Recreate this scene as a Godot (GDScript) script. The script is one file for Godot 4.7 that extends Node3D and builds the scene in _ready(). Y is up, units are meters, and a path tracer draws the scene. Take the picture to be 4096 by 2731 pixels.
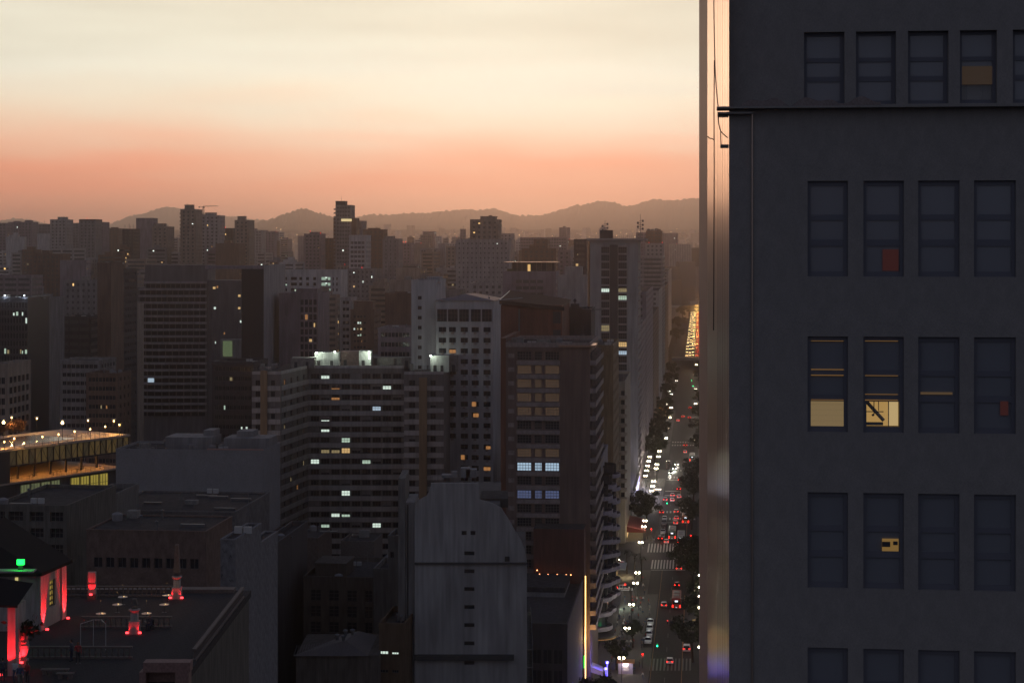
extends Node3D
# A dusk city view from a high floor: avenue on the right, rooftops below, towers and hills behind.
# Lengths are metres, y is up, the camera looks along -z. The lens is described by its focal length in
# picture heights; at(px, py, depth) gives the point of the place at that depth.

const FOCAL := 1800.0
const EYE := 101.0
const HORIZON := 245.0
const TURN := 0.10351              # the avenue runs this many radians to the right of the view

var AV := Vector3(sin(TURN), 0, -cos(TURN))
var AR := Vector3(cos(TURN), 0, sin(TURN))
var rng := RandomNumberGenerator.new()
var taken := {}
var mats := {}
var meshes := {}
var tex := {}

func at(px: float, py: float, depth: float) -> Vector3:
	return Vector3((px - 512.0) * depth / FOCAL, EYE - (py - HORIZON) * depth / FOCAL, -depth)
func ht(py: float, depth: float) -> float:
	return EYE - (py - HORIZON) * depth / FOCAL
func road(t: float, depth: float, y := 0.0) -> Vector3:        # t metres right of the line below the camera
	return Vector3(tan(TURN) * depth + t / cos(TURN), y, -depth)
func depth_of(py: float, y := 0.0) -> float:
	return (EYE - y) * FOCAL / (py - HORIZON)
func side_of(px: float, depth: float) -> float:
	return (px - 699.0) * depth / FOCAL * cos(TURN)

# ---------------------------------------------------------------- names, tags
func numbered(called: String) -> String:
	if not taken.has(called):
		taken[called] = 0
		return called
	taken[called] += 1
	return "%s_%03d" % [called, taken[called]]
func tag(o: Node, label: String, category: String, group := "") -> void:
	o.set_meta("label", label)
	o.set_meta("category", category)
	if group != "": o.set_meta("group", group)
func thing(called: String, label: String, category: String, where: Vector3, turn := 0.0, group := "") -> Node3D:
	var o := Node3D.new()
	o.name = numbered(called)
	add_child(o)
	o.position = where
	o.rotation.y = turn
	tag(o, label, category, group)
	return o
func copy_of(o: Node3D, label: String, where: Vector3, turn := 0.0, called := "") -> Node3D:
	var c: Node3D = o.duplicate()
	c.name = numbered(called if called != "" else String(o.name).rstrip("0123456789").rstrip("_"))
	add_child(c)
	c.position = where
	c.rotation.y = turn
	c.set_meta("label", label)
	return c
func structure(o: Node) -> void:
	o.set_meta("kind", "structure")
func part(parent: Node, called: String, mesh: Mesh, m: Material = null, where := Vector3.ZERO) -> MeshInstance3D:
	var o := MeshInstance3D.new()
	o.name = called if parent != self else numbered(called)
	o.mesh = mesh
	if m != null: o.material_override = m
	parent.add_child(o, true)
	o.position = where
	return o
func label(o: Node, s: String) -> Node:
	o.set_meta("label", s)
	return o

# ---------------------------------------------------------------- shapes
func mb() -> SurfaceTool:
	var s := SurfaceTool.new()
	s.begin(Mesh.PRIMITIVE_TRIANGLES)
	return s
func tri(s: SurfaceTool, a: Vector3, b: Vector3, c: Vector3, n: Vector3) -> void:
	if (a - c).cross(a - b).dot(n) < 0.0:
		var k := b
		b = c
		c = k
	for v in [a, b, c]:
		s.set_normal(n)
		s.add_vertex(v)
func quad(s: SurfaceTool, a: Vector3, b: Vector3, c: Vector3, d: Vector3, n: Vector3) -> void:
	tri(s, a, b, c, n)
	tri(s, a, c, d, n)
func box(s: SurfaceTool, lo: Vector3, hi: Vector3, skip := "") -> void:
	var x0 := lo.x
	var y0 := lo.y
	var z0 := lo.z
	var x1 := hi.x
	var y1 := hi.y
	var z1 := hi.z
	quad(s, Vector3(x0, y0, z1), Vector3(x1, y0, z1), Vector3(x1, y1, z1), Vector3(x0, y1, z1), Vector3.BACK)
	quad(s, Vector3(x0, y0, z0), Vector3(x1, y0, z0), Vector3(x1, y1, z0), Vector3(x0, y1, z0), Vector3.FORWARD)
	quad(s, Vector3(x0, y0, z0), Vector3(x0, y0, z1), Vector3(x0, y1, z1), Vector3(x0, y1, z0), Vector3.LEFT)
	quad(s, Vector3(x1, y0, z0), Vector3(x1, y0, z1), Vector3(x1, y1, z1), Vector3(x1, y1, z0), Vector3.RIGHT)
	quad(s, Vector3(x0, y1, z0), Vector3(x1, y1, z0), Vector3(x1, y1, z1), Vector3(x0, y1, z1), Vector3.UP)
	if not skip.contains("b"):
		quad(s, Vector3(x0, y0, z0), Vector3(x1, y0, z0), Vector3(x1, y0, z1), Vector3(x0, y0, z1), Vector3.DOWN)
func cbox(s: SurfaceTool, c: Vector3, size: Vector3) -> void:   # by centre of base
	box(s, c - Vector3(size.x / 2, 0, size.z / 2), c + Vector3(size.x / 2, size.y, size.z / 2))
func tube(s: SurfaceTool, a: Vector3, b: Vector3, ra: float, rb := -1.0, n := 8) -> void:
	if rb < 0.0: rb = ra
	var d := (b - a).normalized()
	var u := d.cross(Vector3.UP if absf(d.y) < 0.9 else Vector3.RIGHT).normalized()
	var v := d.cross(u)
	for i in n:
		var p := TAU * i / n
		var q := TAU * (i + 1) / n
		var e := u * cos(p) + v * sin(p)
		var f := u * cos(q) + v * sin(q)
		var m := (e + f).normalized()
		quad(s, a + e * ra, a + f * ra, b + f * rb, b + e * rb, m)
		if rb > 0.0: tri(s, b, b + e * rb, b + f * rb, d)
		if ra > 0.0: tri(s, a, a + e * ra, a + f * ra, -d)
func rope(s: SurfaceTool, pts: Array, r: float, n := 5) -> void:
	for i in pts.size() - 1:
		tube(s, pts[i], pts[i + 1], r, r, n)
func lathe(s: SurfaceTool, c: Vector3, prof: Array, n := 12) -> void:  # prof: [radius, height] from bottom to top
	for k in prof.size() - 1:
		var r0: float = prof[k][0]
		var h0: float = prof[k][1]
		var r1: float = prof[k + 1][0]
		var h1: float = prof[k + 1][1]
		for i in n:
			var p := TAU * i / n
			var q := TAU * (i + 1) / n
			var e := Vector3(cos(p), 0, sin(p))
			var f := Vector3(cos(q), 0, sin(q))
			var m := ((e + f).normalized() * (h1 - h0) + Vector3.UP * (r0 - r1)).normalized()
			if h1 == h0: m = Vector3.UP if r1 < r0 else Vector3.DOWN
			if r0 > 0.0: tri(s, c + e * r0 + Vector3.UP * h0, c + f * r0 + Vector3.UP * h0, c + f * r1 + Vector3.UP * h1, m)
			if r1 > 0.0: tri(s, c + e * r0 + Vector3.UP * h0, c + f * r1 + Vector3.UP * h1, c + e * r1 + Vector3.UP * h1, m)
func prism(s: SurfaceTool, poly: Array, y0: float, y1: float) -> void:  # upright prism over a convex or star-shaped outline of Vector2 (x, z)
	var mid := Vector2.ZERO
	for p in poly: mid += p
	mid /= poly.size()
	for i in poly.size():
		var a: Vector2 = poly[i]
		var b: Vector2 = poly[(i + 1) % poly.size()]
		var e := b - a
		var n := Vector3(e.y, 0, -e.x).normalized()
		if Vector2(n.x, n.z).dot((a + b) / 2 - mid) < 0.0: n = -n
		quad(s, Vector3(a.x, y0, a.y), Vector3(b.x, y0, b.y), Vector3(b.x, y1, b.y), Vector3(a.x, y1, a.y), n)
		tri(s, Vector3(mid.x, y1, mid.y), Vector3(a.x, y1, a.y), Vector3(b.x, y1, b.y), Vector3.UP)
func done(s: SurfaceTool) -> ArrayMesh:
	return s.commit()
func one_box(lo: Vector3, hi: Vector3) -> ArrayMesh:
	var s := mb()
	box(s, lo, hi)
	return done(s)

# ---------------------------------------------------------------- materials
func mat(called: String, c: Color, rough := 0.85, texture := "", scale := 0.1, extra := {}) -> StandardMaterial3D:
	if mats.has(called): return mats[called]
	var m := StandardMaterial3D.new()
	m.resource_name = called
	m.albedo_color = c.linear_to_srgb()
	m.roughness = rough
	if texture != "":
		m.albedo_texture = tex[texture]
		m.uv1_triplanar = true
		m.uv1_scale = Vector3.ONE * scale
		if texture == "streak": m.uv1_scale = Vector3(scale, scale * 0.35, scale)
	if rough >= 0.9: m.metallic_specular = 0.12      # matt, dusty surfaces
	for k in extra: m.set(k, extra[k])
	mats[called] = m
	return m
func glow(called: String, c: Color, energy: float) -> StandardMaterial3D:
	if mats.has(called): return mats[called]
	var m := StandardMaterial3D.new()
	m.resource_name = called
	m.albedo_color = Color(0.3, 0.3, 0.3)
	m.emission_enabled = true
	m.emission = c
	m.emission_energy_multiplier = energy
	mats[called] = m
	return m
func wall_texture(n: int, seedling: int, kind: String) -> ImageTexture:
	var im := Image.create(n, n, false, Image.FORMAT_RGB8)
	var f := FastNoiseLite.new()
	f.seed = seedling
	f.frequency = 1.0 / n
	f.fractal_octaves = 5
	var g := FastNoiseLite.new()
	g.seed = seedling + 9
	g.frequency = 6.0 / n
	g.fractal_octaves = 4
	for y in n:
		for x in n:
			var u := float(x) / n
			var v := float(y) / n
			# wrap by walking over a ring, so that the tile repeats without a seam
			var r := n / TAU
			var k := r * (2.0 + cos(v * TAU))
			var q := Vector3(cos(u * TAU) * k, sin(u * TAU) * k, sin(v * TAU) * r)
			var w: float
			if kind == "streak":
				k = r * (2.0 + 0.25 * cos(v * TAU))
				var t := Vector3(cos(u * TAU) * k, sin(u * TAU) * k, sin(v * TAU) * r * 0.25)
				w = 0.88 + 0.09 * g.get_noise_3dv(t * 2.2) + 0.14 * g.get_noise_3dv(q * 0.7)
			elif kind == "ashlar":
				w = 0.94 + 0.07 * g.get_noise_3dv(q * 5.0) + 0.05 * g.get_noise_3dv(q * 0.6)
			else:
				w = 0.88 + 0.14 * g.get_noise_3dv(q * 0.8) + 0.1 * g.get_noise_3dv(q * 4.0)
			w = clampf(w, 0.25, 1.0)
			im.set_pixel(x, y, Color(w, w * 0.995, w * 0.985))
	return ImageTexture.create_from_image(im)

# ---------------------------------------------------------------- sky
const SKY_ROWS := [  # elevation in degrees, radiance of the evening sky towards the sunset
	[-90.0, 0.05, 0.045, 0.045], [0.0, 1.16, 0.51, 0.32], [0.9, 1.27, 0.57, 0.345], [1.8, 1.36, 0.62, 0.385], [2.5, 1.36, 0.74, 0.49], [3.1, 1.35, 0.88, 0.62], [3.8, 1.31, 1.04, 0.77],
	[4.5, 1.27, 1.15, 0.89], [5.3, 1.21, 1.15, 0.93], [6.4, 1.13, 1.07, 0.85], [7.75, 1.05, 0.97, 0.755], [10.0, 0.78, 0.7, 0.58], [15.0, 0.4, 0.39, 0.41], [24.0, 0.14, 0.155, 0.22],
	[40.0, 0.06, 0.075, 0.125], [65.0, 0.045, 0.058, 0.105], [90.0, 0.042, 0.055, 0.1]]
func sky_texture() -> ImageTexture:
	var w := 2048
	var h := 1024
	var im := Image.create(w, h, false, Image.FORMAT_RGBF)
	var n := FastNoiseLite.new()
	n.seed = 5
	n.frequency = 0.02
	n.fractal_octaves = 4
	var rows := []      # the sunset colour for every row of the picture
	for y in h:
		var el := 90.0 - (y + 0.5) * 180.0 / h
		var row := 0
		while row < SKY_ROWS.size() - 2 and SKY_ROWS[row + 1][0] <= el: row += 1
		var a: Array = SKY_ROWS[row]
		var b: Array = SKY_ROWS[row + 1]
		var k: float = clampf((el - a[0]) / (b[0] - a[0]), 0.0, 1.0)
		rows.append(Vector3(lerpf(a[1], b[1], k), lerpf(a[2], b[2], k), lerpf(a[3], b[3], k)))
	for y in h:
		var el := 90.0 - (y + 0.5) * 180.0 / h
		var far := Vector3(0.22, 0.235, 0.31)      # the sky opposite the sunset
		far = far.lerp(Vector3(0.115, 0.14, 0.215), clampf(el / 60.0, 0.0, 1.0))
		for x in w:
			var s := Vector3(0.03, 0.03, 0.036)
			if el > 0.0:
				var az := fposmod((x + 0.5) / w * 360.0 + 180.0, 360.0) - 180.0
				var d := absf(az + 3.0)
				var near := lerpf(exp(-pow(d / 52.0, 2.0)), 1.0, clampf((el - 20.0) / 70.0, 0.0, 1.0))
				var c: Vector3 = rows[y]
				var st := 0.0
				if el < 14.0 and d < 110.0:   # thin layers of cloud low over the sunset make the bands of colour waver
					st = n.get_noise_2d(az * 4.0 + el * 9.0, el * 70.0)
					var at_ := clampf(y + (n.get_noise_2d(az * 2.2 + 50.0, el * 16.0) * 1.3 + st * 0.5) * h / 180.0 * clampf(el / 2.5, 0.0, 1.0), 0.0, h / 2.0 - 1.0)
					c = rows[int(at_)].lerp(rows[mini(int(at_) + 1, h / 2 - 1)], at_ - int(at_))
				s = far.lerp(c, near)
				s *= 1.0 + 0.05 * st
				var pink := clampf(1.0 - absf(el - 2.3) / 2.0, 0.0, 1.0) * clampf(0.2 + 1.5 * st, 0.0, 0.5)
				s = s.lerp(Vector3(s.x * 1.03, s.y * 0.87, s.z * 0.86), pink)
				var left := clampf((-az - 3.0) / 14.0, 0.0, 1.0) * clampf((5.5 - el) / 3.0, 0.0, 1.0)    # deeper orange towards the left
				s *= Vector3(1.0, 1.0 - 0.22 * left, 1.0 - 0.32 * left) * 0.89
			im.set_pixel(x, y, Color(s.x, s.y, s.z))
	return ImageTexture.create_from_image(im)

func _ready() -> void:
	rng.seed = 4
	var camera := Camera3D.new()
	camera.name = "camera"
	camera.projection = Camera3D.PROJECTION_FRUSTUM
	camera.near = 0.5
	camera.far = 40000.0
	camera.size = 682.0 / FOCAL * camera.near
	camera.frustum_offset = Vector2(0, -(341.0 - HORIZON) / FOCAL * camera.near)
	camera.position = Vector3(0, EYE, 0)
	add_child(camera)
	var env := Environment.new()
	env.background_mode = Environment.BG_SKY
	env.sky = Sky.new()
	var sky := PanoramaSkyMaterial.new()
	sky.panorama = sky_texture()
	env.sky.sky_material = sky
	env.background_energy_multiplier = 1.0
	env.tonemap_mode = Environment.TONE_MAPPER_LINEAR
	env.tonemap_exposure = 1.0
	env.volumetric_fog_enabled = true        # evening haze: it scatters mostly forward, so it glows towards the sunset
	env.volumetric_fog_density = 0.00009
	env.volumetric_fog_albedo = Color(1.0, 0.95, 0.92)
	env.volumetric_fog_anisotropy = 0.85
	env.sdfgi_enabled = true
	env.ssao_enabled = true
	env.ssil_enabled = true
	var around := WorldEnvironment.new()
	around.name = "environment"
	around.environment = env
	add_child(around)
	var sun := DirectionalLight3D.new()     # the last light from just above the hills, straight ahead
	sun.name = "sun"
	sun.light_energy = 0.042
	sun.light_color = Color(1.0, 0.74, 0.56)
	sun.light_angular_distance = 9.0
	sun.shadow_enabled = true
	sun.rotation = Vector3(deg_to_rad(-4.5), deg_to_rad(180.0 - 1.0), 0)
	add_child(sun)

	materials()
	print("ground")
	terrain()
	print("skyline")
	skyline()
	print("office tower")
	office_tower()
	print("near city")
	near_city()
	print("avenue")
	avenue()
	print("flats")
	flats()
	print("pool")
	pool_building()
	print("terrace")
	terrace()

# ---------------------------------------------------------------- ground, hills, far city
var WALLS := {}
func materials() -> void:
	tex["grime"] = wall_texture(256, 3, "grime")
	tex["streak"] = wall_texture(256, 17, "streak")
	tex["ashlar"] = wall_texture(256, 29, "ashlar")
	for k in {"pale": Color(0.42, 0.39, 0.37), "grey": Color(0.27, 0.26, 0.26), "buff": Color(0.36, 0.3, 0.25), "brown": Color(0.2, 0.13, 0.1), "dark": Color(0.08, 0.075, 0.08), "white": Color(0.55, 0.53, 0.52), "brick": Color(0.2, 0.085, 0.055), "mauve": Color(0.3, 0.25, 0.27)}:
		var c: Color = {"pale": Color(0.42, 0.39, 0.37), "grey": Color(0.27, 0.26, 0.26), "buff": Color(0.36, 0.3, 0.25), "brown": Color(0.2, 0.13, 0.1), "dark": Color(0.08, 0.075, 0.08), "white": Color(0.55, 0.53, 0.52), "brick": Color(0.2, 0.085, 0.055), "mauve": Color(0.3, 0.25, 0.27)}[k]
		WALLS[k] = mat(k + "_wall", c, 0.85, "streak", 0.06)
	mat("office_glass", Color(0.17, 0.175, 0.19), 0.15)
	mat("far_glass", Color(0.075, 0.07, 0.068), 0.3)
	mat("glass", Color(0.026, 0.029, 0.037), 0.12)
	mat("frame", Color(0.1, 0.1, 0.1), 0.5)
	mat("pale_frame", Color(0.4, 0.39, 0.37), 0.5)
	mat("roofing", Color(0.085, 0.082, 0.085), 0.9, "grime", 0.08)
	mat("concrete", Color(0.3, 0.29, 0.275), 0.9, "grime", 0.12)
	mat("metal", Color(0.16, 0.16, 0.165), 0.45, "", 0.1, {"metallic": 0.6})
	mat("steel", Color(0.3, 0.3, 0.3), 0.35, "", 0.1, {"metallic": 0.8})
	mat("frame_dark", Color(0.035, 0.035, 0.038), 0.5)
	mat("dark_inside", Color(0.2, 0.19, 0.18), 0.95)
	mat("clear_glass", Color(0.9, 0.9, 0.9, 0.06), 0.05, "", 0.1, {"transparency": BaseMaterial3D.TRANSPARENCY_ALPHA})
	glow("lit_warm", Color(1.0, 0.82, 0.55), 0.6)
	glow("lit_amber", Color(1.0, 0.7, 0.42), 0.32)
	glow("lit_white", Color(0.92, 1.0, 0.94), 0.8)
	glow("lit_dim", Color(1.0, 0.9, 0.66), 0.22)
	glow("lit_green", Color(0.88, 1.0, 0.9), 0.5)
	glow("lit_blue", Color(0.82, 0.92, 1.0), 0.55)
	glow("spark_warm", Color(1.0, 0.8, 0.5), 1.5)
	glow("spark_white", Color(0.95, 1.0, 0.95), 1.7)
	glow("red_beacon", Color(1.0, 0.13, 0.06), 2.5)

func lift(x: float, d: float) -> float:      # how high the land lies
	if d < 3200.0: return 0.0
	var k := clampf((d - 3200.0) / 4200.0, 0.0, 1.0)
	return k * k * 165.0

func ridge(called: String, pts: Array, depth: float, front: float, m: Material, seedling: int) -> void:
	# a wooded ridge: its crest runs through points given by direction and depth, its slopes fall to the land in front and behind
	var n := FastNoiseLite.new()
	n.seed = seedling
	n.frequency = 0.004
	n.fractal_octaves = 5
	var s := mb()
	s.set_smooth_group(0)
	var cols := 560
	var rows := 16
	var x0: float = pts[0].x
	var x1: float = pts[pts.size() - 1].x
	var grid := []
	for i in cols + 1:
		var px := lerpf(x0, x1, float(i) / cols)
		var k := 0
		while k < pts.size() - 2 and pts[k + 1].x < px: k += 1
		var f: float = clampf((px - pts[k].x) / (pts[k + 1].x - pts[k].x), 0.0, 1.0)
		f = f * f * (3.0 - 2.0 * f) * 0.4 + f * 0.6
		var py: float = lerpf(pts[k].y, pts[k + 1].y, f)
		var crest := at(px, py, depth)
		var line := []
		for j in rows + 1:
			var g := float(j) / rows
			var d := depth - front * (1.0 - g) if g <= 1.0 else depth
			var q := crest * (d / depth)
			var low := lift(0, d) * 0.96 - 6.0
			q.y = lerpf(low, crest.y, pow(g, 1.5) if j < rows else 1.0)
			q.y += n.get_noise_2d(q.x, q.z) * 55.0 * g * (1.0 - g * 0.75) + n.get_noise_2d(q.x * 9.0, q.z * 9.0) * 15.0 * g
			q.z = -d
			line.append(q)
		var back := crest * 1.25
		line.append(Vector3(back.x, -20.0, -depth * 1.2))
		grid.append(line)
	for i in cols:
		for j in rows + 1:
			var a: Vector3 = grid[i][j]
			var b: Vector3 = grid[i + 1][j]
			var c: Vector3 = grid[i + 1][j + 1]
			var e: Vector3 = grid[i][j + 1]
			for v in [a, e, c, a, c, b]: s.add_vertex(v)
	s.index()
	s.generate_normals()
	var o := part(self, called, done(s), m)
	structure(o)

func terrain() -> void:
	var land := mat("land", Color(0.07, 0.068, 0.06), 0.95, "grime", 0.01)
	var s := mb()
	var xs := [-12000.0, -4000.0, -1500.0, 0.0, 1500.0, 4000.0, 12000.0]
	var ds := [-3000.0, 300.0, 1500.0, 3200.0, 4000.0, 5000.0, 6000.0, 7400.0, 12500.0, 16500.0]
	for i in xs.size() - 1:
		for j in ds.size() - 1:
			for v in [[i, j], [i, j + 1], [i + 1, j + 1], [i, j], [i + 1, j + 1], [i + 1, j]]:
				s.add_vertex(Vector3(xs[v[0]], lift(0, ds[v[1]]) - 0.02, -ds[v[1]]))
	s.generate_normals()
	structure(part(self, "ground", done(s), land))
	var wood := mat("woodland", Color(0.05, 0.06, 0.04), 0.95, "grime", 0.002)
	var V := func(a: Array) -> Array: return a.map(func(q): return Vector2(q[0], q[1]))
	ridge("far_hills", V.call([[-60, 224], [0, 219.5], [22, 217.5], [45, 223], [75, 230], [103, 226], [135, 214], [165, 207], [190, 209], [225, 216], [260, 219], [300, 231], [345, 236], [420, 240]]), 15000, 5200, wood, 1)
	ridge("wooded_hill", V.call([[175, 241], [215, 234], [249, 225], [270, 218.5], [292, 211.5], [305, 208], [318, 212], [332, 215.6], [348, 221], [375, 232], [410, 241]]), 10500, 3300, wood, 2)
	ridge("wooded_hills", V.call([[330, 222], [357, 217], [373, 213.5], [389, 215.2], [409, 213.6], [452, 210.6], [469, 209.8], [491, 208], [506, 211.5], [521, 215.7], [542, 214], [562, 209], [578, 205], [598, 201.2], [610, 201.8], [625, 205.4], [651, 199.6], [684, 199.8], [700, 198], [760, 200], [860, 208], [1000, 214], [1100, 222]]), 12000, 4300, wood, 3)
	# the far quarters below the hills: thousands of houses that run together into one mass
	var mm := MultiMesh.new()
	mm.transform_format = MultiMesh.TRANSFORM_3D
	mm.use_colors = true
	mm.mesh = one_box(Vector3(-0.5, 0, -0.5), Vector3(0.5, 1, 0.5))
	var lights := MultiMesh.new()
	lights.transform_format = MultiMesh.TRANSFORM_3D
	lights.mesh = mm.mesh
	var count := 5200
	mm.instance_count = count
	lights.instance_count = 620
	for i in count:
		var d := 2500.0 + 4600.0 * pow(rng.randf(), 1.1)
		var px := rng.randf_range(-40.0, 760.0)
		var x := (px - 512.0) * d / FOCAL
		var tall := rng.randf() < 0.16
		var h := rng.randf_range(28.0, 75.0) if tall else rng.randf_range(8.0, 26.0)
		h *= clampf(1.15 - (d - 2500.0) / 9000.0, 0.5, 1.2)
		var w := rng.randf_range(12.0, 24.0) if tall else rng.randf_range(14.0, 40.0)
		var b := Basis(Vector3.UP, rng.randf_range(-0.5, 0.5)).scaled_local(Vector3(w, h, w * rng.randf_range(0.7, 1.4)))
		mm.set_instance_transform(i, Transform3D(b, Vector3(x, lift(0, d) - 3.0, -d)))
		var v := rng.randf_range(0.1, 0.4)
		mm.set_instance_color(i, Color(v * 1.04, v * 0.96, v * 0.9))
	for i in 620:
		var d := 2700.0 + 4300.0 * rng.randf()
		var px := rng.randf_range(-20.0, 720.0)
		var e := rng.randf_range(0.7, 1.7) * d / 4000.0
		lights.set_instance_transform(i, Transform3D(Basis().scaled(Vector3(e, e, e)), Vector3((px - 512.0) * d / FOCAL, lift(0, d) + rng.randf_range(8.0, 40.0), -d)))
	var far := MultiMeshInstance3D.new()
	far.name = "distant_city"
	far.multimesh = mm
	far.material_override = mat("far_houses", Color(1, 1, 1), 0.9, "", 0.1, {"vertex_color_use_as_albedo": true})
	far.set_meta("kind", "stuff")
	far.set_meta("label", "mass of distant low city quarters at the foot of the hills")
	far.set_meta("category", "distant city")
	add_child(far)
	var sparks := MultiMeshInstance3D.new()
	sparks.name = "distant_lamp_lights"
	sparks.multimesh = lights
	sparks.material_override = glow("far_lamp", Color(1.0, 0.85, 0.6), 2.6)
	sparks.set_meta("kind", "stuff")
	sparks.set_meta("label", "sprinkle of tiny lights across the distant quarters")
	sparks.set_meta("category", "lights")
	add_child(sparks)

# ---------------------------------------------------------------- buildings
func facade(s: SurfaceTool, o: Vector3, ux: Vector3, w: float, h: float, xs: Array, ys: Array, rec: float, holes: Array, keep = null) -> void:
	# a wall with real openings: strips between the rows, piers between the openings, reveals round each
	var n := ux.cross(Vector3.UP)
	var P := func(x: float, y: float, z := 0.0) -> Vector3: return o + ux * x + Vector3.UP * y - n * z
	var y := 0.0
	for r in ys.size():
		var y0: float = ys[r][0]
		var y1: float = ys[r][1]
		if y0 > y: quad(s, P.call(0, y), P.call(w, y), P.call(w, y0), P.call(0, y0), n)
		var x := 0.0
		for c in xs.size():
			var x0: float = xs[c][0]
			var x1: float = xs[c][1]
			if keep != null and not keep.call(c, r): continue
			if x0 > x: quad(s, P.call(x, y0), P.call(x0, y0), P.call(x0, y1), P.call(x, y1), n)
			quad(s, P.call(x0, y0), P.call(x1, y0), P.call(x1, y0, rec), P.call(x0, y0, rec), Vector3.UP)
			quad(s, P.call(x0, y1), P.call(x1, y1), P.call(x1, y1, rec), P.call(x0, y1, rec), Vector3.DOWN)
			quad(s, P.call(x0, y0), P.call(x0, y1), P.call(x0, y1, rec), P.call(x0, y0, rec), ux)
			quad(s, P.call(x1, y0), P.call(x1, y1), P.call(x1, y1, rec), P.call(x1, y0, rec), -ux)
			holes.append({"c": c, "r": r, "o": P.call(x0, y0, rec), "w": x1 - x0, "h": y1 - y0, "ux": ux, "n": n})
			x = x1
		if x < w: quad(s, P.call(x, y0), P.call(w, y0), P.call(w, y1), P.call(x, y1), n)
		y = y1
	if y < h: quad(s, P.call(0, y), P.call(w, y), P.call(w, h), P.call(0, h), n)

func window_mesh(w: float, h: float, nx := 2, ny := 1, bar := 0.06) -> ArrayMesh:
	var key := "window %.2f %.2f %d %d %.2f" % [w, h, nx, ny, bar]
	if meshes.has(key): return meshes[key]
	var g := mb()
	quad(g, Vector3(0, 0, 0.01), Vector3(w, 0, 0.01), Vector3(w, h, 0.01), Vector3(0, h, 0.01), Vector3.BACK)
	var m := g.commit()
	var f := mb()
	for i in nx + 1:
		var x := w * i / nx
		box(f, Vector3(maxf(0.0, x - bar / 2 - (bar / 2 if i == nx else 0.0)), 0, 0.012), Vector3(minf(w, x + bar / 2 + (bar / 2 if i == 0 else 0.0)), h, 0.07))
	for j in ny + 1:
		var y := h * j / ny
		box(f, Vector3(bar, maxf(0.0, y - bar / 2 - (bar / 2 if j == ny else 0.0)), 0.013), Vector3(w - bar, minf(h, y + bar / 2 + (bar / 2 if j == 0 else 0.0)), 0.065))
	f.commit(m)
	m.surface_set_material(0, mats["glass"])
	m.surface_set_material(1, mats["frame"])
	meshes[key] = m
	return m

func put_window(parent: Node, hole: Dictionary, nx := 2, ny := 1, lit: Material = null, bar := 0.06, frame: Material = null) -> MeshInstance3D:
	var w := snappedf(hole.w, 0.02)
	var h := snappedf(hole.h, 0.02)
	var o := part(parent, "window", window_mesh(w, h, nx, ny, bar))
	o.transform = Transform3D(Basis(hole.ux, Vector3.UP, hole.n).scaled_local(Vector3(hole.w / w, hole.h / h, 1)), hole.o)
	if lit != null:
		o.set_meta("label", "lit window")
		var whole: bool = nx > 2 or lit.emission_texture != null
		var u := 1.0 if whole else rng.randf_range(0.45, 1.0)
		var v := 1.0 if whole and ny > 2 else rng.randf_range(0.45, 1.0)
		if w > 2.6 and not whole: u = minf(u, rng.randf_range(0.8, 1.6) / w)
		var x := rng.randf() * w * (1.0 - u) if w > 2.6 else 0.0 if rng.randf() < 0.5 else w * (1.0 - u)
		if u > 0.95 and v > 0.95: o.set_surface_override_material(0, lit)
		else: part(o, "lit_pane", one_box(Vector3(x, 0.02, 0.011), Vector3(x + w * u, 0.02 + (h - 0.02) * v, 0.03)), lit)     # blind or curtain leaves part of the room light
	if frame != null: o.set_surface_override_material(1, frame)
	return o

const LIT_POOL := ["lit_warm", "lit_warm", "lit_white", "lit_dim", "lit_warm", "lit_amber", "lit_green", "lit_warm"]

func spread(w: float, n: int, width: float, margin: float) -> Array:   # n openings of that width, evenly over a wall
	var out := []
	if n < 1: return out
	var pitch := (w - 2 * margin) / n
	width = minf(width, pitch * 0.86)
	for i in n:
		var c := margin + pitch * (i + 0.5)
		out.append([c - width / 2, c + width / 2])
	return out
func storeys(h: float, fh: float, sill: float, height: float, base := 4.5, top := 0.6) -> Array:
	var out := []
	var y := base
	while y + sill + height + top < h:
		out.append([y + sill, y + sill + height])
		y += fh
	return out

func across(a: Vector3, turn: float, px: float) -> float:    # how far along a front that starts at a a line of sight meets it
	var dir := Vector3(cos(turn), 0, -sin(turn))
	var ray := Vector3((px - 512.0) / FOCAL, 0, -1)
	return (a.x * ray.z - a.z * ray.x) / (dir.z * ray.x - dir.x * ray.z)

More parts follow.
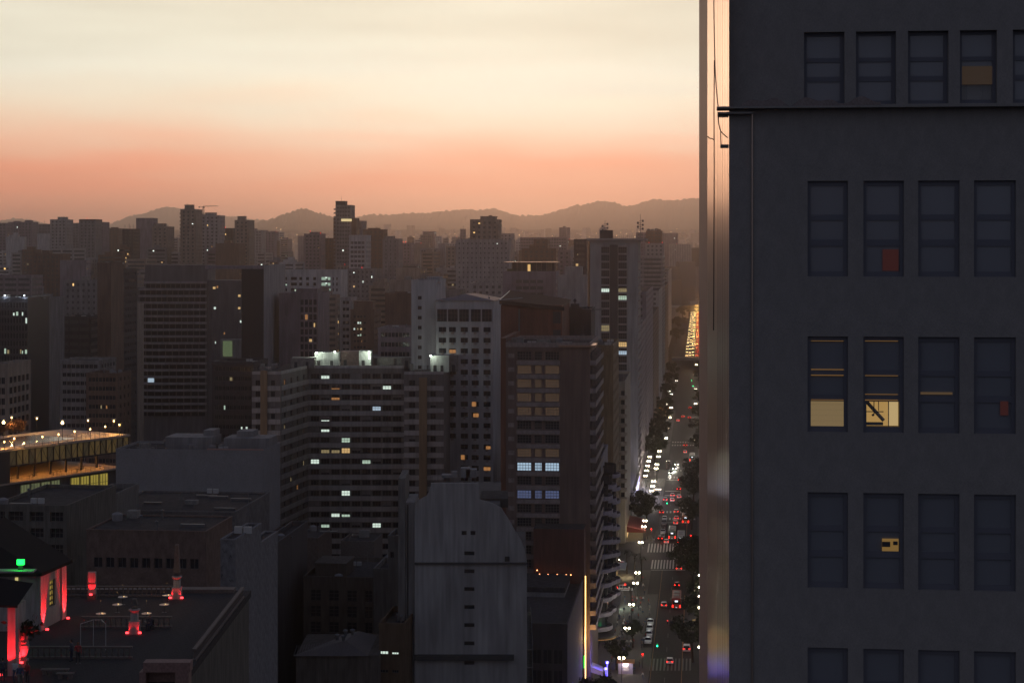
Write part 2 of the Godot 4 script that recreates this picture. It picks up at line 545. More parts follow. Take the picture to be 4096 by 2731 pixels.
func block(d: Dictionary) -> Node3D:
	# d: x0, x1 edges of the front as seen, top, depth; deep in metres; wall; style; and so on
	var D: float = d.depth
	var turn: float = d.get("turn", -TURN)
	var a := at(d.x0, 245, D)
	a.y = 0
	var w: float = (d.x1 - d.x0) * D / FOCAL
	# the front runs from the ray of x0 to the ray of x1
	w = across(a, turn, d.x1)
	var h := ht(d.top, D)
	var deep: float = d.get("deep", 18.0)
	var base: float = d.get("base", 0.0)
	var wall: Material = WALLS[d.wall] if d.wall is String else d.wall
	var style: String = d.get("style", "punched")
	var fh: float = d.get("fh", 3.0)
	var fine: bool = d.get("fine", D < 780.0)
	var o := thing(d.get("called", "apartment_block"), d.label, d.get("category", "building"), a, turn, d.get("group", ""))
	var s := mb()
	var holes := []
	var rec: float = d.get("rec", 0.25)
	var ww: float = d.get("ww", 1.5)
	var wh: float = d.get("wh", 1.4)
	var cols: int = d.get("cols", maxi(2, int(w / 3.4)))
	var dcols: int = d.get("dcols", maxi(2, int(deep / 3.6)))
	var from: float = maxf(base + 4.5, d.get("low", maxf(4.5, EYE - (d.get("shown", 683.0) - HORIZON) * D / FOCAL - 4.0)))
	from = h - ceilf((h - from) / fh) * fh
	var ys := storeys(h, fh, d.get("sill", 0.95), wh, from, d.get("attic", 0.6))
	var xs := spread(w, cols, ww, d.get("margin", 0.8))
	var zs := spread(deep, dcols, ww, 1.0)
	if style == "bands":
		xs = spread(w, maxi(1, cols / 3), 99.0, d.get("margin", 0.3))
		zs = spread(deep, maxi(1, dcols / 3), 99.0, 0.4)
	if style == "blank": xs = []
	if d.has("xs_px"):                 # openings given by where they are seen
		xs = []
		for q in d.xs_px: xs.append([across(a, turn, q[0]), across(a, turn, q[1])])
	if d.has("row_px"):                # [top of the first row, pitch, height, rows]
		ys = []
		var n: int = d.row_px[3]
		for i in n:
			var t: float = d.row_px[0] + d.row_px[1] * (n - 1 - i)
			ys.append([ht(t + d.row_px[2], D), ht(t, D)])
	var faces: String = d.get("faces", "fr" if (d.x0 + d.x1) / 2 < 650 else "fl")
	var none := []
	facade(s, Vector3(0, 0, 0), Vector3.RIGHT, w, h, xs if faces.contains("f") else none, ys if faces.contains("f") and xs.size() else none, rec, holes, d.get("keep"))
	facade(s, Vector3(w, 0, 0), Vector3.FORWARD, deep, h, zs if faces.contains("r") else none, ys if faces.contains("r") else none, rec, holes)
	facade(s, Vector3(0, 0, -deep), Vector3.BACK, deep, h, zs if faces.contains("l") else none, ys if faces.contains("l") else none, rec, holes)
	facade(s, Vector3(w, 0, -deep), Vector3.LEFT, w, h, none, none, rec, holes)
	part(o, "wall", done(s), wall)
	# roof slab behind a parapet
	var r := mb()
	var ph: float = d.get("parapet", 0.9)
	quad(r, Vector3(0.02, h - 0.02, -0.02), Vector3(w - 0.02, h - 0.02, -0.02), Vector3(w - 0.02, h - 0.02, -deep + 0.02), Vector3(0.02, h - 0.02, -deep + 0.02), Vector3.UP)
	part(o, "roof", done(r), mats["roofing"])
	if ph > 0.0:
		var p := mb()
		box(p, Vector3(-0.06, h, -0.3), Vector3(w + 0.06, h + ph, 0.06))
		box(p, Vector3(-0.06, h, -deep - 0.06), Vector3(w + 0.06, h + ph, -deep + 0.3))
		box(p, Vector3(-0.06, h, -deep + 0.3), Vector3(0.24, h + ph, -0.3))
		box(p, Vector3(w - 0.24, h, -deep + 0.3), Vector3(w + 0.06, h + ph, -0.3))
		part(o, "parapet", done(p), d.get("trim", wall))
	# slabs or balconies that stand out from the front
	if style == "bands" or d.get("slabs", false):
		var b := mb()
		for y in ys:
			box(b, Vector3(-0.25, y[0] - 0.95, 0.0), Vector3(w + 0.25, y[0] - 0.1 if style == "bands" else y[0] - 0.75, 0.35))
		part(o, "floor_band", done(b), d.get("trim", wall)).set_meta("kind", "stuff")
	if d.has("balconies"):
		for c in d.balconies:      # [x as a share of the front, width in metres]
			var b := mb()
			for y in ys:
				var c0: float = c[0] * w
				box(b, Vector3(c0, y[0] - 0.95, 0.0), Vector3(c0 + c[1], y[0] - 0.8, 1.2))
				box(b, Vector3(c0, y[0] - 0.8, 1.1), Vector3(c0 + c[1], y[0] + 0.15, 1.2))
				box(b, Vector3(c0, y[0] - 0.8, 0.0), Vector3(c0 + 0.1, y[0] + 0.15, 1.1))
				box(b, Vector3(c0 + c[1] - 0.1, y[0] - 0.8, 0.0), Vector3(c0 + c[1], y[0] + 0.15, 1.1))
			part(o, "balcony_stack", done(b), d.get("trim", wall)).set_meta("kind", "stuff")
	# panes
	var chosen := {}
	var lit = d.get("lit", 2)
	if lit is int:
		for i in lit:
			if holes.size(): chosen[rng.randi() % holes.size()] = mats[LIT_POOL[rng.randi() % LIT_POOL.size()] if fine or rng.randf() < 0.4 else ["spark_warm", "spark_white"][rng.randi() % 2]]
	else:
		for l in lit:               # [column, row from the top, material]
			for i in holes.size():
				var q: Dictionary = holes[i]
				if q.n == Vector3.BACK and q.c == l[0] and ys.size() - 1 - q.r == l[1]: chosen[i] = mats[l[2]]
	var g := mb()
	var joined := 0
	for i in holes.size():
		var q: Dictionary = holes[i]
		if chosen.has(i) or fine and i < 300:
			put_window(o, q, d.get("nx", 2), d.get("ny", 1), chosen.get(i), d.get("bar", 0.06), d.get("frame"))
		else:
			joined += 1
			quad(g, q.o, q.o + q.ux * q.w, q.o + q.ux * q.w + Vector3.UP * q.h, q.o + Vector3.UP * q.h, q.n)
	if joined: part(o, "window_glass", done(g), mats["far_glass"]).set_meta("kind", "stuff")
	# what stands on the roof
	for c in d.get("crown", []):     # [kind, x share, z share, width, height, depth]
		var x: float = c[1] * w
		var z: float = -c[2] * deep
		match c[0]:
			"house":
				var q := mb()
				box(q, Vector3(x, h, z - c[5]), Vector3(x + c[3], h + c[4], z))
				box(q, Vector3(x - 0.2, h + c[4], z - c[5] - 0.2), Vector3(x + c[3] + 0.2, h + c[4] + 0.3, z + 0.2))
				part(o, "penthouse", done(q), wall)
			"tank":
				var q := mb()
				lathe(q, Vector3(x, h, z), [[c[3], 0.0], [c[3], c[4]], [0.0, c[4] + 0.5]], 14)
				part(o, "water_tank", done(q), mats["concrete"])
			"mast":
				var q := mb()
				tube(q, Vector3(x, h, z), Vector3(x, h + c[4], z), 0.12, 0.05, 5)
				for j in 3: tube(q, Vector3(x - 0.8, h + c[4] * (0.55 + 0.14 * j), z), Vector3(x + 0.8, h + c[4] * (0.55 + 0.14 * j), z), 0.05, 0.05, 4)
				part(o, "antenna", done(q), mats["metal"])
			"beacon":
				var q := mb()
				lathe(q, Vector3(x, h + c[4], z), [[0.0, 0.0], [c[3], 0.0], [c[3], c[3]], [0.0, c[3] * 1.6]], 8)
				tube(q, Vector3(x, h - 0.1, z), Vector3(x, h + c[4], z), 0.06, 0.06, 4)
				part(o, "beacon_light", done(q), mats["red_beacon"])
			"rail":
				var q := mb()
				for j in 12: tube(q, Vector3(w * j / 11.0, h, -0.2), Vector3(w * j / 11.0, h + 1.9, -0.2), 0.04, 0.04, 4)
				for j in 3: tube(q, Vector3(0, h + 0.9 + j * 0.5, -0.2), Vector3(w, h + 0.9 + j * 0.5, -0.2), 0.035, 0.035, 4)
				part(o, "railing", done(q), mats["metal"])
	o.set_meta("size", Vector3(w, h, deep))
	if D < 800.0 and d.get("parapet", 0.9) > 0.0: clutter(o, Vector3(0.8, h, -deep + 1.0), Vector3(w - 0.8, h, -1.2), int(w / 3.0) + 2)
	return o

func clutter(o: Node, lo: Vector3, hi: Vector3, n: int) -> void:      # tanks, ducts, sheds and aerials of a flat roof
	for i in n:
		var p := Vector3(rng.randf_range(lo.x, hi.x), lo.y, rng.randf_range(lo.z, hi.z))
		var s := mb()
		match rng.randi() % 6:
			0:
				cbox(s, p, Vector3(rng.randf_range(0.8, 2.4), rng.randf_range(0.6, 1.8), rng.randf_range(0.8, 2.0)))
				part(o, "roof_shed", done(s), mats["concrete"])
			1:
				lathe(s, p, [[0.75, 0.0], [0.8, 0.9], [0.72, 1.0], [0.3, 1.2], [0.0, 1.22]], 12)
				part(o, "water_tank", done(s), WALLS["grey"])
			2:
				tube(s, p, p + Vector3(0, rng.randf_range(2.0, 4.5), 0), 0.04, 0.025, 5)
				for k in 4: tube(s, p + Vector3(-0.5, 1.6 + 0.12 * k, 0), p + Vector3(0.5, 1.6 + 0.12 * k, 0.2), 0.018, 0.018, 4)
				part(o, "antenna", done(s), mats["metal"])
			3:
				box(s, p, p + Vector3(rng.randf_range(2.0, 4.0), 0.35, 0.45))
				part(o, "duct", done(s), mats["metal"])
			4:
				for k in 2: cbox(s, p + Vector3(k * 1.1, 0.1, 0), Vector3(0.9, 0.8, 0.4))
				part(o, "cooling_unit", done(s), mats["pale_frame"])
			5:
				lathe(s, p, [[0.12, 0.0], [0.12, 1.0], [0.26, 1.1], [0.26, 1.2], [0.0, 1.4]], 8)
				part(o, "vent_pipe", done(s), mats["metal"])

func skyline() -> void:
	# towers that stand out against the sky, from the left
	var G := "towers along the skyline"
	block({"x0": -8, "x1": 6.5, "top": 223.5, "depth": 1750, "wall": "mauve", "label": "grey apartment tower cut off by the picture's left edge", "called": "apartment_tower", "group": G, "lit": 2})
	block({"x0": 8, "x1": 32, "top": 222.5, "depth": 1850, "wall": "mauve", "label": "broad tower with low rooftop houses, second along the skyline from the left edge", "called": "apartment_tower", "group": G, "lit": 2, "crown": [["house", 0.15, 0.3, 6.0, 1.6, 6.0], ["house", 0.62, 0.3, 6.5, 2.4, 6.0]]})
	block({"x0": 38, "x1": 51, "top": 224.5, "depth": 1900, "wall": "grey", "label": "plain slim tower left of the pale tower with a dark roof house", "called": "apartment_tower", "group": G, "lit": 1, "crown": [["mast", 0.3, 0.4, 0, 5.0, 0]]})
	block({"x0": 50, "x1": 66.5, "top": 220, "depth": 1650, "wall": "pale", "label": "pale tower with a set back dark roof house, near the left edge", "called": "apartment_tower", "group": G, "lit": 2, "crown": [["house", 0.38, 0.2, 7.0, 2.9, 8.0]]})
	block({"x0": 66, "x1": 79, "top": 223.4, "depth": 1950, "wall": "grey", "label": "flat topped grey tower between the pale roof house tower and the dark eaved one", "called": "apartment_tower", "group": G, "lit": 1})
	block({"x0": 79, "x1": 95.5, "top": 220.5, "depth": 1600, "wall": "grey", "trim": WALLS["dark"], "parapet": 1.4, "label": "grey tower with a projecting dark eave and a tiny red beacon", "called": "apartment_tower", "group": G, "lit": 3, "crown": [["beacon", 0.4, 0.2, 0.25, 2.5, 0]]})
	block({"x0": 95, "x1": 103, "top": 222.6, "depth": 1630, "wall": "mauve", "label": "narrow tower with balconies clinging to the dark eaved tower", "called": "apartment_tower", "group": G, "lit": 0, "balconies": [[0.55, 3.0]]})
	block({"x0": 105, "x1": 118.5, "top": 229, "depth": 1800, "wall": "brown", "label": "brown block with a stepped top, low on the skyline", "called": "apartment_block", "group": G, "lit": 2, "crown": [["house", 0.3, 0.3, 6.0, 1.9, 6.0]]})
	block({"x0": 122.5, "x1": 133.2, "top": 229.5, "depth": 1500, "wall": "dark", "label": "dark low tower with a crowd of roof antennas", "called": "apartment_tower", "group": G, "lit": 1, "crown": [["mast", 0.1, 0.2, 0, 4.5, 0], ["mast", 0.45, 0.3, 0, 5.5, 0], ["mast", 0.6, 0.2, 0, 3.5, 0], ["mast", 0.9, 0.2, 0, 4.8, 0]]})
	block({"x0": 136, "x1": 152, "top": 218.6, "depth": 1700, "wall": "mauve", "style": "blank", "label": "plain flat slab tower without windows on its broad face", "called": "apartment_tower", "group": G, "lit": 0, "crown": [["house", 0.75, 0.3, 2.5, 0.8, 3.0]]})
	block({"x0": 152, "x1": 168, "top": 227.3, "depth": 1480, "wall": "buff", "label": "buff tower with a roof house and pole, right of the windowless slab", "called": "apartment_tower", "group": G, "lit": 3, "slabs": true, "crown": [["house", 0.03, 0.25, 8.0, 3.2, 8.0], ["mast", 0.9, 0.2, 0, 2.5, 0]]})
	block({"x0": 180.5, "x1": 196, "top": 210, "depth": 1420, "wall": "buff", "label": "tall crowned tower with corner balconies, left of the crane", "called": "apartment_tower", "group": G, "lit": 5, "balconies": [[-0.03, 2.2], [0.82, 2.4]], "crown": [["house", 0.18, 0.2, 6.2, 4.2, 6.5], ["mast", 0.3, 0.3, 0, 6.0, 0]], "slabs": true})
	block({"x0": 196, "x1": 219.5, "top": 216, "depth": 1520, "wall": "pale", "label": "broad tower with bright top floor windows under the crane", "called": "apartment_tower", "group": G, "lit": 6, "crown": [["house", 0.34, 0.2, 8.2, 3.0, 7.0], ["house", 0.03, 0.3, 4.0, 1.6, 5.0], ["rail", 0.0, 0.0]]})
	block({"x0": 222, "x1": 233, "top": 228.8, "depth": 1560, "wall": "dark", "label": "dark square tower left of the slim capped tower", "called": "apartment_tower", "group": G, "lit": 1, "crown": [["beacon", 0.2, 0.2, 0.3, 1.5, 0]]})
	block({"x0": 234.6, "x1": 249, "top": 220.8, "depth": 1450, "wall": "buff", "label": "slim tower capped by a dark roof house with side balconies", "called": "apartment_tower", "group": G, "lit": 3, "balconies": [[0.8, 2.6]], "crown": [["house", 0.12, 0.2, 6.0, 3.8, 6.0], ["mast", 0.3, 0.3, 0, 4.6, 0]]})
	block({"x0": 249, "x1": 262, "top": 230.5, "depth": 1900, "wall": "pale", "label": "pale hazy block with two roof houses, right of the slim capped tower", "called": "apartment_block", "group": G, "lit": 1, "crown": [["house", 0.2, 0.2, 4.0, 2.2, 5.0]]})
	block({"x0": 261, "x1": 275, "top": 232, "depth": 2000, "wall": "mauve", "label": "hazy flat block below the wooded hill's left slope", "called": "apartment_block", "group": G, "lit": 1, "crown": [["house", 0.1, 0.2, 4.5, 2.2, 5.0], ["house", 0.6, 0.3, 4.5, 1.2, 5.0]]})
	block({"x0": 304, "x1": 321, "top": 234.4, "depth": 1480, "wall": "mauve", "label": "plain shouldered tower with two red beacons below the hill", "called": "apartment_tower", "group": G, "lit": 2, "crown": [["house", 0.28, 0.2, 8.5, 2.0, 7.0], ["beacon", 0.3, 0.25, 0.25, 3.0, 0], ["beacon", 0.92, 0.2, 0.25, 1.2, 0]]})
	block({"x0": 323, "x1": 333.5, "top": 238.8, "depth": 1500, "wall": "brown", "label": "brown block at the foot of the tallest tower", "called": "apartment_block", "group": G, "lit": 2})
	# the tallest: three steps of one tower
	var tall := block({"x0": 335.5, "x1": 351, "top": 205.8, "depth": 1400, "wall": "grey", "label": "tallest stepped tower with one brightly lit storey near its top", "called": "stepped_tower", "group": G, "lit": 4, "cols": 5, "deep": 16.0, "balconies": [[-0.1, 2.4]]})
	var ts: Vector3 = tall.get_meta("size")
	var q := mb()
	box(q, Vector3(0.02, ts.y, -9.0), Vector3(7.6, ts.y + 3.6, -0.4))
	box(q, Vector3(-0.2, ts.y + 3.6, -9.2), Vector3(7.8, ts.y + 4.0, -0.2))
	part(tall, "roof_house", done(q), WALLS["dark"])
	q = mb()
	box(q, Vector3(-1.9, 0, -12.0), Vector3(-0.02, ht(217.5, 1400), -1.0))
	box(q, Vector3(ts.x + 0.02, 0, -14.0), Vector3(ts.x + 4.0, ht(217.7, 1400), -2.0))
	part(tall, "side_wing", done(q), WALLS["brown"])
	q = mb()
	box(q, Vector3(4.7, ht(221.0, 1400), 0.02), Vector3(ts.x + 0.6, ht(218.6, 1400), 0.8))
	part(tall, "lit_storey_window", done(q), glow("lit_storey", Color(1.0, 0.9, 0.66), 0.75)).set_meta("label", "brightly lit glazed storey")
	q = mb()
	tube(q, Vector3(3.6, ts.y + 4.0, -5), Vector3(3.6, ts.y + 8.5, -5), 0.12, 0.05, 4)
	part(tall, "antenna", done(q), mats["metal"])
	block({"x0": 351.2, "x1": 362.5, "top": 222.4, "depth": 1440, "wall": "grey", "label": "tower with round cornered balconies right of the tallest tower", "called": "apartment_tower", "group": G, "lit": 1, "slabs": true, "parapet": 1.6})
	block({"x0": 349, "x1": 366, "top": 236, "depth": 1180, "wall": "white", "label": "white block with big square top windows before the tallest tower", "called": "apartment_block", "group": G, "lit": 2, "ww": 2.0, "wh": 1.7, "cols": 4})
	block({"x0": 363, "x1": 383.5, "top": 230.2, "depth": 1380, "wall": "brown", "label": "brown block with a mast and stepped roof, right of the tallest tower", "called": "apartment_block", "group": G, "lit": 2, "slabs": true, "crown": [["house", 0.18, 0.2, 9.0, 1.7, 6.0], ["mast", 0.62, 0.2, 0, 3.2, 0]]})
	block({"x0": 382.5, "x1": 398.5, "top": 239.5, "depth": 1300, "wall": "grey", "style": "punched", "ww": 0.8, "label": "grey pin windowed block with a hipped roof house", "called": "apartment_block", "group": G, "lit": 1, "crown": [["house", 0.05, 0.2, 7.0, 2.4, 6.0]]})
	block({"x0": 399, "x1": 411, "top": 243.5, "depth": 1650, "wall": "mauve", "label": "hazy block topped by red beacons, centre of the skyline", "called": "apartment_block", "group": G, "lit": 1, "crown": [["beacon", 0.3, 0.2, 0.3, 1.6, 0], ["beacon", 0.5, 0.2, 0.3, 1.6, 0]]})
	block({"x0": 420, "x1": 437, "top": 249, "depth": 1500, "wall": "pale", "label": "long pale block with a row of four lit windows", "called": "apartment_block", "group": G, "lit": [[1, 2, "lit_warm"], [2, 2, "lit_warm"], [3, 2, "lit_white"], [4, 2, "lit_warm"]], "cols": 6})
	block({"x0": 438.5, "x1": 445, "top": 244, "depth": 1520, "wall": "pale", "label": "slender pale stair tower beside the long block", "called": "apartment_tower", "group": G, "lit": 0, "style": "blank"})
	block({"x0": 446, "x1": 456, "top": 246.8, "depth": 1480, "wall": "buff", "label": "buff block whose upper floors glow amber", "called": "apartment_block", "group": G, "lit": 9})
	# the wide pierced slab with the taller block behind
	block({"x0": 455.8, "x1": 509.4, "top": 240.5, "depth": 1120, "wall": "pale", "ww": 0.9, "wh": 0.9, "cols": 12, "label": "wide pale slab pierced by small square windows", "called": "apartment_slab", "group": G, "lit": 9, "deep": 12.0})
	block({"x0": 470, "x1": 498.6, "top": 220.4, "depth": 1150, "wall": "buff", "label": "tall balconied tower rising behind the wide pierced slab", "called": "apartment_tower", "group": G, "lit": 6, "balconies": [[0.02, 4.0], [0.84, 2.8]], "crown": [["house", 0.35, 0.1, 9.8, 2.6, 9.0], ["house", 0.62, 0.3, 2.0, 3.2, 2.0]]})
	block({"x0": 499, "x1": 512.5, "top": 234, "depth": 1700, "wall": "pale", "label": "hazy greenish lit block right of the tall balconied tower", "called": "apartment_block", "group": G, "lit": 4})
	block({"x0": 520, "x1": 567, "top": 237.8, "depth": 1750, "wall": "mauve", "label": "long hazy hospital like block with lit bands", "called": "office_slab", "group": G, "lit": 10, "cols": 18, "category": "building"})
	block({"x0": 533.5, "x1": 547.7, "top": 240, "depth": 1250, "wall": "brown", "label": "brown square tower before the long hazy block", "called": "apartment_tower", "group": G, "lit": 1, "crown": [["house", 0.5, 0.2, 2.0, 1.0, 2.0]]})
	block({"x0": 522, "x1": 556, "top": 249.5, "depth": 1200, "wall": "brown", "label": "low stepped brown block in front of the square brown tower", "called": "apartment_block", "group": G, "lit": 1, "crown": [["house", 0.2, 0.2, 6.0, 2.2, 5.0]]})
	block({"x0": 552, "x1": 571, "top": 251, "depth": 1260, "wall": "mauve", "label": "terraced mauve block beside a bluish sign light", "called": "apartment_block", "group": G, "lit": 2})
	block({"x0": 574, "x1": 586.5, "top": 240.4, "depth": 1000, "wall": "dark", "label": "dark slim tower with a ladder of lit stairwell windows", "called": "apartment_tower", "group": G, "lit": [[0, 4, "lit_warm"], [0, 6, "lit_warm"], [0, 10, "lit_warm"], [0, 12, "lit_warm"], [0, 2, "lit_dim"]], "cols": 3})
	block({"x0": 636, "x1": 648, "top": 233, "depth": 1700, "wall": "mauve", "label": "hazy block peeping out left of the domed block", "called": "apartment_block", "group": G, "lit": 3})
	block({"x0": 646, "x1": 662, "top": 231.5, "depth": 1550, "wall": "brown", "label": "dark block with round tanks along its roof, behind the tall striped tower", "called": "office_block", "group": G, "lit": 5, "slabs": true, "crown": [["tank", 0.15, 0.3, 1.6, 2.4, 0], ["tank", 0.4, 0.3, 1.6, 2.2, 0], ["tank", 0.65, 0.3, 1.6, 2.8, 0], ["house", 0.7, 0.2, 3.0, 2.0, 3.0]]})
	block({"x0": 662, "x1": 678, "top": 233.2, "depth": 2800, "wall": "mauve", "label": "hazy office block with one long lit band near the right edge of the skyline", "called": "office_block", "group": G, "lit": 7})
	block({"x0": 645, "x1": 664.0, "top": 244, "depth": 1338, "wall": "pale", "label": "broad pale slab below the block with round tanks", "called": "apartment_slab", "group": G, "lit": 3, "crown": [["beacon", 0.2, 0.2, 0.25, 1.2, 0], ["beacon", 0.9, 0.2, 0.25, 1.2, 0]]})
	block({"x0": 669, "x1": 691.5, "top": 244.2, "depth": 2720, "wall": "pale", "label": "broad pale slab nearest the foreground tower on the skyline", "called": "apartment_slab", "group": G, "lit": 3, "crown": [["beacon", 0.35, 0.2, 0.25, 1.2, 0], ["house", 0.4, 0.3, 7.0, 0.8, 5.0]]})
	# crane on the broad tower
	var c := thing("tower_crane", "thin tower crane with a long jib above the broad tower", "crane", at(203.4, 214, 1528))
	q = mb()
	for k in 4: tube(q, Vector3([-0.5, 0.5, 0.5, -0.5][k], 0, [-0.5, -0.5, 0.5, 0.5][k]), Vector3([-0.5, 0.5, 0.5, -0.5][k], 6.6, [-0.5, -0.5, 0.5, 0.5][k]), 0.14, 0.14, 4)
	for k in 6: tube(q, Vector3(-0.5, k * 1.1, 0.5), Vector3(0.5, k * 1.1 + 1.1, 0.5), 0.08, 0.08, 4)
	part(c, "mast", done(q), mats["metal"])
	q = mb()
	tube(q, Vector3(-3.6, 6.4, 0), Vector3(12.6, 7.0, 0), 0.13, 0.13, 4)
	tube(q, Vector3(0, 7.4, 0), Vector3(12.6, 7.1, 0), 0.08, 0.08, 4)
	for k in 14: tube(q, Vector3(k * 0.9, 6.5 + k * 0.03, 0), Vector3(k * 0.9 + 0.45, 7.35 - k * 0.015, 0), 0.05, 0.05, 4)
	part(c, "jib", done(q), mats["metal"])
	part(c, "counterweight", one_box(Vector3(-4.0, 5.6, -0.5), Vector3(-2.9, 6.6, 0.5)), mats["concrete"])
	part(c, "cab", one_box(Vector3(0.1, 5.4, 0.55), Vector3(1.3, 6.3, 1.6)), mats["frame"])
	filler()

# Rows of lesser blocks. Every one has its own mix of tone, build and roof, which its label tells.
const TONES := [["pale", "pale"], ["grey", "grey"], ["buff", "buff"], ["brown", "brown"], ["mauve", "mauve grey"], ["white", "whitish"]]
const BUILDS := [["slim", 6.5, 9.5], ["middling", 9.5, 13.5], ["broad", 13.5, 19.0]]
const ROOFS := [["low lift house", [["house", 0.55, 0.3, 3.0, 1.8, 4.0]]], ["roof house", [["house", 0.3, 0.2, 5.0, 2.8, 5.0]]], ["water tank on top", [["tank", 0.5, 0.4, 2.0, 2.6, 0]]], ["antenna", [["mast", 0.6, 0.3, 0, 5.0, 0]]], ["stepped crown", [["house", 0.15, 0.15, 8.0, 2.4, 8.0], ["house", 0.35, 0.3, 4.0, 4.4, 4.0]]], ["red roof beacon", [["beacon", 0.5, 0.2, 0.22, 1.4, 0]]]]
const STYLES := [["small windows", "punched"], ["banded floors", "bands"], ["a blank front", "blank"]]
func filler() -> void:
	var used := {}
	for row in [[2500, 235.0, 247.0, -6, 645], [2050, 238.0, 252.0, -6, 640], [1720, 243.0, 262.0, -4, 645], [1420, 252.0, 274.0, -4, 640], [1180, 260.0, 290.0, -6, 600], [950, 276.0, 312.0, 40, 560]]:
		var x: float = row[3]
		while x < row[4]:
			var k := 0
			var t: Array
			var b: Array
			var r: Array
			var st: Array
			while true:
				t = TONES[rng.randi() % TONES.size()]
				b = BUILDS[rng.randi() % BUILDS.size()]
				r = ROOFS[rng.randi() % ROOFS.size()]
				st = STYLES[[0, 0, 0, 1, 1, 2][rng.randi() % 6]]
				k += 1
				var key := "%s %s %s %s" % [t[1], b[0], r[0], st[0]]
				if not used.has(key) or k > 400:
					used[key] = true
					break
			var w: float = rng.randf_range(b[1], b[2]) * FOCAL / row[0]
			var top: float = lerpf(row[1] - (9.0 if rng.randf() < 0.3 else 0.0), row[2], rng.randf())
			if x < 150.0 and row[0] > 1200.0: top -= 6.0
			if rng.randf() < 0.84:
				var far: String = {2500: "hazy back row", 2050: "second row from back", 1720: "third row from back", 1420: "middle rows", 1180: "below the skyline", 950: "nearest packed row"}[row[0]]
				block({"x0": x, "x1": x + w, "top": top, "depth": row[0] + rng.randf_range(-70.0, 70.0), "turn": -TURN + rng.randf_range(-0.25, 0.2), "wall": t[0], "style": st[1], "fine": false, "ww": rng.randf_range(0.9, 1.5), "cols": maxi(2, int(w * row[0] / FOCAL / 2.7)), "deep": rng.randf_range(11.0, 20.0), "lit": [2, 4, 5, 7, 9, 12][rng.randi() % 6], "crown": r[1],
					"shown": 300.0 if row[0] > 1000 else 380.0, "label": "%s %s block with %s, %s, %s" % [b[0], t[1], st[0], r[0], far], "called": "apartment_block", "group": "packed blocks below the skyline"})
			x += w + rng.randf_range(-1.0, 3.5)

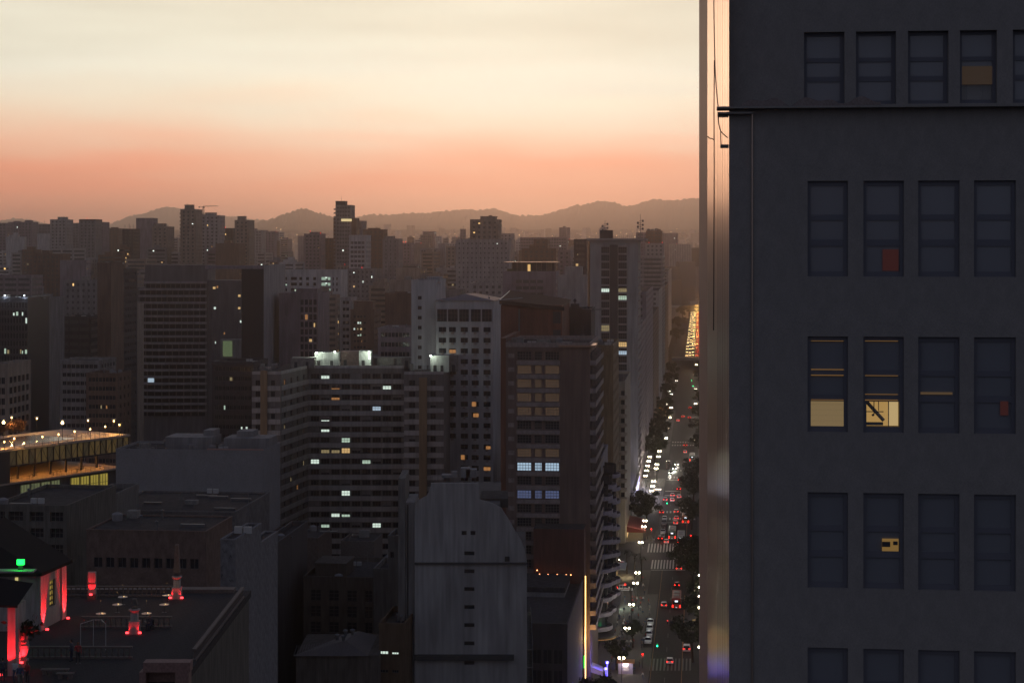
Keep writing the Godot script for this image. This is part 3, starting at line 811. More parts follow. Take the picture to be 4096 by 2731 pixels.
# ---------------------------------------------------------------- the dark office tower beside the camera
func office_tower() -> void:
	var D := 46.0
	var a := at(729, 245, D)
	a.y = 0
	var o := thing("office_tower", "dark stone office tower filling the right side with tall narrow windows", "building", a, -TURN)
	var X := func(px: float) -> float: return across(a, -TURN, px)
	var stone := mat("office_stone", Color(0.25, 0.235, 0.225), 0.85, "ashlar", 0.5)
	var polish := mat("polished_granite", Color(0.2, 0.12, 0.09), 0.3, "", 0.3, {"metallic_specular": 0.5})
	var right: float = X.call(1090)
	var cut := ht(109, D)
	# lower front: floors of 4 m
	var s := mb()
	var xs := []
	for q in [[807.6, 848.0], [863.4, 904.0], [918.2, 959.6], [974.0, 1016.0], [1030.0, 1072.0]]: xs.append([X.call(q[0]), X.call(q[1])])
	var ys := []
	for t in [807.0, 650.0, 493.6, 336.7, 180.2]: ys.append([ht(t + 96.3, 45.4), ht(t, 45.4)])
	var holes := []
	facade(s, Vector3.ZERO, Vector3.RIGHT, right, cut, xs, ys, 0.2, holes)
	# upper front, set back behind a ledge
	var upper := []
	var uxs := []
	for q in [[805.0, 846.0], [857.5, 898.0], [910.0, 951.0], [962.5, 1000.0], [1016.0, 1056.0]]: uxs.append([X.call(q[0]), X.call(q[1])])
	facade(s, Vector3(0, cut, -0.45), Vector3.RIGHT, right, 12.0, uxs, [[ht(103.0, 45.8) - cut, ht(30.0, 45.8) - cut], [ht(-60.0, 45.8) - cut, ht(-135.0, 45.8) - cut]], 0.3, upper)
	quad(s, Vector3(0, cut, 0), Vector3(right, cut, 0), Vector3(right, cut, -0.45), Vector3(0, cut, -0.45), Vector3.UP)
	part(o, "front_wall", done(s), stone)
	# the side along the avenue: polished granite between shallow ribs, closed by two standing piers
	s = mb()
	quad(s, Vector3(0, 0, 0), Vector3(0, cut + 12, 0), Vector3(0, cut + 12, -56), Vector3(0, 0, -56), Vector3.LEFT)
	part(o, "side_wall", done(s), polish)
	for k in 7:
		s = mb()
		var z := -2.0 - k * 5.2
		box(s, Vector3(-0.004 - 0.001 * (k % 3), 0, z - 0.16), Vector3(0.01, cut + 12, z))
		part(o, "rib", done(s), polish)
	for q in [[-0.36, 0.01, -41.0, -30.0, mat("tan_sheen_stone", Color(0.4, 0.26, 0.17), 0.3, "ashlar", 0.3)], [-0.755, -0.3, -57.0, -40.0, mat("brown_sheen_stone", Color(0.36, 0.22, 0.165), 0.6, "ashlar", 0.3)]]:
		s = mb()      # piers splayed to the western sky, its warm sheen put into their colour
		var n := Vector3(q[3] - q[2], 0, 0).rotated(Vector3.UP, 0.0).normalized() * -1.0
		quad(s, Vector3(q[1], 0, q[3]), Vector3(q[0], 0, q[2] + 1.0), Vector3(q[0], cut + 15, q[2] + 1.0), Vector3(q[1], cut + 15, q[3]), n)
		quad(s, Vector3(q[0], 0, q[2] + 1.0), Vector3(q[0], 0, q[2]), Vector3(q[0], cut + 15, q[2]), Vector3(q[0], cut + 15, q[2] + 1.0), Vector3.LEFT)
		part(o, "pier", done(s), q[4])
	s = mb()
	box(s, Vector3(0.02, 0, -56), Vector3(right, cut + 11.9, -0.9))
	part(o, "core", done(s), mats["dark_inside"])
	# ledge and its ends round the corner
	s = mb()
	box(s, Vector3(-0.31, ht(109.2, D), -0.5), Vector3(right, ht(107.2, D), 0.34))
	box(s, Vector3(-0.29, ht(114.3, D), -0.46), Vector3(0.6, ht(112.4, D), 0.24))
	part(o, "ledge", done(s), stone)
	part(o, "bracket", one_box(Vector3(-0.22, ht(147.4, D), -0.3), Vector3(-0.01, ht(144.2, D), 0.05)), mats["frame"])
	part(o, "bracket", one_box(Vector3(-0.26, ht(116.4, D), -0.3), Vector3(-0.01, ht(115.2, D), 0.02)), mats["frame"])
	# cables down the corner
	var wire := mat("cable", Color(0.05, 0.03, 0.025), 0.6)
	for pts in [[[713.6, -20, 0.1], [714.3, 40, 0.1], [715.2, 70, 0.1], [716.6, 92, 0.1], [718.2, 107, 0.1]], [[714.4, 60, 0.0], [714.0, 110, 0], [714.2, 170, 0.0], [713.6, 330, 0]], [[718.0, 114, 0.1], [718.8, 124, 0.05], [720.6, 131, 0.0], [723.4, 134, 0.0], [727.5, 137.5, 0.0]], [[720.6, 131, 0.0], [721.0, 144, 0.0]], [[707.4, 136, -2.0], [709.6, 138.2, -2.0], [711.8, 138.4, -2.0], [714.0, 139.8, -2.0]]]:
		s = mb()
		var line := []
		for q in pts:
			var v := at(q[0], q[1], D - q[2])
			line.append(o.transform.affine_inverse() * v)
		rope(s, line, 0.014, 5)
		part(o, "cable", done(s), wire)
	s = mb()
	tube(s, Vector3(X.call(752.2), 0, 0.03), Vector3(X.call(752.2), ht(114, D), 0.03), 0.026, 0.026, 10)
	part(o, "downpipe", done(s), mat("edge_strip_metal", Color(0.42, 0.33, 0.27), 0.28, "", 0.1, {"metallic": 0.7}))  # added strip; pale metal stands in for a wall edge catching sky light
	# crumpled netting left along the ledge
	s = mb()
	var tops := []
	for i in 61:
		var f := i / 60.0
		var px := lerpf(741, 880, f)
		tops.append(Vector2(X.call(px), 0.06 + 0.14 * absf(sin(f * 9.0)) + 0.05 * sin(f * 31.0)))
	for i in 60:
		var p: Vector2 = tops[i]
		var q: Vector2 = tops[i + 1]
		var y := ht(107.2, D)
		quad(s, Vector3(p.x, y, 0.3), Vector3(q.x, y, 0.3), Vector3(q.x, y + q.y, 0.12), Vector3(p.x, y + p.y, 0.12), Vector3(0, 0.4, 0.9).normalized())
		quad(s, Vector3(p.x, y + p.y, 0.12), Vector3(q.x, y + q.y, 0.12), Vector3(q.x, y, -0.2), Vector3(p.x, y, -0.2), Vector3(0, 0.8, -0.6).normalized())
	part(o, "netting", done(s), mat("netting", Color(0.24, 0.2, 0.19), 0.95, "grime", 2.0))
	# windows: a dark sash window with three lights, one above the other
	var cells := [[0.057, 0.32], [0.39, 0.59], [0.65, 0.95]]
	for q in holes + upper:
		var w: float = q.w
		var h: float = q.h
		var win := part(o, "window", frame_of(w, h, cells), mat("sash", Color(0.12, 0.12, 0.14), 0.7))
		win.transform = Transform3D(Basis(), q.o)
		for c in 3:
			var lo := Vector2(0.085 * w, cells[c][0] * h)
			var hi := Vector2(0.905 * w, cells[c][1] * h)
			var kind := ""
			if holes.has(q):
				var r: int = 4 - q.r    # 4 lowest row counted from the top: 4 3 2 1 0
				if q.c == 0 and q.r == 3 and c == 0: kind = "blind"
				elif q.c == 1 and q.r == 3 and c == 0: kind = "room"
			elif q.c == 3 and q.r == 0 and c == 0: kind = "shelf"
			if kind == "":
				var pane := mb()
				quad(pane, Vector3(lo.x, lo.y, 0.05), Vector3(hi.x, lo.y, 0.05), Vector3(hi.x, hi.y, 0.05), Vector3(lo.x, hi.y, 0.05), Vector3.BACK)
				part(win, "pane", done(pane), mats["office_glass"])
			elif kind == "blind":
				var pane := mb()
				quad(pane, Vector3(lo.x, lo.y, 0.03), Vector3(hi.x, lo.y, 0.03), Vector3(hi.x, hi.y, 0.03), Vector3(lo.x, hi.y, 0.03), Vector3.BACK)
				part(win, "window_blind", done(pane), lit_cloth("blind_light", Color(1.0, 0.85, 0.6), 0.2)).set_meta("label", "drawn blind lit from the room behind")
			else:
				lit_room(win, lo, hi, kind)
		win.set_meta("label", "tall dark sash window")
	# thin lines of room light under lowered blinds
	for q in [[811.2, 843.9, 370.2, 0.8], [811.2, 843.9, 376.0, 0.8], [865.4, 898.4, 376.0, 0.6], [865.4, 898.4, 394.8, 0.6], [811.2, 843.9, 341.4, 0.5], [865.4, 898.4, 341.2, 0.6], [811.2, 843.9, 400.8, 0.6], [865.4, 898.4, 400.6, 0.9], [921.0, 953.0, 393.3, 2.4]]:
		s = mb()
		box(s, Vector3(X.call(q[0]), ht(q[2] + q[3] / 2, 45.4), -0.1), Vector3(X.call(q[1]), ht(q[2] - q[3] / 2, 45.4), -0.09))
		part(o, "window_gap_light", done(s), glow("gap_light", Color(1.0, 0.74, 0.4), 0.16) if q[3] < 2.0 else glow("gap_dim", Color(1.0, 0.8, 0.55), 0.07))
	for q in [[883.0, 899.0, 249.0, 270.5, "dim brownish pane"], [882.5, 899.0, 538.5, 551.0, "half lit room"], [1001.0, 1009.0, 400.0, 414.0, "dim brownish pane"], [964.8, 997.0, 64.5, 83.0, "dim blind"]]:  # the small patch furthest right is a dim reflection painted as glow
		s = mb()
		box(s, Vector3(X.call(q[0]), ht(q[3], 45.6), -0.115 if q[2] > 100 else -0.665), Vector3(X.call(q[1]), ht(q[2], 45.6), -0.105 if q[2] > 100 else -0.655))
		var m: Material = glow("brown_patch_light", Color(0.9, 0.42, 0.3), 0.035)
		if q[4] == "half lit room": m = glow("half_room_light", Color(1.0, 0.78, 0.42), 0.17)
		if q[4] == "dim blind": m = glow("dim_blind_light", Color(1.0, 0.8, 0.6), 0.028)
		part(o, "window_glow_patch", done(s), m).set_meta("label", q[4])
	s = mb()
	box(s, Vector3(X.call(882.5), ht(546.5, 45.6), -0.1), Vector3(X.call(890.5), ht(541.5, 45.6), -0.06))
	box(s, Vector3(X.call(893.5), ht(544.5, 45.6), -0.1), Vector3(X.call(898.0), ht(541.0, 45.6), -0.06))
	part(o, "office_shelf", done(s), mats["frame_dark"])

func frame_of(w: float, h: float, cells: Array) -> ArrayMesh:
	var s := mb()
	box(s, Vector3(0, 0, 0), Vector3(0.085 * w, h, 0.1))
	box(s, Vector3(0.905 * w, 0, 0), Vector3(w, h, 0.1))
	var y := 0.0
	for c in cells:
		box(s, Vector3(0.085 * w, y * h, 0.0), Vector3(0.905 * w, c[0] * h, 0.09))
		y = c[1]
	box(s, Vector3(0.085 * w, y * h, 0.0), Vector3(0.905 * w, h, 0.09))
	return done(s)
func lit_cloth(called: String, c: Color, e: float) -> StandardMaterial3D:
	if mats.has(called): return mats[called]
	var m := glow(called, c, e)
	var im := Image.create(64, 64, false, Image.FORMAT_RGB8)
	for y in 64:
		for x in 64:
			var v := 0.82 + 0.18 * (1.0 if (x / 2 + y / 2) % 2 == 0 else 0.3) - 0.1 * float(y % 16 == 0)
			im.set_pixel(x, y, Color(v, v, v))
	m.emission_operator = BaseMaterial3D.EMISSION_OP_MULTIPLY
	m.emission_texture = ImageTexture.create_from_image(im)
	m.uv1_triplanar = true
	m.uv1_scale = Vector3.ONE * 1.8
	return m
func lit_room(win: Node, lo: Vector2, hi: Vector2, kind: String) -> void:
	# a room behind the pane: lit back wall, sides, and what stands in it
	var w := hi.x - lo.x
	var h := hi.y - lo.y
	var c := Color(1.0, 0.8, 0.47)
	part(win, "lit_window_room", one_box(Vector3(lo.x - 0.02, lo.y - 0.02, -0.42), Vector3(hi.x + 0.02, hi.y + 0.02, -0.4)), glow("room_light" if kind == "room" else "shelf_light", c, 0.4 if kind == "room" else 0.17)).set_meta("label", "lit room wall")
	if kind == "room":
		part(win, "door_leaf", one_box(Vector3(lo.x + 0.72 * w, lo.y, -0.3), Vector3(hi.x, hi.y, -0.28)), glow("door_light", Color(1.0, 0.86, 0.6), 0.5))
		var s := mb()
		var a := Vector3(lo.x + 0.02 * w, lo.y + h * 0.98, -0.25)
		var b := Vector3(lo.x + 0.56 * w, lo.y + h * 0.2, -0.25)
		tube(s, a, b, 0.045, 0.045, 4)
		part(win, "stair_stringer", done(s), mats["concrete"])
		s = mb()
		tube(s, Vector3(lo.x + 0.26 * w, hi.y, -0.2), Vector3(lo.x + 0.26 * w, lo.y + h * 0.42, -0.2), 0.012)
		tube(s, Vector3(lo.x + 0.4 * w, hi.y, -0.2), Vector3(lo.x + 0.4 * w, lo.y + h * 0.6, -0.2), 0.01)
		tube(s, Vector3(lo.x, lo.y + h * 0.56, -0.2), Vector3(lo.x + 0.55 * w, lo.y + h * 0.56, -0.2), 0.012)
		lathe(s, Vector3(lo.x + 0.23 * w, lo.y + h * 0.37, -0.2), [[0.0, 0.0], [0.035, 0.02], [0.035, 0.05], [0.0, 0.07]], 8)
		tube(s, Vector3(lo.x + 0.7 * w, lo.y, -0.2), Vector3(lo.x + 0.7 * w, hi.y, -0.2), 0.012)
		part(win, "rail", done(s), mats["frame_dark"])
		part(win, "skirting", one_box(Vector3(lo.x, lo.y, -0.38), Vector3(lo.x + 0.55 * w, lo.y + h * 0.12, -0.3)), mats["frame"])
	else:
		var s := mb()
		for x in [0.17, 0.7]: box(s, Vector3(lo.x + x * w, lo.y, -0.1), Vector3(lo.x + x * w + 0.02, hi.y, -0.06))
		box(s, Vector3(lo.x + 0.2 * w, lo.y, -0.3), Vector3(lo.x + 0.56 * w, hi.y, -0.2))
		part(win, "shelf", done(s), mats["frame"])
	var pane := mb()
	quad(pane, Vector3(lo.x, lo.y, 0.05), Vector3(hi.x, lo.y, 0.05), Vector3(hi.x, hi.y, 0.05), Vector3(lo.x, hi.y, 0.05), Vector3.BACK)
	part(win, "pane", done(pane), mats["clear_glass"])

# ---------------------------------------------------------------- the nearer buildings
func near_city() -> void:
	var G := "buildings around the avenue"
	var white := mat("hotel_white", Color(0.5, 0.49, 0.5), 0.85, "streak", 0.05)
	var brownm := mat("brown_plaster", Color(0.19, 0.13, 0.11), 0.85, "streak", 0.05)
	var spandrel := mat("spandrel", Color(0.33, 0.27, 0.25), 0.85, "grime", 0.1)
	# tall striped tower on the avenue
	var t := block({"x0": 590, "x1": 638, "top": 243.0, "depth": 738, "wall": mat("striped_tower_wall", Color(0.36, 0.34, 0.33), 0.8, "streak", 0.05), "called": "striped_tower", "label": "tall slab tower with vertical strips of dark windows beside the avenue", "deep": 32.0, "group": G,
		"xs_px": [[601.2, 609.4], [618.2, 626.8]], "row_px": [246.5, 7.8, 6.3, 36], "faces": "f", "nx": 4, "ny": 2, "bar": 0.1, "parapet": 1.2, "trim": mat("tower_slab", Color(0.3, 0.27, 0.25), 0.8),
		"lit": [[0, 5, "lit_white"], [1, 6, "lit_green"], [1, 5, "lit_dim"], [0, 10, "lit_dim"], [1, 12, "lit_warm"], [1, 13, "lit_blue"], [1, 17, "lit_blue"]]})
	var z: Vector3 = t.get_meta("size")
	var s := mb()
	box(s, Vector3(across(t.position, -TURN, 609.8), 0, 0.02), Vector3(across(t.position, -TURN, 617.8), z.y - 0.6, 0.25))
	part(t, "recess_shade_strip", done(s), WALLS["dark"])  # shade of a recess drawn as a strip of dark wall
	s = mb()
	box(s, Vector3(-1.2, z.y + 1.2, -z.z), Vector3(z.x + 3.2, z.y + 2.0, 1.2))
	part(t, "roof_slab", done(s), mat("tower_slab", Color(0.3, 0.27, 0.25)))
	var holes := []
	s = mb()
	var rows := []
	for i in 36: rows.append([ht(252.8 + 7.8 * (35 - i), 738), ht(246.5 + 7.8 * (35 - i), 738)])
	facade(s, Vector3(z.x + 0.02, 0, -0.4), Vector3.FORWARD, z.z - 0.4, z.y, [[1.0, 6.4], [8.0, 14.0], [16.0, 22.0], [24.0, 30.5]], rows, 0.35, holes)
	part(t, "avenue_front", done(s), mat("striped_tower_wall", Color(0.36, 0.34, 0.33)))
	for q in holes: put_window(t, q, 3, 1, mats[["lit_warm", "lit_dim", "lit_white"][q.r % 3]] if (q.r * 7 + q.c * 5) % 41 == 0 else null)
	s = mb()
	for y in rows: box(s, Vector3(z.x + 0.02, y[0] - 0.5, -z.z), Vector3(z.x + 0.6, y[0] - 0.25, -0.4))
	part(t, "ledge_band", done(s), spandrel).set_meta("kind", "stuff")
	s = mb()      # polished fins on the left edge, turned to the western sky
	for k in 2:
		var x := -1.2 + k * 0.6
		quad(s, Vector3(x, 20, -3.6), Vector3(x + 0.5, 20, -0.8), Vector3(x + 0.5, z.y + 0.8, -0.8), Vector3(x, z.y + 0.8, -3.6), Vector3(-0.985, 0, 0.175))
		quad(s, Vector3(x + 0.5, 20, -0.8), Vector3(x + 0.55, 20, -3.6), Vector3(x + 0.55, z.y + 0.8, -3.6), Vector3(x + 0.5, z.y + 0.8, -0.8), Vector3.RIGHT)
	part(t, "edge_fin", done(s), mat("fin_metal", Color(0.75, 0.5, 0.3), 0.3, "", 0.1, {"metallic": 0.6}))
	s = mb()
	box(s, Vector3(4.0, z.y + 2.0, -6.0), Vector3(9.2, z.y + 5.4, -1.5))
	part(t, "plant_room", done(s), WALLS["dark"])
	for m in [[6.0, 9.5], [20.5, 12.0]]:
		s = mb()
		tube(s, Vector3(m[0], z.y + 2, -3), Vector3(m[0], z.y + m[1], -3), 0.16, 0.08, 6)
		for k in 5:
			tube(s, Vector3(m[0] - 1.1 + 0.15 * k, z.y + m[1] * 0.5 + k * 0.8, -3), Vector3(m[0] + 1.1 - 0.15 * k, z.y + m[1] * 0.5 + k * 0.8, -3), 0.06, 0.06, 4)
			lathe(s, Vector3(m[0] + (1.0 if k % 2 == 0 else -1.0), z.y + m[1] * 0.5 + k * 0.8 - 0.5, -2.8), [[0.0, 0.0], [0.42, 0.1], [0.42, 0.9], [0.0, 1.0]], 8)
		part(t, "antenna_mast", done(s), mats["metal"])
	for k in 16:
		s = mb()
		tube(s, Vector3(9.5 + k * 0.85, z.y + 2, 0.6), Vector3(9.5 + k * 0.85, z.y + 3.3, 0.6), 0.06, 0.06, 4)
		part(t, "roof_post", done(s), mats["metal"])

	# brown corner block with balconies along the avenue
	var warm_room := lit_cloth("room_curtain", Color(1.0, 0.8, 0.62), 0.062)
	mats["lit_room_dim"] = warm_room
	glow("lit_office", Color(0.78, 0.9, 1.0), 0.62)
	glow("lit_office_dim", Color(0.66, 0.74, 1.0), 0.16)
	var lit := []
	for r in [1, 2, 3, 4, 7]:
		for c in 3: lit.append([c, r, "lit_room_dim"])
	for c in 3:
		lit.append([c, 8, "lit_office"])
		lit.append([c, 10, "lit_office_dim"])
	var b := block({"x0": 506, "x1": 590, "top": 346.5, "depth": 407, "wall": brownm, "called": "corner_block", "label": "brown corner block with rows of warm curtained and white lit windows", "deep": 33.0, "group": G,
		"xs_px": [[517.0, 531.3], [534.6, 541.8], [545.0, 559.2]], "row_px": [351.0, 13.83, 8.4, 24], "faces": "f", "nx": 5, "ny": 3, "bar": 0.09, "rec": 0.35, "parapet": 1.0, "trim": spandrel, "lit": lit})
	z = b.get_meta("size")
	s = mb()
	var x0 := across(b.position, -TURN, 516.6)
	var x1 := across(b.position, -TURN, 560.0)
	for i in 24:
		var y := ht(351.0 + 13.83 * i + 8.6, 407)
		box(s, Vector3(x0, y - 1.05, 0.01), Vector3(x1, y - 0.12, 0.3))
	part(b, "balcony_band", done(s), spandrel).set_meta("kind", "stuff")
	for i in 20:
		var y := ht(351.0 + 13.83 * i + 8.6, 407)
		s = mb()     # one balcony: floor, solid front, end walls
		box(s, Vector3(z.x, y - 1.1, -z.z + 0.5), Vector3(z.x + 1.35, y - 0.95, 0.05))
		box(s, Vector3(z.x + 1.22, y - 0.95, -z.z + 0.5), Vector3(z.x + 1.35, y + 0.05, 0.05))
		box(s, Vector3(z.x, y - 0.95, -0.08), Vector3(z.x + 1.22, y + 0.05, 0.05))
		for k in 3: box(s, Vector3(z.x, y - 0.95, -8.0 - 8 * k), Vector3(z.x + 1.22, y + 1.6, -7.85 - 8 * k))
		part(b, "balcony", done(s), spandrel)
		s = mb()
		quad(s, Vector3(z.x + 0.02, y, -z.z + 1), Vector3(z.x + 0.02, y, -1), Vector3(z.x + 0.02, y + 1.7, -1), Vector3(z.x + 0.02, y + 1.7, -z.z + 1), Vector3.RIGHT)
		part(b, "balcony_glazing", done(s), mats["glass"])
		part(b, "vent_plate", one_box(Vector3(0.5, y + 0.5, 0.01), Vector3(1.9, y + 1.5, 0.08)), spandrel)
	s = mb()
	box(s, Vector3(-1.25, 0, -z.z), Vector3(-0.01, z.y + 2, -0.3))
	part(b, "red_pilaster", done(s), WALLS["brick"])
	s = mb()
	for k in 22: tube(s, Vector3(k * z.x / 21, z.y + 1, -0.12), Vector3(k * z.x / 21, z.y + 2.1, -0.12), 0.03, 0.03, 4)
	for k in 3: tube(s, Vector3(0, z.y + 1.4 + k * 0.35, -0.12), Vector3(z.x, z.y + 1.4 + k * 0.35, -0.12), 0.025, 0.025, 4)
	part(b, "railing", done(s), mats["metal"])
	for q in [[2.0, 3.0, 1.6, 2.0], [6.5, 5.0, 3.0, 1.4], [12.5, 2.2, 2.2, 1.1]]:
		part(b, "roof_shed", one_box(Vector3(q[0], z.y, -q[1] - 2), Vector3(q[0] + q[2], z.y + q[3], -q[1])), mats["concrete"])
	s = mb()
	box(s, Vector3(z.x - 7.0, z.y + 0.1, -9), Vector3(z.x + 1.2, z.y + 0.5, 0.6))
	part(b, "corner_canopy", done(s), mat("copper_roof", Color(0.34, 0.2, 0.13), 0.35))

	# red rendered attic house behind it, with a bright edged metal roof
	var r := block({"x0": 500.8, "x1": 562, "top": 304.5, "depth": 445, "wall": mat("red_render", Color(0.2, 0.085, 0.06), 0.85, "streak", 0.06), "called": "attic_house", "label": "rust red rendered attic house with a tilted metal roof", "style": "blank", "faces": "", "deep": 26.0, "lit": 0, "parapet": 0.0, "group": G})
	z = r.get_meta("size")
	s = mb()
	var A := Vector3(-0.3, z.y + 1.2, 0.6)
	var B := Vector3(z.x + 0.6, z.y - 0.4, 0.6)
	var C := Vector3(z.x + 0.6, z.y + 0.6, -26)
	var E := Vector3(-0.3, z.y + 3.0, -26)
	quad(s, A, B, C, E, Vector3.UP)
	quad(s, A, B, B - Vector3(0, 1.0, 0), A - Vector3(0, 1.0, 0), Vector3.BACK)
	part(r, "metal_roof", done(s), mat("sheet_metal", Color(0.07, 0.055, 0.05), 0.95))
	s = mb()
	tube(s, A, A.lerp(E, 0.9), 0.14, 0.14, 4)
	tube(s, A + Vector3(4.5, 0.2, -12), A, 0.1, 0.1, 4)
	part(r, "roof_edge", done(s), mats["steel"])
	s = mb()
	box(s, Vector3(z.x - 2.2, z.y - 4.5, 0.01), Vector3(z.x - 0.3, z.y - 1.6, 0.1))
	box(s, Vector3(z.x - 2.2, z.y - 9.0, 0.01), Vector3(z.x - 0.3, z.y - 6.1, 0.1))
	part(r, "louvre", done(s), mats["frame_dark"])
	s = mb()
	box(s, Vector3(4.4, z.y - 9.0, 0.01), Vector3(4.75, z.y - 1.0, 0.12))
	part(r, "downpipe", done(s), mats["frame"])
	# dark gabled stage house
	var k2 := block({"x0": 562.2, "x1": 591, "top": 311.0, "depth": 470, "wall": "dark", "called": "dark_block", "label": "dark windowless block with a stepped gable and ball finial", "style": "blank", "faces": "", "deep": 18.0, "lit": 0, "parapet": 0.6, "group": G})
	z = k2.get_meta("size")
	s = mb()
	box(s, Vector3(1.4, z.y, -1.2), Vector3(5.2, z.y + 1.0, 0.05))
	box(s, Vector3(2.2, z.y + 1.0, -1.2), Vector3(4.4, z.y + 2.0, 0.05))
	lathe(s, Vector3(3.3, z.y + 2.0, -0.5), [[0.16, 0.0], [0.14, 0.4], [0.42, 0.7], [0.42, 1.0], [0.0, 1.4]], 10)
	part(k2, "gable", done(s), WALLS["dark"])

	# white hotel block
	var hl := [[3, 7, "lit_amber"], [3, 8, "lit_amber"], [2, 12, "lit_amber"], [2, 13, "lit_amber"], [4, 11, "lit_amber"], [4, 13, "lit_amber"], [1, 2, "lit_amber"]]
	var h := block({"x0": 436, "x1": 493.2, "top": 301.5, "depth": 510, "wall": white, "called": "hotel_block", "label": "white hotel like block with a grid of punched windows and hipped roof", "deep": 24.0, "group": G, "parapet": 0.4,
		"xs_px": [[438.8, 446.2], [449.0, 455.8], [460.6, 467.9], [471.5, 478.8], [483.4, 490.6]], "row_px": [326.5, 10.62, 5.0, 18], "faces": "f", "lit": hl, "nx": 2, "ny": 1, "keep": func(c, rr): return rr > 6 or c > 1 })
	z = h.get_meta("size")
	for i in 5:
		s = mb()
		var xa: float = across(h.position, -TURN, [437.2, 448.0, 459.2, 471.0, 482.0][i])
		box(s, Vector3(xa, ht(321.0, 510), 0.01), Vector3(xa + 2.75, ht(308.6, 510), 0.04))
		var wn := part(h, "attic_window", done(s), mats["glass"])
		s = mb()
		for j in 4: box(s, Vector3(xa + j * 0.9, ht(321.0, 510), 0.05), Vector3(xa + j * 0.9 + 0.07, ht(308.6, 510), 0.12))
		for j in 4: box(s, Vector3(xa, ht(321.0 - j * 4.0, 510), 0.05), Vector3(xa + 2.75, ht(321.0 - j * 4.0, 510) + 0.07, 0.11))
		part(wn, "glazing_bars", done(s), mats["frame"])
	s = mb()
	var top := z.y + 0.4
	var e0 := Vector3(-0.5, top, 0.5)
	var e1 := Vector3(z.x + 0.5, top, 0.5)
	var e2 := Vector3(z.x + 0.5, top, -24.5)
	var e3 := Vector3(-0.5, top, -24.5)
	var r0 := Vector3(z.x * 0.45, top + 1.7, -8)
	var r1 := Vector3(z.x * 0.55, top + 1.7, -16)
	quad(s, e0, e1, r0, r0, Vector3(0, 0.9, 0.3).normalized())
	quad(s, e1, e2, r1, r0, Vector3(0.4, 0.9, 0).normalized())
	quad(s, e3, e0, r0, r1, Vector3(-0.4, 0.9, 0).normalized())
	part(h, "hipped_roof", done(s), mat("roof_tile", Color(0.13, 0.12, 0.13), 0.55))
	s = mb()
	for i in 18:
		for c in 5:
			if 17 - i > 6 or c > 1: cbox(s, Vector3(across(h.position, -TURN, [442.5, 452.4, 464.2, 475.1, 487.0][c]), ht(326.5 + 10.62 * i + 6.9, 510), 0.25), Vector3(0.75, 0.5, 0.5))
	part(h, "cooling_units", done(s), spandrel).set_meta("kind", "stuff")
	holes = []
	s = mb()
	facade(s, Vector3(z.x + 0.02, 0, -0.2), Vector3.FORWARD, 22.0, z.y, [[3.0, 6.0], [9.0, 12.0], [15.0, 18.0]], [[ht(321, 510), ht(309, 510)]], 0.3, holes)
	part(h, "side_wall", done(s), white)
	for q in holes: put_window(h, q, 2, 4)
	# its stair tower
	var st := block({"x0": 411.4, "x1": 435.8, "top": 282.5, "depth": 516, "wall": white, "called": "stair_tower", "label": "white stair tower with one column of windows beside the hotel like block", "deep": 20.0, "group": G, "fine": true, "xs_px": [[417.8, 421.6]], "row_px": [295.6, 9.9, 3.6, 14], "faces": "f", "lit": 0, "crown": [["mast", 0.5, 0.2, 0, 3.5, 0], ["house", 0.55, 0.2, 4.0, 1.4, 4.0], ["rail", 0.0, 0.0]]})
	st.set_meta("group", G)

	# flat roofed penthouse block, and the pale walls beside it
	var f := block({"x0": 503, "x1": 556, "top": 272.6, "depth": 880, "wall": "mauve", "called": "penthouse_block", "label": "mauve block with a flat roofed glazed penthouse and one tall lit window", "deep": 22.0, "group": G, "style": "bands", "row_px": [279.5, 6.4, 3.2, 14], "lit": 3, "cols": 12, "margin": 6.0})
	z = f.get_meta("size")
	part(f, "penthouse_glazing", one_box(Vector3(4.2, z.y + 0.05, -14), Vector3(z.x - 1.0, z.y + 5.0, -2.5)), mats["glass"])
	part(f, "penthouse_roof", one_box(Vector3(0.2, z.y + 5.0, -16), Vector3(z.x + 0.6, z.y + 5.4, 0.2)), mat("copper_roof", Color(0.34, 0.2, 0.13)))
	part(f, "lit_penthouse_window", one_box(Vector3(across(f.position, -TURN, 527.2), z.y + 0.3, -2.49), Vector3(across(f.position, -TURN, 530.0), z.y + 4.2, -2.44)), glow("penthouse_light", Color(1.0, 0.8, 0.5), 0.75)).set_meta("label", "tall lit penthouse window")
	for k in 9:
		part(f, "mullion", one_box(Vector3(4.2 + k * 2.4, z.y, -2.48), Vector3(4.35 + k * 2.4, z.y + 5.0, -2.3)), mats["frame"])
	part(f, "hedge_box", one_box(Vector3(2.0, z.y + 0.9, -0.9), Vector3(5.0, z.y + 2.0, -0.3)), mat("plant", Color(0.05, 0.07, 0.03), 0.9))
	block({"x0": 558, "x1": 589, "top": 276.8, "depth": 840, "wall": "pale", "called": "party_wall_block", "label": "pale blank party wall left of the striped tower", "style": "blank", "faces": "", "deep": 18.0, "lit": 0, "group": G, "crown": [["house", 0.2, 0.2, 8.0, 4.6, 8.0]]})
	block({"x0": 470, "x1": 504, "top": 284, "depth": 960, "wall": "pale", "label": "pale block with a recessed terrace left of the penthouse block", "group": G, "lit": 3})
	block({"x0": 534, "x1": 562, "top": 300, "depth": 700, "wall": "mauve", "label": "low mauve block under the penthouse block", "group": G, "lit": 2, "style": "bands", "fine": false})

	# left half: banded, stepped office slab
	stepped_slab(G)
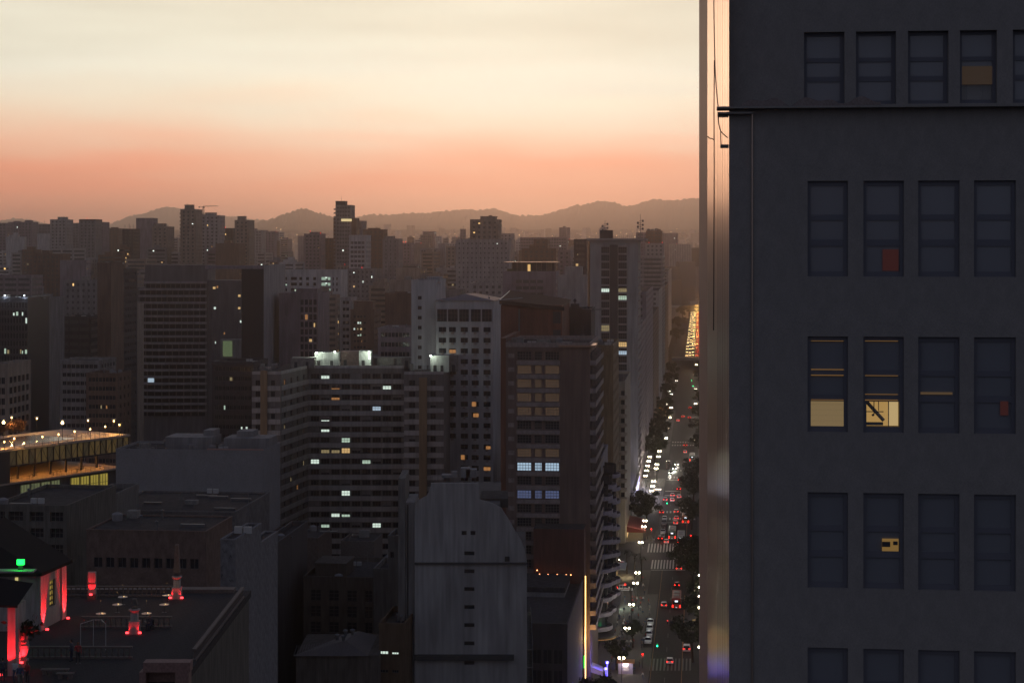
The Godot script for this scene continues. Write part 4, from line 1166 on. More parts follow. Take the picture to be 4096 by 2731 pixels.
	# portal block with a dark ribbed front and a pale flank
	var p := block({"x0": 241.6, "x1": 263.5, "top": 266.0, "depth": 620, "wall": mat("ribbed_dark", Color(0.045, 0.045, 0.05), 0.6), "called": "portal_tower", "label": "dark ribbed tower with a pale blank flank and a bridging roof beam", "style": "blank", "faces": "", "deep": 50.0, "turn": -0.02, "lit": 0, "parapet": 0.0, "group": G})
	z = p.get_meta("size")
	s = mb()
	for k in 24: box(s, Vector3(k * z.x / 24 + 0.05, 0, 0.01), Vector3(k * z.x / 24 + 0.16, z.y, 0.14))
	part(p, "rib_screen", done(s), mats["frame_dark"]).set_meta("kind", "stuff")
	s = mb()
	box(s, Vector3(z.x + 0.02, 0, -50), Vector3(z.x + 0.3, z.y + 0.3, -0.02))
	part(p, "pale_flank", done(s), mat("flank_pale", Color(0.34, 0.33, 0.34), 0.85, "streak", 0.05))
	s = mb()
	box(s, Vector3(-12.6, z.y - 0.9, -6), Vector3(z.x + 0.1, z.y + 0.25, 0.3))
	part(p, "roof_beam", done(s), WALLS["mauve"])
	part(p, "lit_hall_window", one_box(Vector3(-6.6, ht(356.5, 618), -1.0), Vector3(-3.4, ht(341.0, 618), -0.6)), glow("hall_light", Color(0.86, 1.0, 0.72), 0.1)).set_meta("label", "dim greenish lit hall window")
	s = mb()
	box(s, Vector3(-7.6, ht(358.0, 618), -5), Vector3(-0.2, ht(339.5, 618), -1.1))
	part(p, "low_hall", done(s), WALLS["grey"])
	block({"x0": 279.2, "x1": 318, "top": 295.2, "depth": 640, "wall": "mauve", "label": "dull block with a blank left half and glazed right half beside the portal tower", "group": G, "deep": 20.0, "xs_px": [[300.5, 303.5], [304.8, 307.8], [309, 312], [313.4, 316.6]], "row_px": [299, 7.4, 5.4, 14], "faces": "f", "lit": [[1, 2, "lit_amber"], [3, 3, "lit_warm"], [2, 5, "lit_warm"]], "crown": [["house", 0.4, 0.1, 7.6, 2.2, 8.0]], "called": "office_block"})
	# white block with a ladder of lit balconies
	var wb := block({"x0": 278, "x1": 341, "top": 271.0, "depth": 960, "wall": "white", "label": "white block with a ladder of bright open balconies", "group": G, "deep": 18.0, "row_px": [276.6, 5.63, 3.0, 12], "xs_px": [[284.5, 287.0], [290.6, 296.8], [299.0, 302.0], [306.0, 309.0], [313.0, 316.0], [321.2, 330.4], [332.4, 333.8], [336.0, 337.6]], "faces": "f", "lit": [[0, 1, "lit_green"], [1, 2, "lit_green"], [1, 3, "lit_green"], [6, 5, "lit_white"]], "fine": true, "rec": 0.9})
	for q in wb.get_children():
		if String(q.name).begins_with("window") and absf(q.position.x - across(wb.position, -TURN, 321.2)) < 0.05: q.queue_free()
	for i in 10:
		s = mb()
		var y := ht(276.6 + 5.63 * i + 3.0, 960)
		var xa := across(wb.position, -TURN, 321.2)
		var xb := across(wb.position, -TURN, 330.4)
		box(s, Vector3(xa, y, -0.88), Vector3(xb, y + 1.6, -0.82))
		part(wb, "lit_balcony_window", done(s), glow("balcony_light", Color(0.86, 1.0, 0.9), 0.36)).set_meta("label", "lit open balcony")
		part(wb, "balcony_lamp", one_box(Vector3((xa + xb) / 2 - 0.25, y + 1.2, -0.8), Vector3((xa + xb) / 2 + 0.25, y + 1.5, -0.6)), glow("balcony_lamp", Color(0.95, 1.0, 0.97), 2.2))
		part(wb, "balcony_door", one_box(Vector3(xa + 2.6, y, -0.81), Vector3(xa + 3.4, y + 0.9, -0.77)), mats["frame_dark"])
		part(wb, "balcony_slab", one_box(Vector3(xa - 0.1, y - 0.7, -0.1), Vector3(xb + 0.3, y - 0.05, 0.5)), WALLS["pale"])
	block({"x0": 350.5, "x1": 374, "top": 311, "depth": 790, "wall": "brown", "label": "reddish brown block with scattered small lit windows", "group": G, "deep": 18.0, "fine": true, "row_px": [315, 6.1, 2.4, 9], "xs_px": [[353.5, 355.8], [357.0, 359.4], [360.0, 362.0], [363.4, 365.6]], "faces": "fr", "lit": [[1, 1, "lit_white"], [2, 1, "lit_white"], [0, 2, "lit_white"], [1, 2, "lit_dim"], [2, 2, "lit_warm"], [1, 3, "lit_green"], [2, 3, "lit_green"], [2, 4, "lit_amber"]], "crown": [["house", 0.1, 0.1, 8.5, 4.2, 7.0]]})
	block({"x0": 340.5, "x1": 351, "top": 299, "depth": 800, "wall": "pale", "label": "narrow block framed in pale stripes beside the reddish one", "group": G, "deep": 14.0, "fine": true, "ww": 2.0, "cols": 2, "lit": 0, "rec": 0.6})
	block({"x0": 385, "x1": 411, "top": 295, "depth": 640, "wall": "brown", "label": "dark brown block with one narrow pale strip left of the stair tower", "group": G, "style": "blank", "faces": "", "deep": 20.0, "lit": 0, "called": "office_block"})
	# far left: dark glass tower and its neighbours
	var g := block({"x0": -14, "x1": 27.6, "top": 299.0, "depth": 660, "wall": mat("glass_tower_wall", Color(0.03, 0.032, 0.04), 0.4), "called": "glass_tower", "label": "dark glass office tower with two roof floodlights at the left edge", "group": G, "deep": 22.0, "row_px": [302, 7.6, 5.6, 16], "cols": 14, "ww": 0.98, "margin": 0.1, "faces": "f", "rec": 0.12, "nx": 1, "lit": [[9, 1, "lit_white"], [12, 1, "lit_white"], [13, 2, "lit_white"], [10, 1, "lit_green"], [13, 6, "lit_green"], [6, 6, "lit_green"], [7, 6, "lit_dim"], [11, 6, "lit_dim"], [12, 6, "lit_green"], [9, 10, "lit_white"], [10, 10, "lit_green"], [11, 10, "lit_white"], [12, 10, "lit_white"], [13, 10, "lit_green"], [13, 9, "lit_dim"]]})
	z = g.get_meta("size")
	for px in [5.0, 24.6]: flood(g, Vector3(across(g.position, -TURN, px), z.y + 1.5, 0.3), Color(0.9, 0.95, 1.0), 30.0, Vector3(0, -0.8, -0.6), 0.35)
	block({"x0": 27.8, "x1": 48, "top": 299.5, "depth": 690, "wall": "grey", "label": "plain grey windowless wall right of the dark glass tower", "style": "blank", "faces": "", "deep": 18.0, "lit": 0, "group": G, "crown": [["house", 0.65, 0.1, 2.6, 1.8, 4.0]], "called": "party_wall_block"})
	block({"x0": -10, "x1": 31, "top": 276.5, "depth": 1000, "wall": "mauve", "label": "wide banded block above the dark glass tower", "style": "bands", "lit": 4, "cols": 9, "group": G})
	block({"x0": 97.4, "x1": 111, "top": 264.5, "depth": 720, "wall": "brown", "label": "slim dark brown slab with a warm left edge", "style": "blank", "faces": "", "deep": 16.0, "lit": 0, "group": G, "called": "apartment_tower"})
	block({"x0": 111.4, "x1": 124, "top": 270.5, "depth": 760, "wall": "dark", "label": "dark slab right of the slim brown one with lit offices near its top", "lit": [[1, 3, "lit_warm"], [2, 3, "lit_warm"], [1, 4, "lit_white"], [2, 5, "lit_dim"]], "group": G, "called": "office_block", "cols": 4})
	block({"x0": 104, "x1": 132.5, "top": 305.8, "depth": 780, "wall": "buff", "label": "beige block with a pale left edge and small roof lamp", "style": "blank", "faces": "", "deep": 16.0, "lit": 0, "group": G})
	block({"x0": 48, "x1": 90, "top": 318, "depth": 740, "wall": "dark", "label": "low dark block behind the rooftop pool", "style": "bands", "lit": 3, "group": G, "cols": 12, "fine": false})
	block({"x0": 86, "x1": 118, "top": 375, "depth": 600, "wall": "brown", "label": "dim brown block with square windows behind the rooftop pool", "lit": [[5, 3, "lit_amber"], [3, 3, "lit_dim"]], "group": G, "cols": 8, "deep": 14.0})
	block({"x0": 60, "x1": 100, "top": 362, "depth": 640, "wall": "grey", "label": "grey block with a curved roof edge behind the pool", "lit": 0, "group": G, "cols": 8})
	block({"x0": -6, "x1": 7.8, "top": 366, "depth": 520, "wall": "buff", "label": "beige framed block cut by the left edge above the pool", "lit": 0, "group": G, "cols": 2, "ww": 2.4, "wh": 1.9})
	block({"x0": 212, "x1": 254, "top": 364, "depth": 560, "wall": "dark", "label": "dim block with a few lit stair windows behind the curved flats", "lit": [[4, 1, "lit_dim"], [2, 4, "lit_green"], [7, 6, "lit_white"], [8, 6, "lit_white"]], "group": G, "cols": 10})
	block({"x0": 378, "x1": 412, "top": 330, "depth": 560, "wall": "mauve", "label": "dull block behind the curved flats' roof, left of the stair tower", "lit": 2, "group": G, "cols": 8, "style": "punched"})

func flood(parent: Node, where: Vector3, c: Color, energy: float, towards: Vector3, size := 0.3) -> void:
	var s := mb()
	cbox(s, where - Vector3(0, size / 2, 0), Vector3(size, size, size))
	part(parent, "floodlight", done(s), glow("flood_%s" % c.to_html(), c, 6.0))
	var l := OmniLight3D.new()
	l.name = "flood_glow"
	l.light_color = c
	l.light_energy = energy
	l.light_size = size * 0.4
	l.omni_range = 60.0
	l.omni_attenuation = 2.0
	l.shadow_enabled = true
	parent.add_child(l, true)
	l.position = where

func stepped_slab(G: String) -> void:
	# a slab of flats whose dark floors and pale balcony bands swing in a gentle wave; lower floors reach further left
	var D := 860.0
	var a := at(118, 245, D)
	a.y = 0
	var o := thing("stepped_slab", "big dark slab with wavy pale floor bands stepping out leftward", "building", a, -0.03, G)
	var u := D / FOCAL
	var pale := mat("wave_band", Color(0.3, 0.29, 0.3), 0.85, "streak", 0.05)
	var X := func(px: float) -> float: return (px - 118.0) * u
	var s := mb()
	box(s, Vector3(X.call(145), 0, -20), Vector3(X.call(207.5), ht(264.5, D), -0.6))
	box(s, Vector3(X.call(133), 0, -20.1), Vector3(X.call(145.1), ht(287, D), -0.5))
	box(s, Vector3(X.call(118), 0, -20.2), Vector3(X.call(133.1), ht(336, D), -0.4))
	part(o, "wall", done(s), mat("slab_wall", Color(0.14, 0.135, 0.145), 0.8, "streak", 0.05))
	var py := 281.0
	var i := 0
	while py < 412.0:
		var left := 145.5
		if py > 285: left = 139.5
		if py > 296: left = 133.0
		if py > 335: left = 125.5
		if py > 360: left = 118.0
		s = mb()
		var n := 26
		var last := Vector3.ZERO
		for k in n + 1:
			var px := lerpf(left, 207.0, float(k) / n)
			var wave := 1.6 + 0.9 * sin((px - 150.0) * 0.09) + (0.9 if px < 166.0 else 0.0)
			var v := Vector3(X.call(px), 0, wave)
			if k > 0:
				for q in [[ht(py + 2.1, D), ht(py, D)]]:
					var nn := Vector3(-(v.z - last.z), 0, v.x - last.x).normalized()
					quad(s, Vector3(last.x, q[0], last.z), Vector3(v.x, q[0], v.z), Vector3(v.x, q[1], v.z), Vector3(last.x, q[1], last.z), nn)
					quad(s, Vector3(last.x, q[1], last.z), Vector3(v.x, q[1], v.z), Vector3(v.x, q[1], -0.6), Vector3(last.x, q[1], -0.6), Vector3.UP)
					quad(s, Vector3(last.x, q[0], last.z), Vector3(v.x, q[0], v.z), Vector3(v.x, q[0], -0.6), Vector3(last.x, q[0], -0.6), Vector3.DOWN)
			last = v
		quad(s, Vector3(last.x, ht(py + 2.1, D), last.z), Vector3(last.x, ht(py, D), last.z), Vector3(last.x, ht(py, D), -0.6), Vector3(last.x, ht(py + 2.1, D), -0.6), Vector3.RIGHT)
		part(o, "balcony_band", done(s), pale)
		for k in 12:
			var x0 := lerpf(X.call(left + 0.6), X.call(206.5), k / 12.0)
			var x1 := lerpf(X.call(left + 0.6), X.call(206.5), (k + 0.84) / 12.0)
			var g := mb()
			box(g, Vector3(x0, ht(py + 6.6, D), -0.39), Vector3(x1, ht(py + 2.6, D), -0.3))
			part(o, "window", done(g), mats["lit_blue"] if i == 14 and k == 4 else mats["glass"])
		py += 6.72
		i += 1
	# the lit stair core at its right end
	s = mb()
	box(s, Vector3(X.call(207.6), 0, -18), Vector3(X.call(241.0), ht(280.0, D), -1.5))
	part(o, "stair_core", done(s), mats["slab_wall"])
	for q in [[212.8, 287.4, 2.6, "lit_warm"], [216.6, 286.5, 1.4, "lit_amber"], [238.2, 295.2, 2.4, "lit_warm"], [238.2, 307.6, 2.2, "lit_warm"], [240.0, 321.0, 1.4, "lit_white"], [213.8, 307.6, 2.0, "lit_white"], [223.8, 332.8, 1.0, "lit_amber"], [222.5, 339.8, 1.0, "lit_warm"], [215.0, 342.0, 0.8, "lit_white"], [216.0, 370.4, 2.0, "lit_amber"]]:
		part(o, "lit_window", one_box(Vector3(X.call(q[0]), ht(q[1] + 1.2, D), -1.48), Vector3(X.call(q[0] + q[2]), ht(q[1] - 1.0, D), -1.4)), mats[q[3]])

# ---------------------------------------------------------------- long flats with a recessed middle, blank gable, low roofs
func flats() -> void:
	var G := "buildings around the avenue"
	var pale := mat("flats_band", Color(0.5, 0.47, 0.45), 0.85, "streak", 0.05)
	var dull := mat("flats_wall", Color(0.22, 0.205, 0.2), 0.85, "streak", 0.05)
	var tan_ := mat("flats_strip", Color(0.36, 0.25, 0.15), 0.8, "streak", 0.05)
	# corners of the front, seen from the left: wing, splayed part, long middle, second wing
	var c := [at(252, 245, 497), at(280.6, 245, 497), at(308, 245, 522), at(404, 245, 522), at(404.2, 245, 497), at(443.7, 245, 497)]
	var base := Vector3(c[0].x, 0, c[0].z)
	var o := thing("long_flats", "long dull flats with pale floor bands, two tan strips and scattered lit windows", "building", base, 0.0, G)
	var runs := [[0, 1, 3], [1, 2, 4], [2, 3, 9], [4, 5, 4]]
	var lit := {"2.0.1": "lit_white", "2.1.2": "lit_amber", "2.1.7": "lit_white", "2.2.2": "lit_amber", "2.4.1": "lit_white", "2.5.1": "lit_white", "2.6.3": "lit_green", "2.7.3": "lit_warm", "2.8.0": "lit_white", "2.8.5": "lit_green", "2.11.3": "lit_white", "2.13.2": "lit_white", "2.13.3": "lit_green", "2.14.1": "lit_green", "2.14.6": "lit_white", "1.7.1": "lit_green", "1.9.1": "lit_dim", "1.10.2": "lit_amber", "0.2.2": "lit_green", "1.0.0": "lit_amber", "1.4.0": "lit_dim", "1.1.3": "lit_dim", "1.8.3": "lit_dim", "2.3.6": "lit_blue", "2.7.1": "lit_dim", "2.7.2": "lit_dim"}
	var top := ht(370.6, 510)
	var s := mb()
	var sb := mb()
	var windows := []
	for r in runs.size():
		var a: Vector3 = c[runs[r][0]] - base
		var b: Vector3 = c[runs[r][1]] - base
		a.y = 0
		b.y = 0
		var ux := (b - a).normalized()
		var n := ux.cross(Vector3.UP)
		var w := a.distance_to(b)
		var xs := spread(w, runs[r][2], 2.45 if r == 2 else 1.6, 0.5 if r == 2 else 0.9)
		if r == 0 or r == 3: xs = [[w * 0.12, w * 0.28], [w * 0.66, w * 0.8]]
		var ys := []
		for i in 24: ys.append([top - 1.6 - 3.08 * (23 - i) - 1.5, top - 1.6 - 3.08 * (23 - i)])
		ys = ys.filter(func(y): return y[0] > 0.5)
		var holes := []
		facade(s, a, ux, w, top, xs, ys, 0.35, holes)
		for q in holes: windows.append([q, "%d.%d.%d" % [r, ys.size() - 1 - q.r, q.c]])
		for y in ys:      # pale band below each row of windows
			var y1: float = y[0] - 0.1
			var y0: float = y1 - 1.28
			var p := a + n * 0.22
			var q := b + n * 0.22
			quad(sb, p + Vector3.UP * y0, q + Vector3.UP * y0, q + Vector3.UP * y1, p + Vector3.UP * y1, n)
			quad(sb, p + Vector3.UP * y1, q + Vector3.UP * y1, b + Vector3.UP * y1, a + Vector3.UP * y1, Vector3.UP)
			quad(sb, p + Vector3.UP * y0, q + Vector3.UP * y0, b + Vector3.UP * y0, a + Vector3.UP * y0, Vector3.DOWN)
	var k: Vector3 = c[4] - base
	var e: Vector3 = c[3] - base
	k.y = 0
	e.y = 0
	quad(s, k, e, e + Vector3.UP * top, k + Vector3.UP * top, Vector3.LEFT)
	var f: Vector3 = c[5] - base
	f.y = 0
	quad(s, f, f + AV * 40, f + AV * 40 + Vector3.UP * top, f + Vector3.UP * top, Vector3.RIGHT)
	part(o, "wall", done(s), dull)
	part(o, "floor_band", done(sb), pale).set_meta("kind", "stuff")
	var dim := 0
	for q in windows:
		var m: Material = mats[lit[q[1]]] if lit.has(q[1]) else null
		var h: Dictionary = q[0]
		if lit.has(q[1]) and ["2.1.2", "2.4.1"].has(q[1]):
			h = h.duplicate()      # blind half down: only the lower half is lit
			h.h *= 0.5
		put_window(o, h, 3 if h.w > 2.0 else 2, 2 if m != null else 1, m, 0.07)
		dim += 1
		if m == null and dim % 7 == 3:      # some roller shutters are down
			part(o, "shutter", one_box(Vector3.ZERO, Vector3(1, 1, 0.05)), WALLS["grey"]).transform = Transform3D(Basis(h.ux * h.w, Vector3.UP * h.h * (0.45 + 0.07 * (dim % 8)), h.n), h.o + Vector3.UP * h.h * (0.55 - 0.07 * (dim % 8)) + h.n * 0.1)
	for q in [[260.7, 267.4, 497, 370.0], [419.2, 427.0, 497, 377.0]]:
		s = mb()
		var a := at(q[0], 245, q[2]) - base
		var b := at(q[1], 245, q[2]) - base
		box(s, Vector3(a.x, 0, a.z), Vector3(b.x, ht(q[3], q[2]), a.z + 0.6))
		part(o, "tan_strip", done(s), tan_)
	# roof with its clutter of huts and floodlights
	s = mb()
	var poly := []
	for q in c: poly.append(Vector2(q.x - base.x, q.z - base.z))
	var back := Vector2(AV.x, AV.z) * 42.0
	poly.append(poly[5] + back)
	poly.append(poly[0] + back)
	for q in [[0, 1, 2], [2, 3], [4, 5]]:      # one slab over each part of the plan, open over the recess
		var flat := []
		for i in q: flat.append(poly[i])
		flat.append(poly[q[q.size() - 1]] + back)
		flat.append(poly[q[0]] + back)
		prism(s, flat, top - 0.01, top)
	part(o, "roof", done(s), mats["roofing"])
	s = mb()
	for r in runs:
		var a: Vector3 = c[r[0]] - base
		var b: Vector3 = c[r[1]] - base
		var n := (b - a).normalized().cross(Vector3.UP)
		a.y = top
		b.y = top
		quad(s, a + n * 0.1, b + n * 0.1, b + n * 0.1 + Vector3.UP * 0.8, a + n * 0.1 + Vector3.UP * 0.8, n)
		quad(s, a + n * 0.1 + Vector3.UP * 0.8, b + n * 0.1 + Vector3.UP * 0.8, b - n * 0.2 + Vector3.UP * 0.8, a - n * 0.2 + Vector3.UP * 0.8, Vector3.UP)
		quad(s, a - n * 0.2, b - n * 0.2, b - n * 0.2 + Vector3.UP * 0.8, a - n * 0.2 + Vector3.UP * 0.8, -n)
	part(o, "parapet", done(s), pale)
	var hut_white := mat("hut_white", Color(0.55, 0.56, 0.54), 0.8, "streak", 0.1)
	var hut_pink := mat("hut_pink", Color(0.36, 0.25, 0.22), 0.85, "grime", 0.15)
	for q in [[291.5, 314, 357.5, "d", 521], [314.5, 338.5, 352.0, "w", 526], [341, 359, 350.8, "p", 531], [359, 371.2, 350.5, "w", 529], [371.5, 402, 357.0, "d", 536], [402, 430, 357.0, "d", 526], [430.5, 449, 355.0, "w", 506], [449, 458, 354.5, "d", 508]]:
		var a := at(q[0], 245, q[4]) - base
		var b := at(q[1], 245, q[4]) - base
		s = mb()
		box(s, Vector3(a.x, top, a.z - 5), Vector3(b.x, ht(q[2], q[4]), a.z))
		var hut := part(o, "roof_hut", done(s), hut_white if q[3] == "w" else hut_pink if q[3] == "p" else mats["concrete"])
		s = mb()
		box(s, Vector3(a.x + 0.8, top, a.z + 0.01), Vector3(a.x + 1.7, top + 1.9, a.z + 0.06))
		if q[1] - q[0] > 18: box(s, Vector3(b.x - 2.4, top, a.z + 0.01), Vector3(b.x - 1.6, top + 1.9, a.z + 0.06))
		part(hut, "door", done(s), mats["frame_dark"])
	for q in [[316.8, 352.2, 525.0, 12.0], [335.0, 351.2, 525.0, 5.0], [369.4, 351.6, 528.0, 13.0], [369.8, 357.4, 528.0, 3.0], [430.8, 355.2, 505.0, 9.0]]:
		var p := at(q[0], q[1], q[2]) - base
		p.z += 0.8
		flood(o, p, Color(0.93, 1.0, 0.92), q[3], Vector3.DOWN, 0.45)
	s = mb()
	for i in 60:
		var p := at(254 + i * 3.1, 245, 498 if i < 9 or i > 49 else 524) - base
		tube(s, Vector3(p.x, top + 0.8, p.z - 0.1), Vector3(p.x, top + 2.2, p.z - 0.1), 0.03, 0.03, 4)
	for y in [1.5, 2.2]:
		for q in [[0, 1, 497], [2, 3, 522], [4, 5, 497]]: tube(s, Vector3(c[q[0]].x - base.x, top + y, c[q[0]].z - base.z - 0.1), Vector3(c[q[1]].x - base.x, top + y, c[q[1]].z - base.z - 0.1), 0.03, 0.03, 4)
	part(o, "railing", done(s), mats["metal"])
	for q in [[256.0, 278.0, 505.0], [310.0, 402.0, 540.0], [408.0, 442.0, 510.0]]: clutter(o, Vector3(at(q[0], 245, q[2]).x - base.x, top, -q[2] - 20.0 - base.z), Vector3(at(q[1], 245, q[2]).x - base.x, top, -q[2] - base.z), 12)
	gable_house(G)
	low_roofs(G)

func gable_house(G: String) -> void:
	var D := 302.0
	var a := at(414.7, 245, D)
	a.y = 0
	var o := thing("gable_house", "tall blank grey gable wall with a curved shoulder and a column of small vents", "building", a, 0.0, G)
	var u := D / FOCAL
	var X := func(px: float) -> float: return (px - 414.7) * u
	var wall := mat("gable_plaster", Color(0.4, 0.385, 0.375), 0.9, "streak", 0.05)
	var out := [[414.7, 683 + 200], [414.7, 507], [418, 500], [427, 495], [430.5, 487], [431, 482.6], [478.5, 482.6], [479.5, 499], [492, 502.5], [501, 507], [509, 519.5], [515, 530], [521, 540], [525, 550], [527, 561.5], [527, 683 + 200]]
	var top_pts := []
	for q in out: top_pts.append(Vector2(X.call(q[0]), maxf(0.0, ht(q[1], D))))
	# openings for the vents are real: the wall is cut in strips round them
	var vents := []
	for y in [550.7, 568.6, 586.4, 604.3, 622.4, 640.6, 660.0]: vents.append([464.3, 474.4, y, y + 3.7])
	vents.append([461.6, 466.6, 530.2, 534.2])
	vents.append([470.6, 475.4, 530.2, 534.2])
	vents.append([504.8, 509.6, 555.8, 561.0])
	var s := mb()
	var xs := []
	for q in out: xs.append(X.call(q[0]))
	for v in vents:
		xs.append(X.call(v[0]))
		xs.append(X.call(v[1]))
	xs.sort()
	var height := func(x: float) -> float:
		for i in range(1, top_pts.size() - 2):
			if x <= top_pts[i + 1].x and top_pts[i + 1].x > top_pts[i].x: return lerpf(top_pts[i].y, top_pts[i + 1].y, clampf((x - top_pts[i].x) / (top_pts[i + 1].x - top_pts[i].x), 0.0, 1.0))
		return top_pts[top_pts.size() - 2].y
	for i in xs.size() - 1:
		var x0: float = xs[i]
		var x1: float = xs[i + 1]
		if x1 - x0 < 0.01: continue
		var mid := (x0 + x1) / 2
		var y := 0.0
		var cuts := []
		for v in vents:
			if X.call(v[0]) <= mid and X.call(v[1]) >= mid: cuts.append([ht(v[3], D), ht(v[2], D)])
		cuts.sort_custom(func(p, q): return p[0] < q[0])
		for q in cuts:
			quad(s, Vector3(x0, y, 0), Vector3(x1, y, 0), Vector3(x1, q[0], 0), Vector3(x0, q[0], 0), Vector3.BACK)
			y = q[1]
		var h0: float = height.call(x0 + 0.002)
		var h1: float = height.call(x1 - 0.002)
		quad(s, Vector3(x0, y, 0), Vector3(x1, y, 0), Vector3(x1, h1, 0), Vector3(x0, h0, 0), Vector3.BACK)
		quad(s, Vector3(x0, h0, 0), Vector3(x1, h1, 0), Vector3(x1, h1, -0.6), Vector3(x0, h0, -0.6), Vector3.UP)
	part(o, "gable_wall", done(s), wall)
	for v in vents:
		s = mb()
		var x0: float = X.call(v[0])
		var x1: float = X.call(v[1])
		var y0 := ht(v[3], D)
		var y1 := ht(v[2], D)
		quad(s, Vector3(x0, y0, -0.3), Vector3(x1, y0, -0.3), Vector3(x1, y1, -0.3), Vector3(x0, y1, -0.3), Vector3.BACK)
		for q in [[x0, 1], [x1, -1]]: quad(s, Vector3(q[0], y0, 0), Vector3(q[0], y1, 0), Vector3(q[0], y1, -0.3), Vector3(q[0], y0, -0.3), Vector3(q[1], 0, 0))
		quad(s, Vector3(x0, y0, 0), Vector3(x1, y0, 0), Vector3(x1, y0, -0.3), Vector3(x0, y0, -0.3), Vector3.UP)
		quad(s, Vector3(x0, y1, 0), Vector3(x1, y1, 0), Vector3(x1, y1, -0.3), Vector3(x0, y1, -0.3), Vector3.DOWN)
		for k in 2: box(s, Vector3(x0, lerpf(y0, y1, 0.3 + 0.35 * k), -0.25), Vector3(x1, lerpf(y0, y1, 0.3 + 0.35 * k) + 0.06, -0.1))
		part(o, "vent", done(s), mats["frame_dark"])
	for y in [561.6, 653.5]:
		s = mb()
		box(s, Vector3(X.call(414.6), ht(y + (1.8 if y < 600 else 5.0), D), 0.01), Vector3(X.call(527.2 if y < 600 else 514.0), ht(y, D), 0.42 if y < 600 else 0.9))
		part(o, "string_course", done(s), mat("course", Color(0.1, 0.1, 0.1), 0.9, "grime", 0.5))
	s = mb()
	box(s, Vector3(0.02, 0, -34), Vector3(X.call(526.9), ht(563, D), -0.62))
	box(s, Vector3(X.call(432), ht(563, D), -30), Vector3(X.call(500), ht(505, D), -0.62))
	part(o, "house_body", done(s), WALLS["dark"])
	part(o, "back_roof", one_box(Vector3(X.call(480), ht(512, D), -16), Vector3(X.call(508), ht(503, D), -6)), mats["roofing"])
	for q in [[450.0, 476.0, 3.4, 0.6], [459.5, 461.0, 5.5, 1.2], [465.0, 468.0, 4.6, 1.4], [440.0, 444.0, 1.5, 1.3]]:
		part(o, "chimney", one_box(Vector3(X.call(q[0]), ht(482.6, D), -8.0 - q[3]), Vector3(X.call(q[0]) + q[3] + 0.4, ht(482.6, D) + q[2] * 0.3, -7.0)), WALLS["grey"])
	s = mb()
	for k in 9: tube(s, Vector3(X.call(432) + k * 0.9, ht(482.6, D), -1.0), Vector3(X.call(432) + k * 0.9, ht(482.6, D) + 1.1, -1.0), 0.025, 0.025, 4)
	tube(s, Vector3(X.call(432), ht(482.6, D) + 1.1, -1.0), Vector3(X.call(432) + 7.2, ht(482.6, D) + 1.1, -1.0), 0.025, 0.025, 4)
	part(o, "roof_rail", done(s), mats["metal"])
	for i in 11:      # balconies on the flank towards the avenue
		s = mb()
		var y := 3.0 + i * 3.0
		box(s, Vector3(X.call(527.05), y, -32), Vector3(X.call(527.05) + 1.0, y + 0.14, -0.8))
		box(s, Vector3(X.call(527.05) + 0.9, y + 0.14, -32), Vector3(X.call(527.05) + 1.0, y + 1.0, -0.8))
		part(o, "balcony", done(s), mats["concrete"])
		if i % 3 == 1: part(o, "lit_window", one_box(Vector3(X.call(527.0), y + 0.9, -20.0 - i), Vector3(X.call(527.1), y + 1.8, -19.0 - i)), mats["lit_white"])
	# slit and lower wings on the left
	s = mb()
	box(s, Vector3(X.call(405.2), 0, -12), Vector3(-0.02, ht(503, D), -1.2))
	part(o, "recess_wall", done(s), wall)
	s = mb()
	box(s, Vector3(X.call(398.2), 0, -12), Vector3(X.call(405.1), ht(478, D), 0.1))
	part(o, "chimney_breast", done(s), mat("gable_dull", Color(0.22, 0.21, 0.2), 0.9, "streak", 0.1))
	for y in [600.0, 630.0, 660.0]: part(o, "downpipe", one_box(Vector3(X.call(407), 0, -1.15), Vector3(X.call(408), ht(505, D), -1.0)), mats["frame_dark"]) if y == 600.0 else null

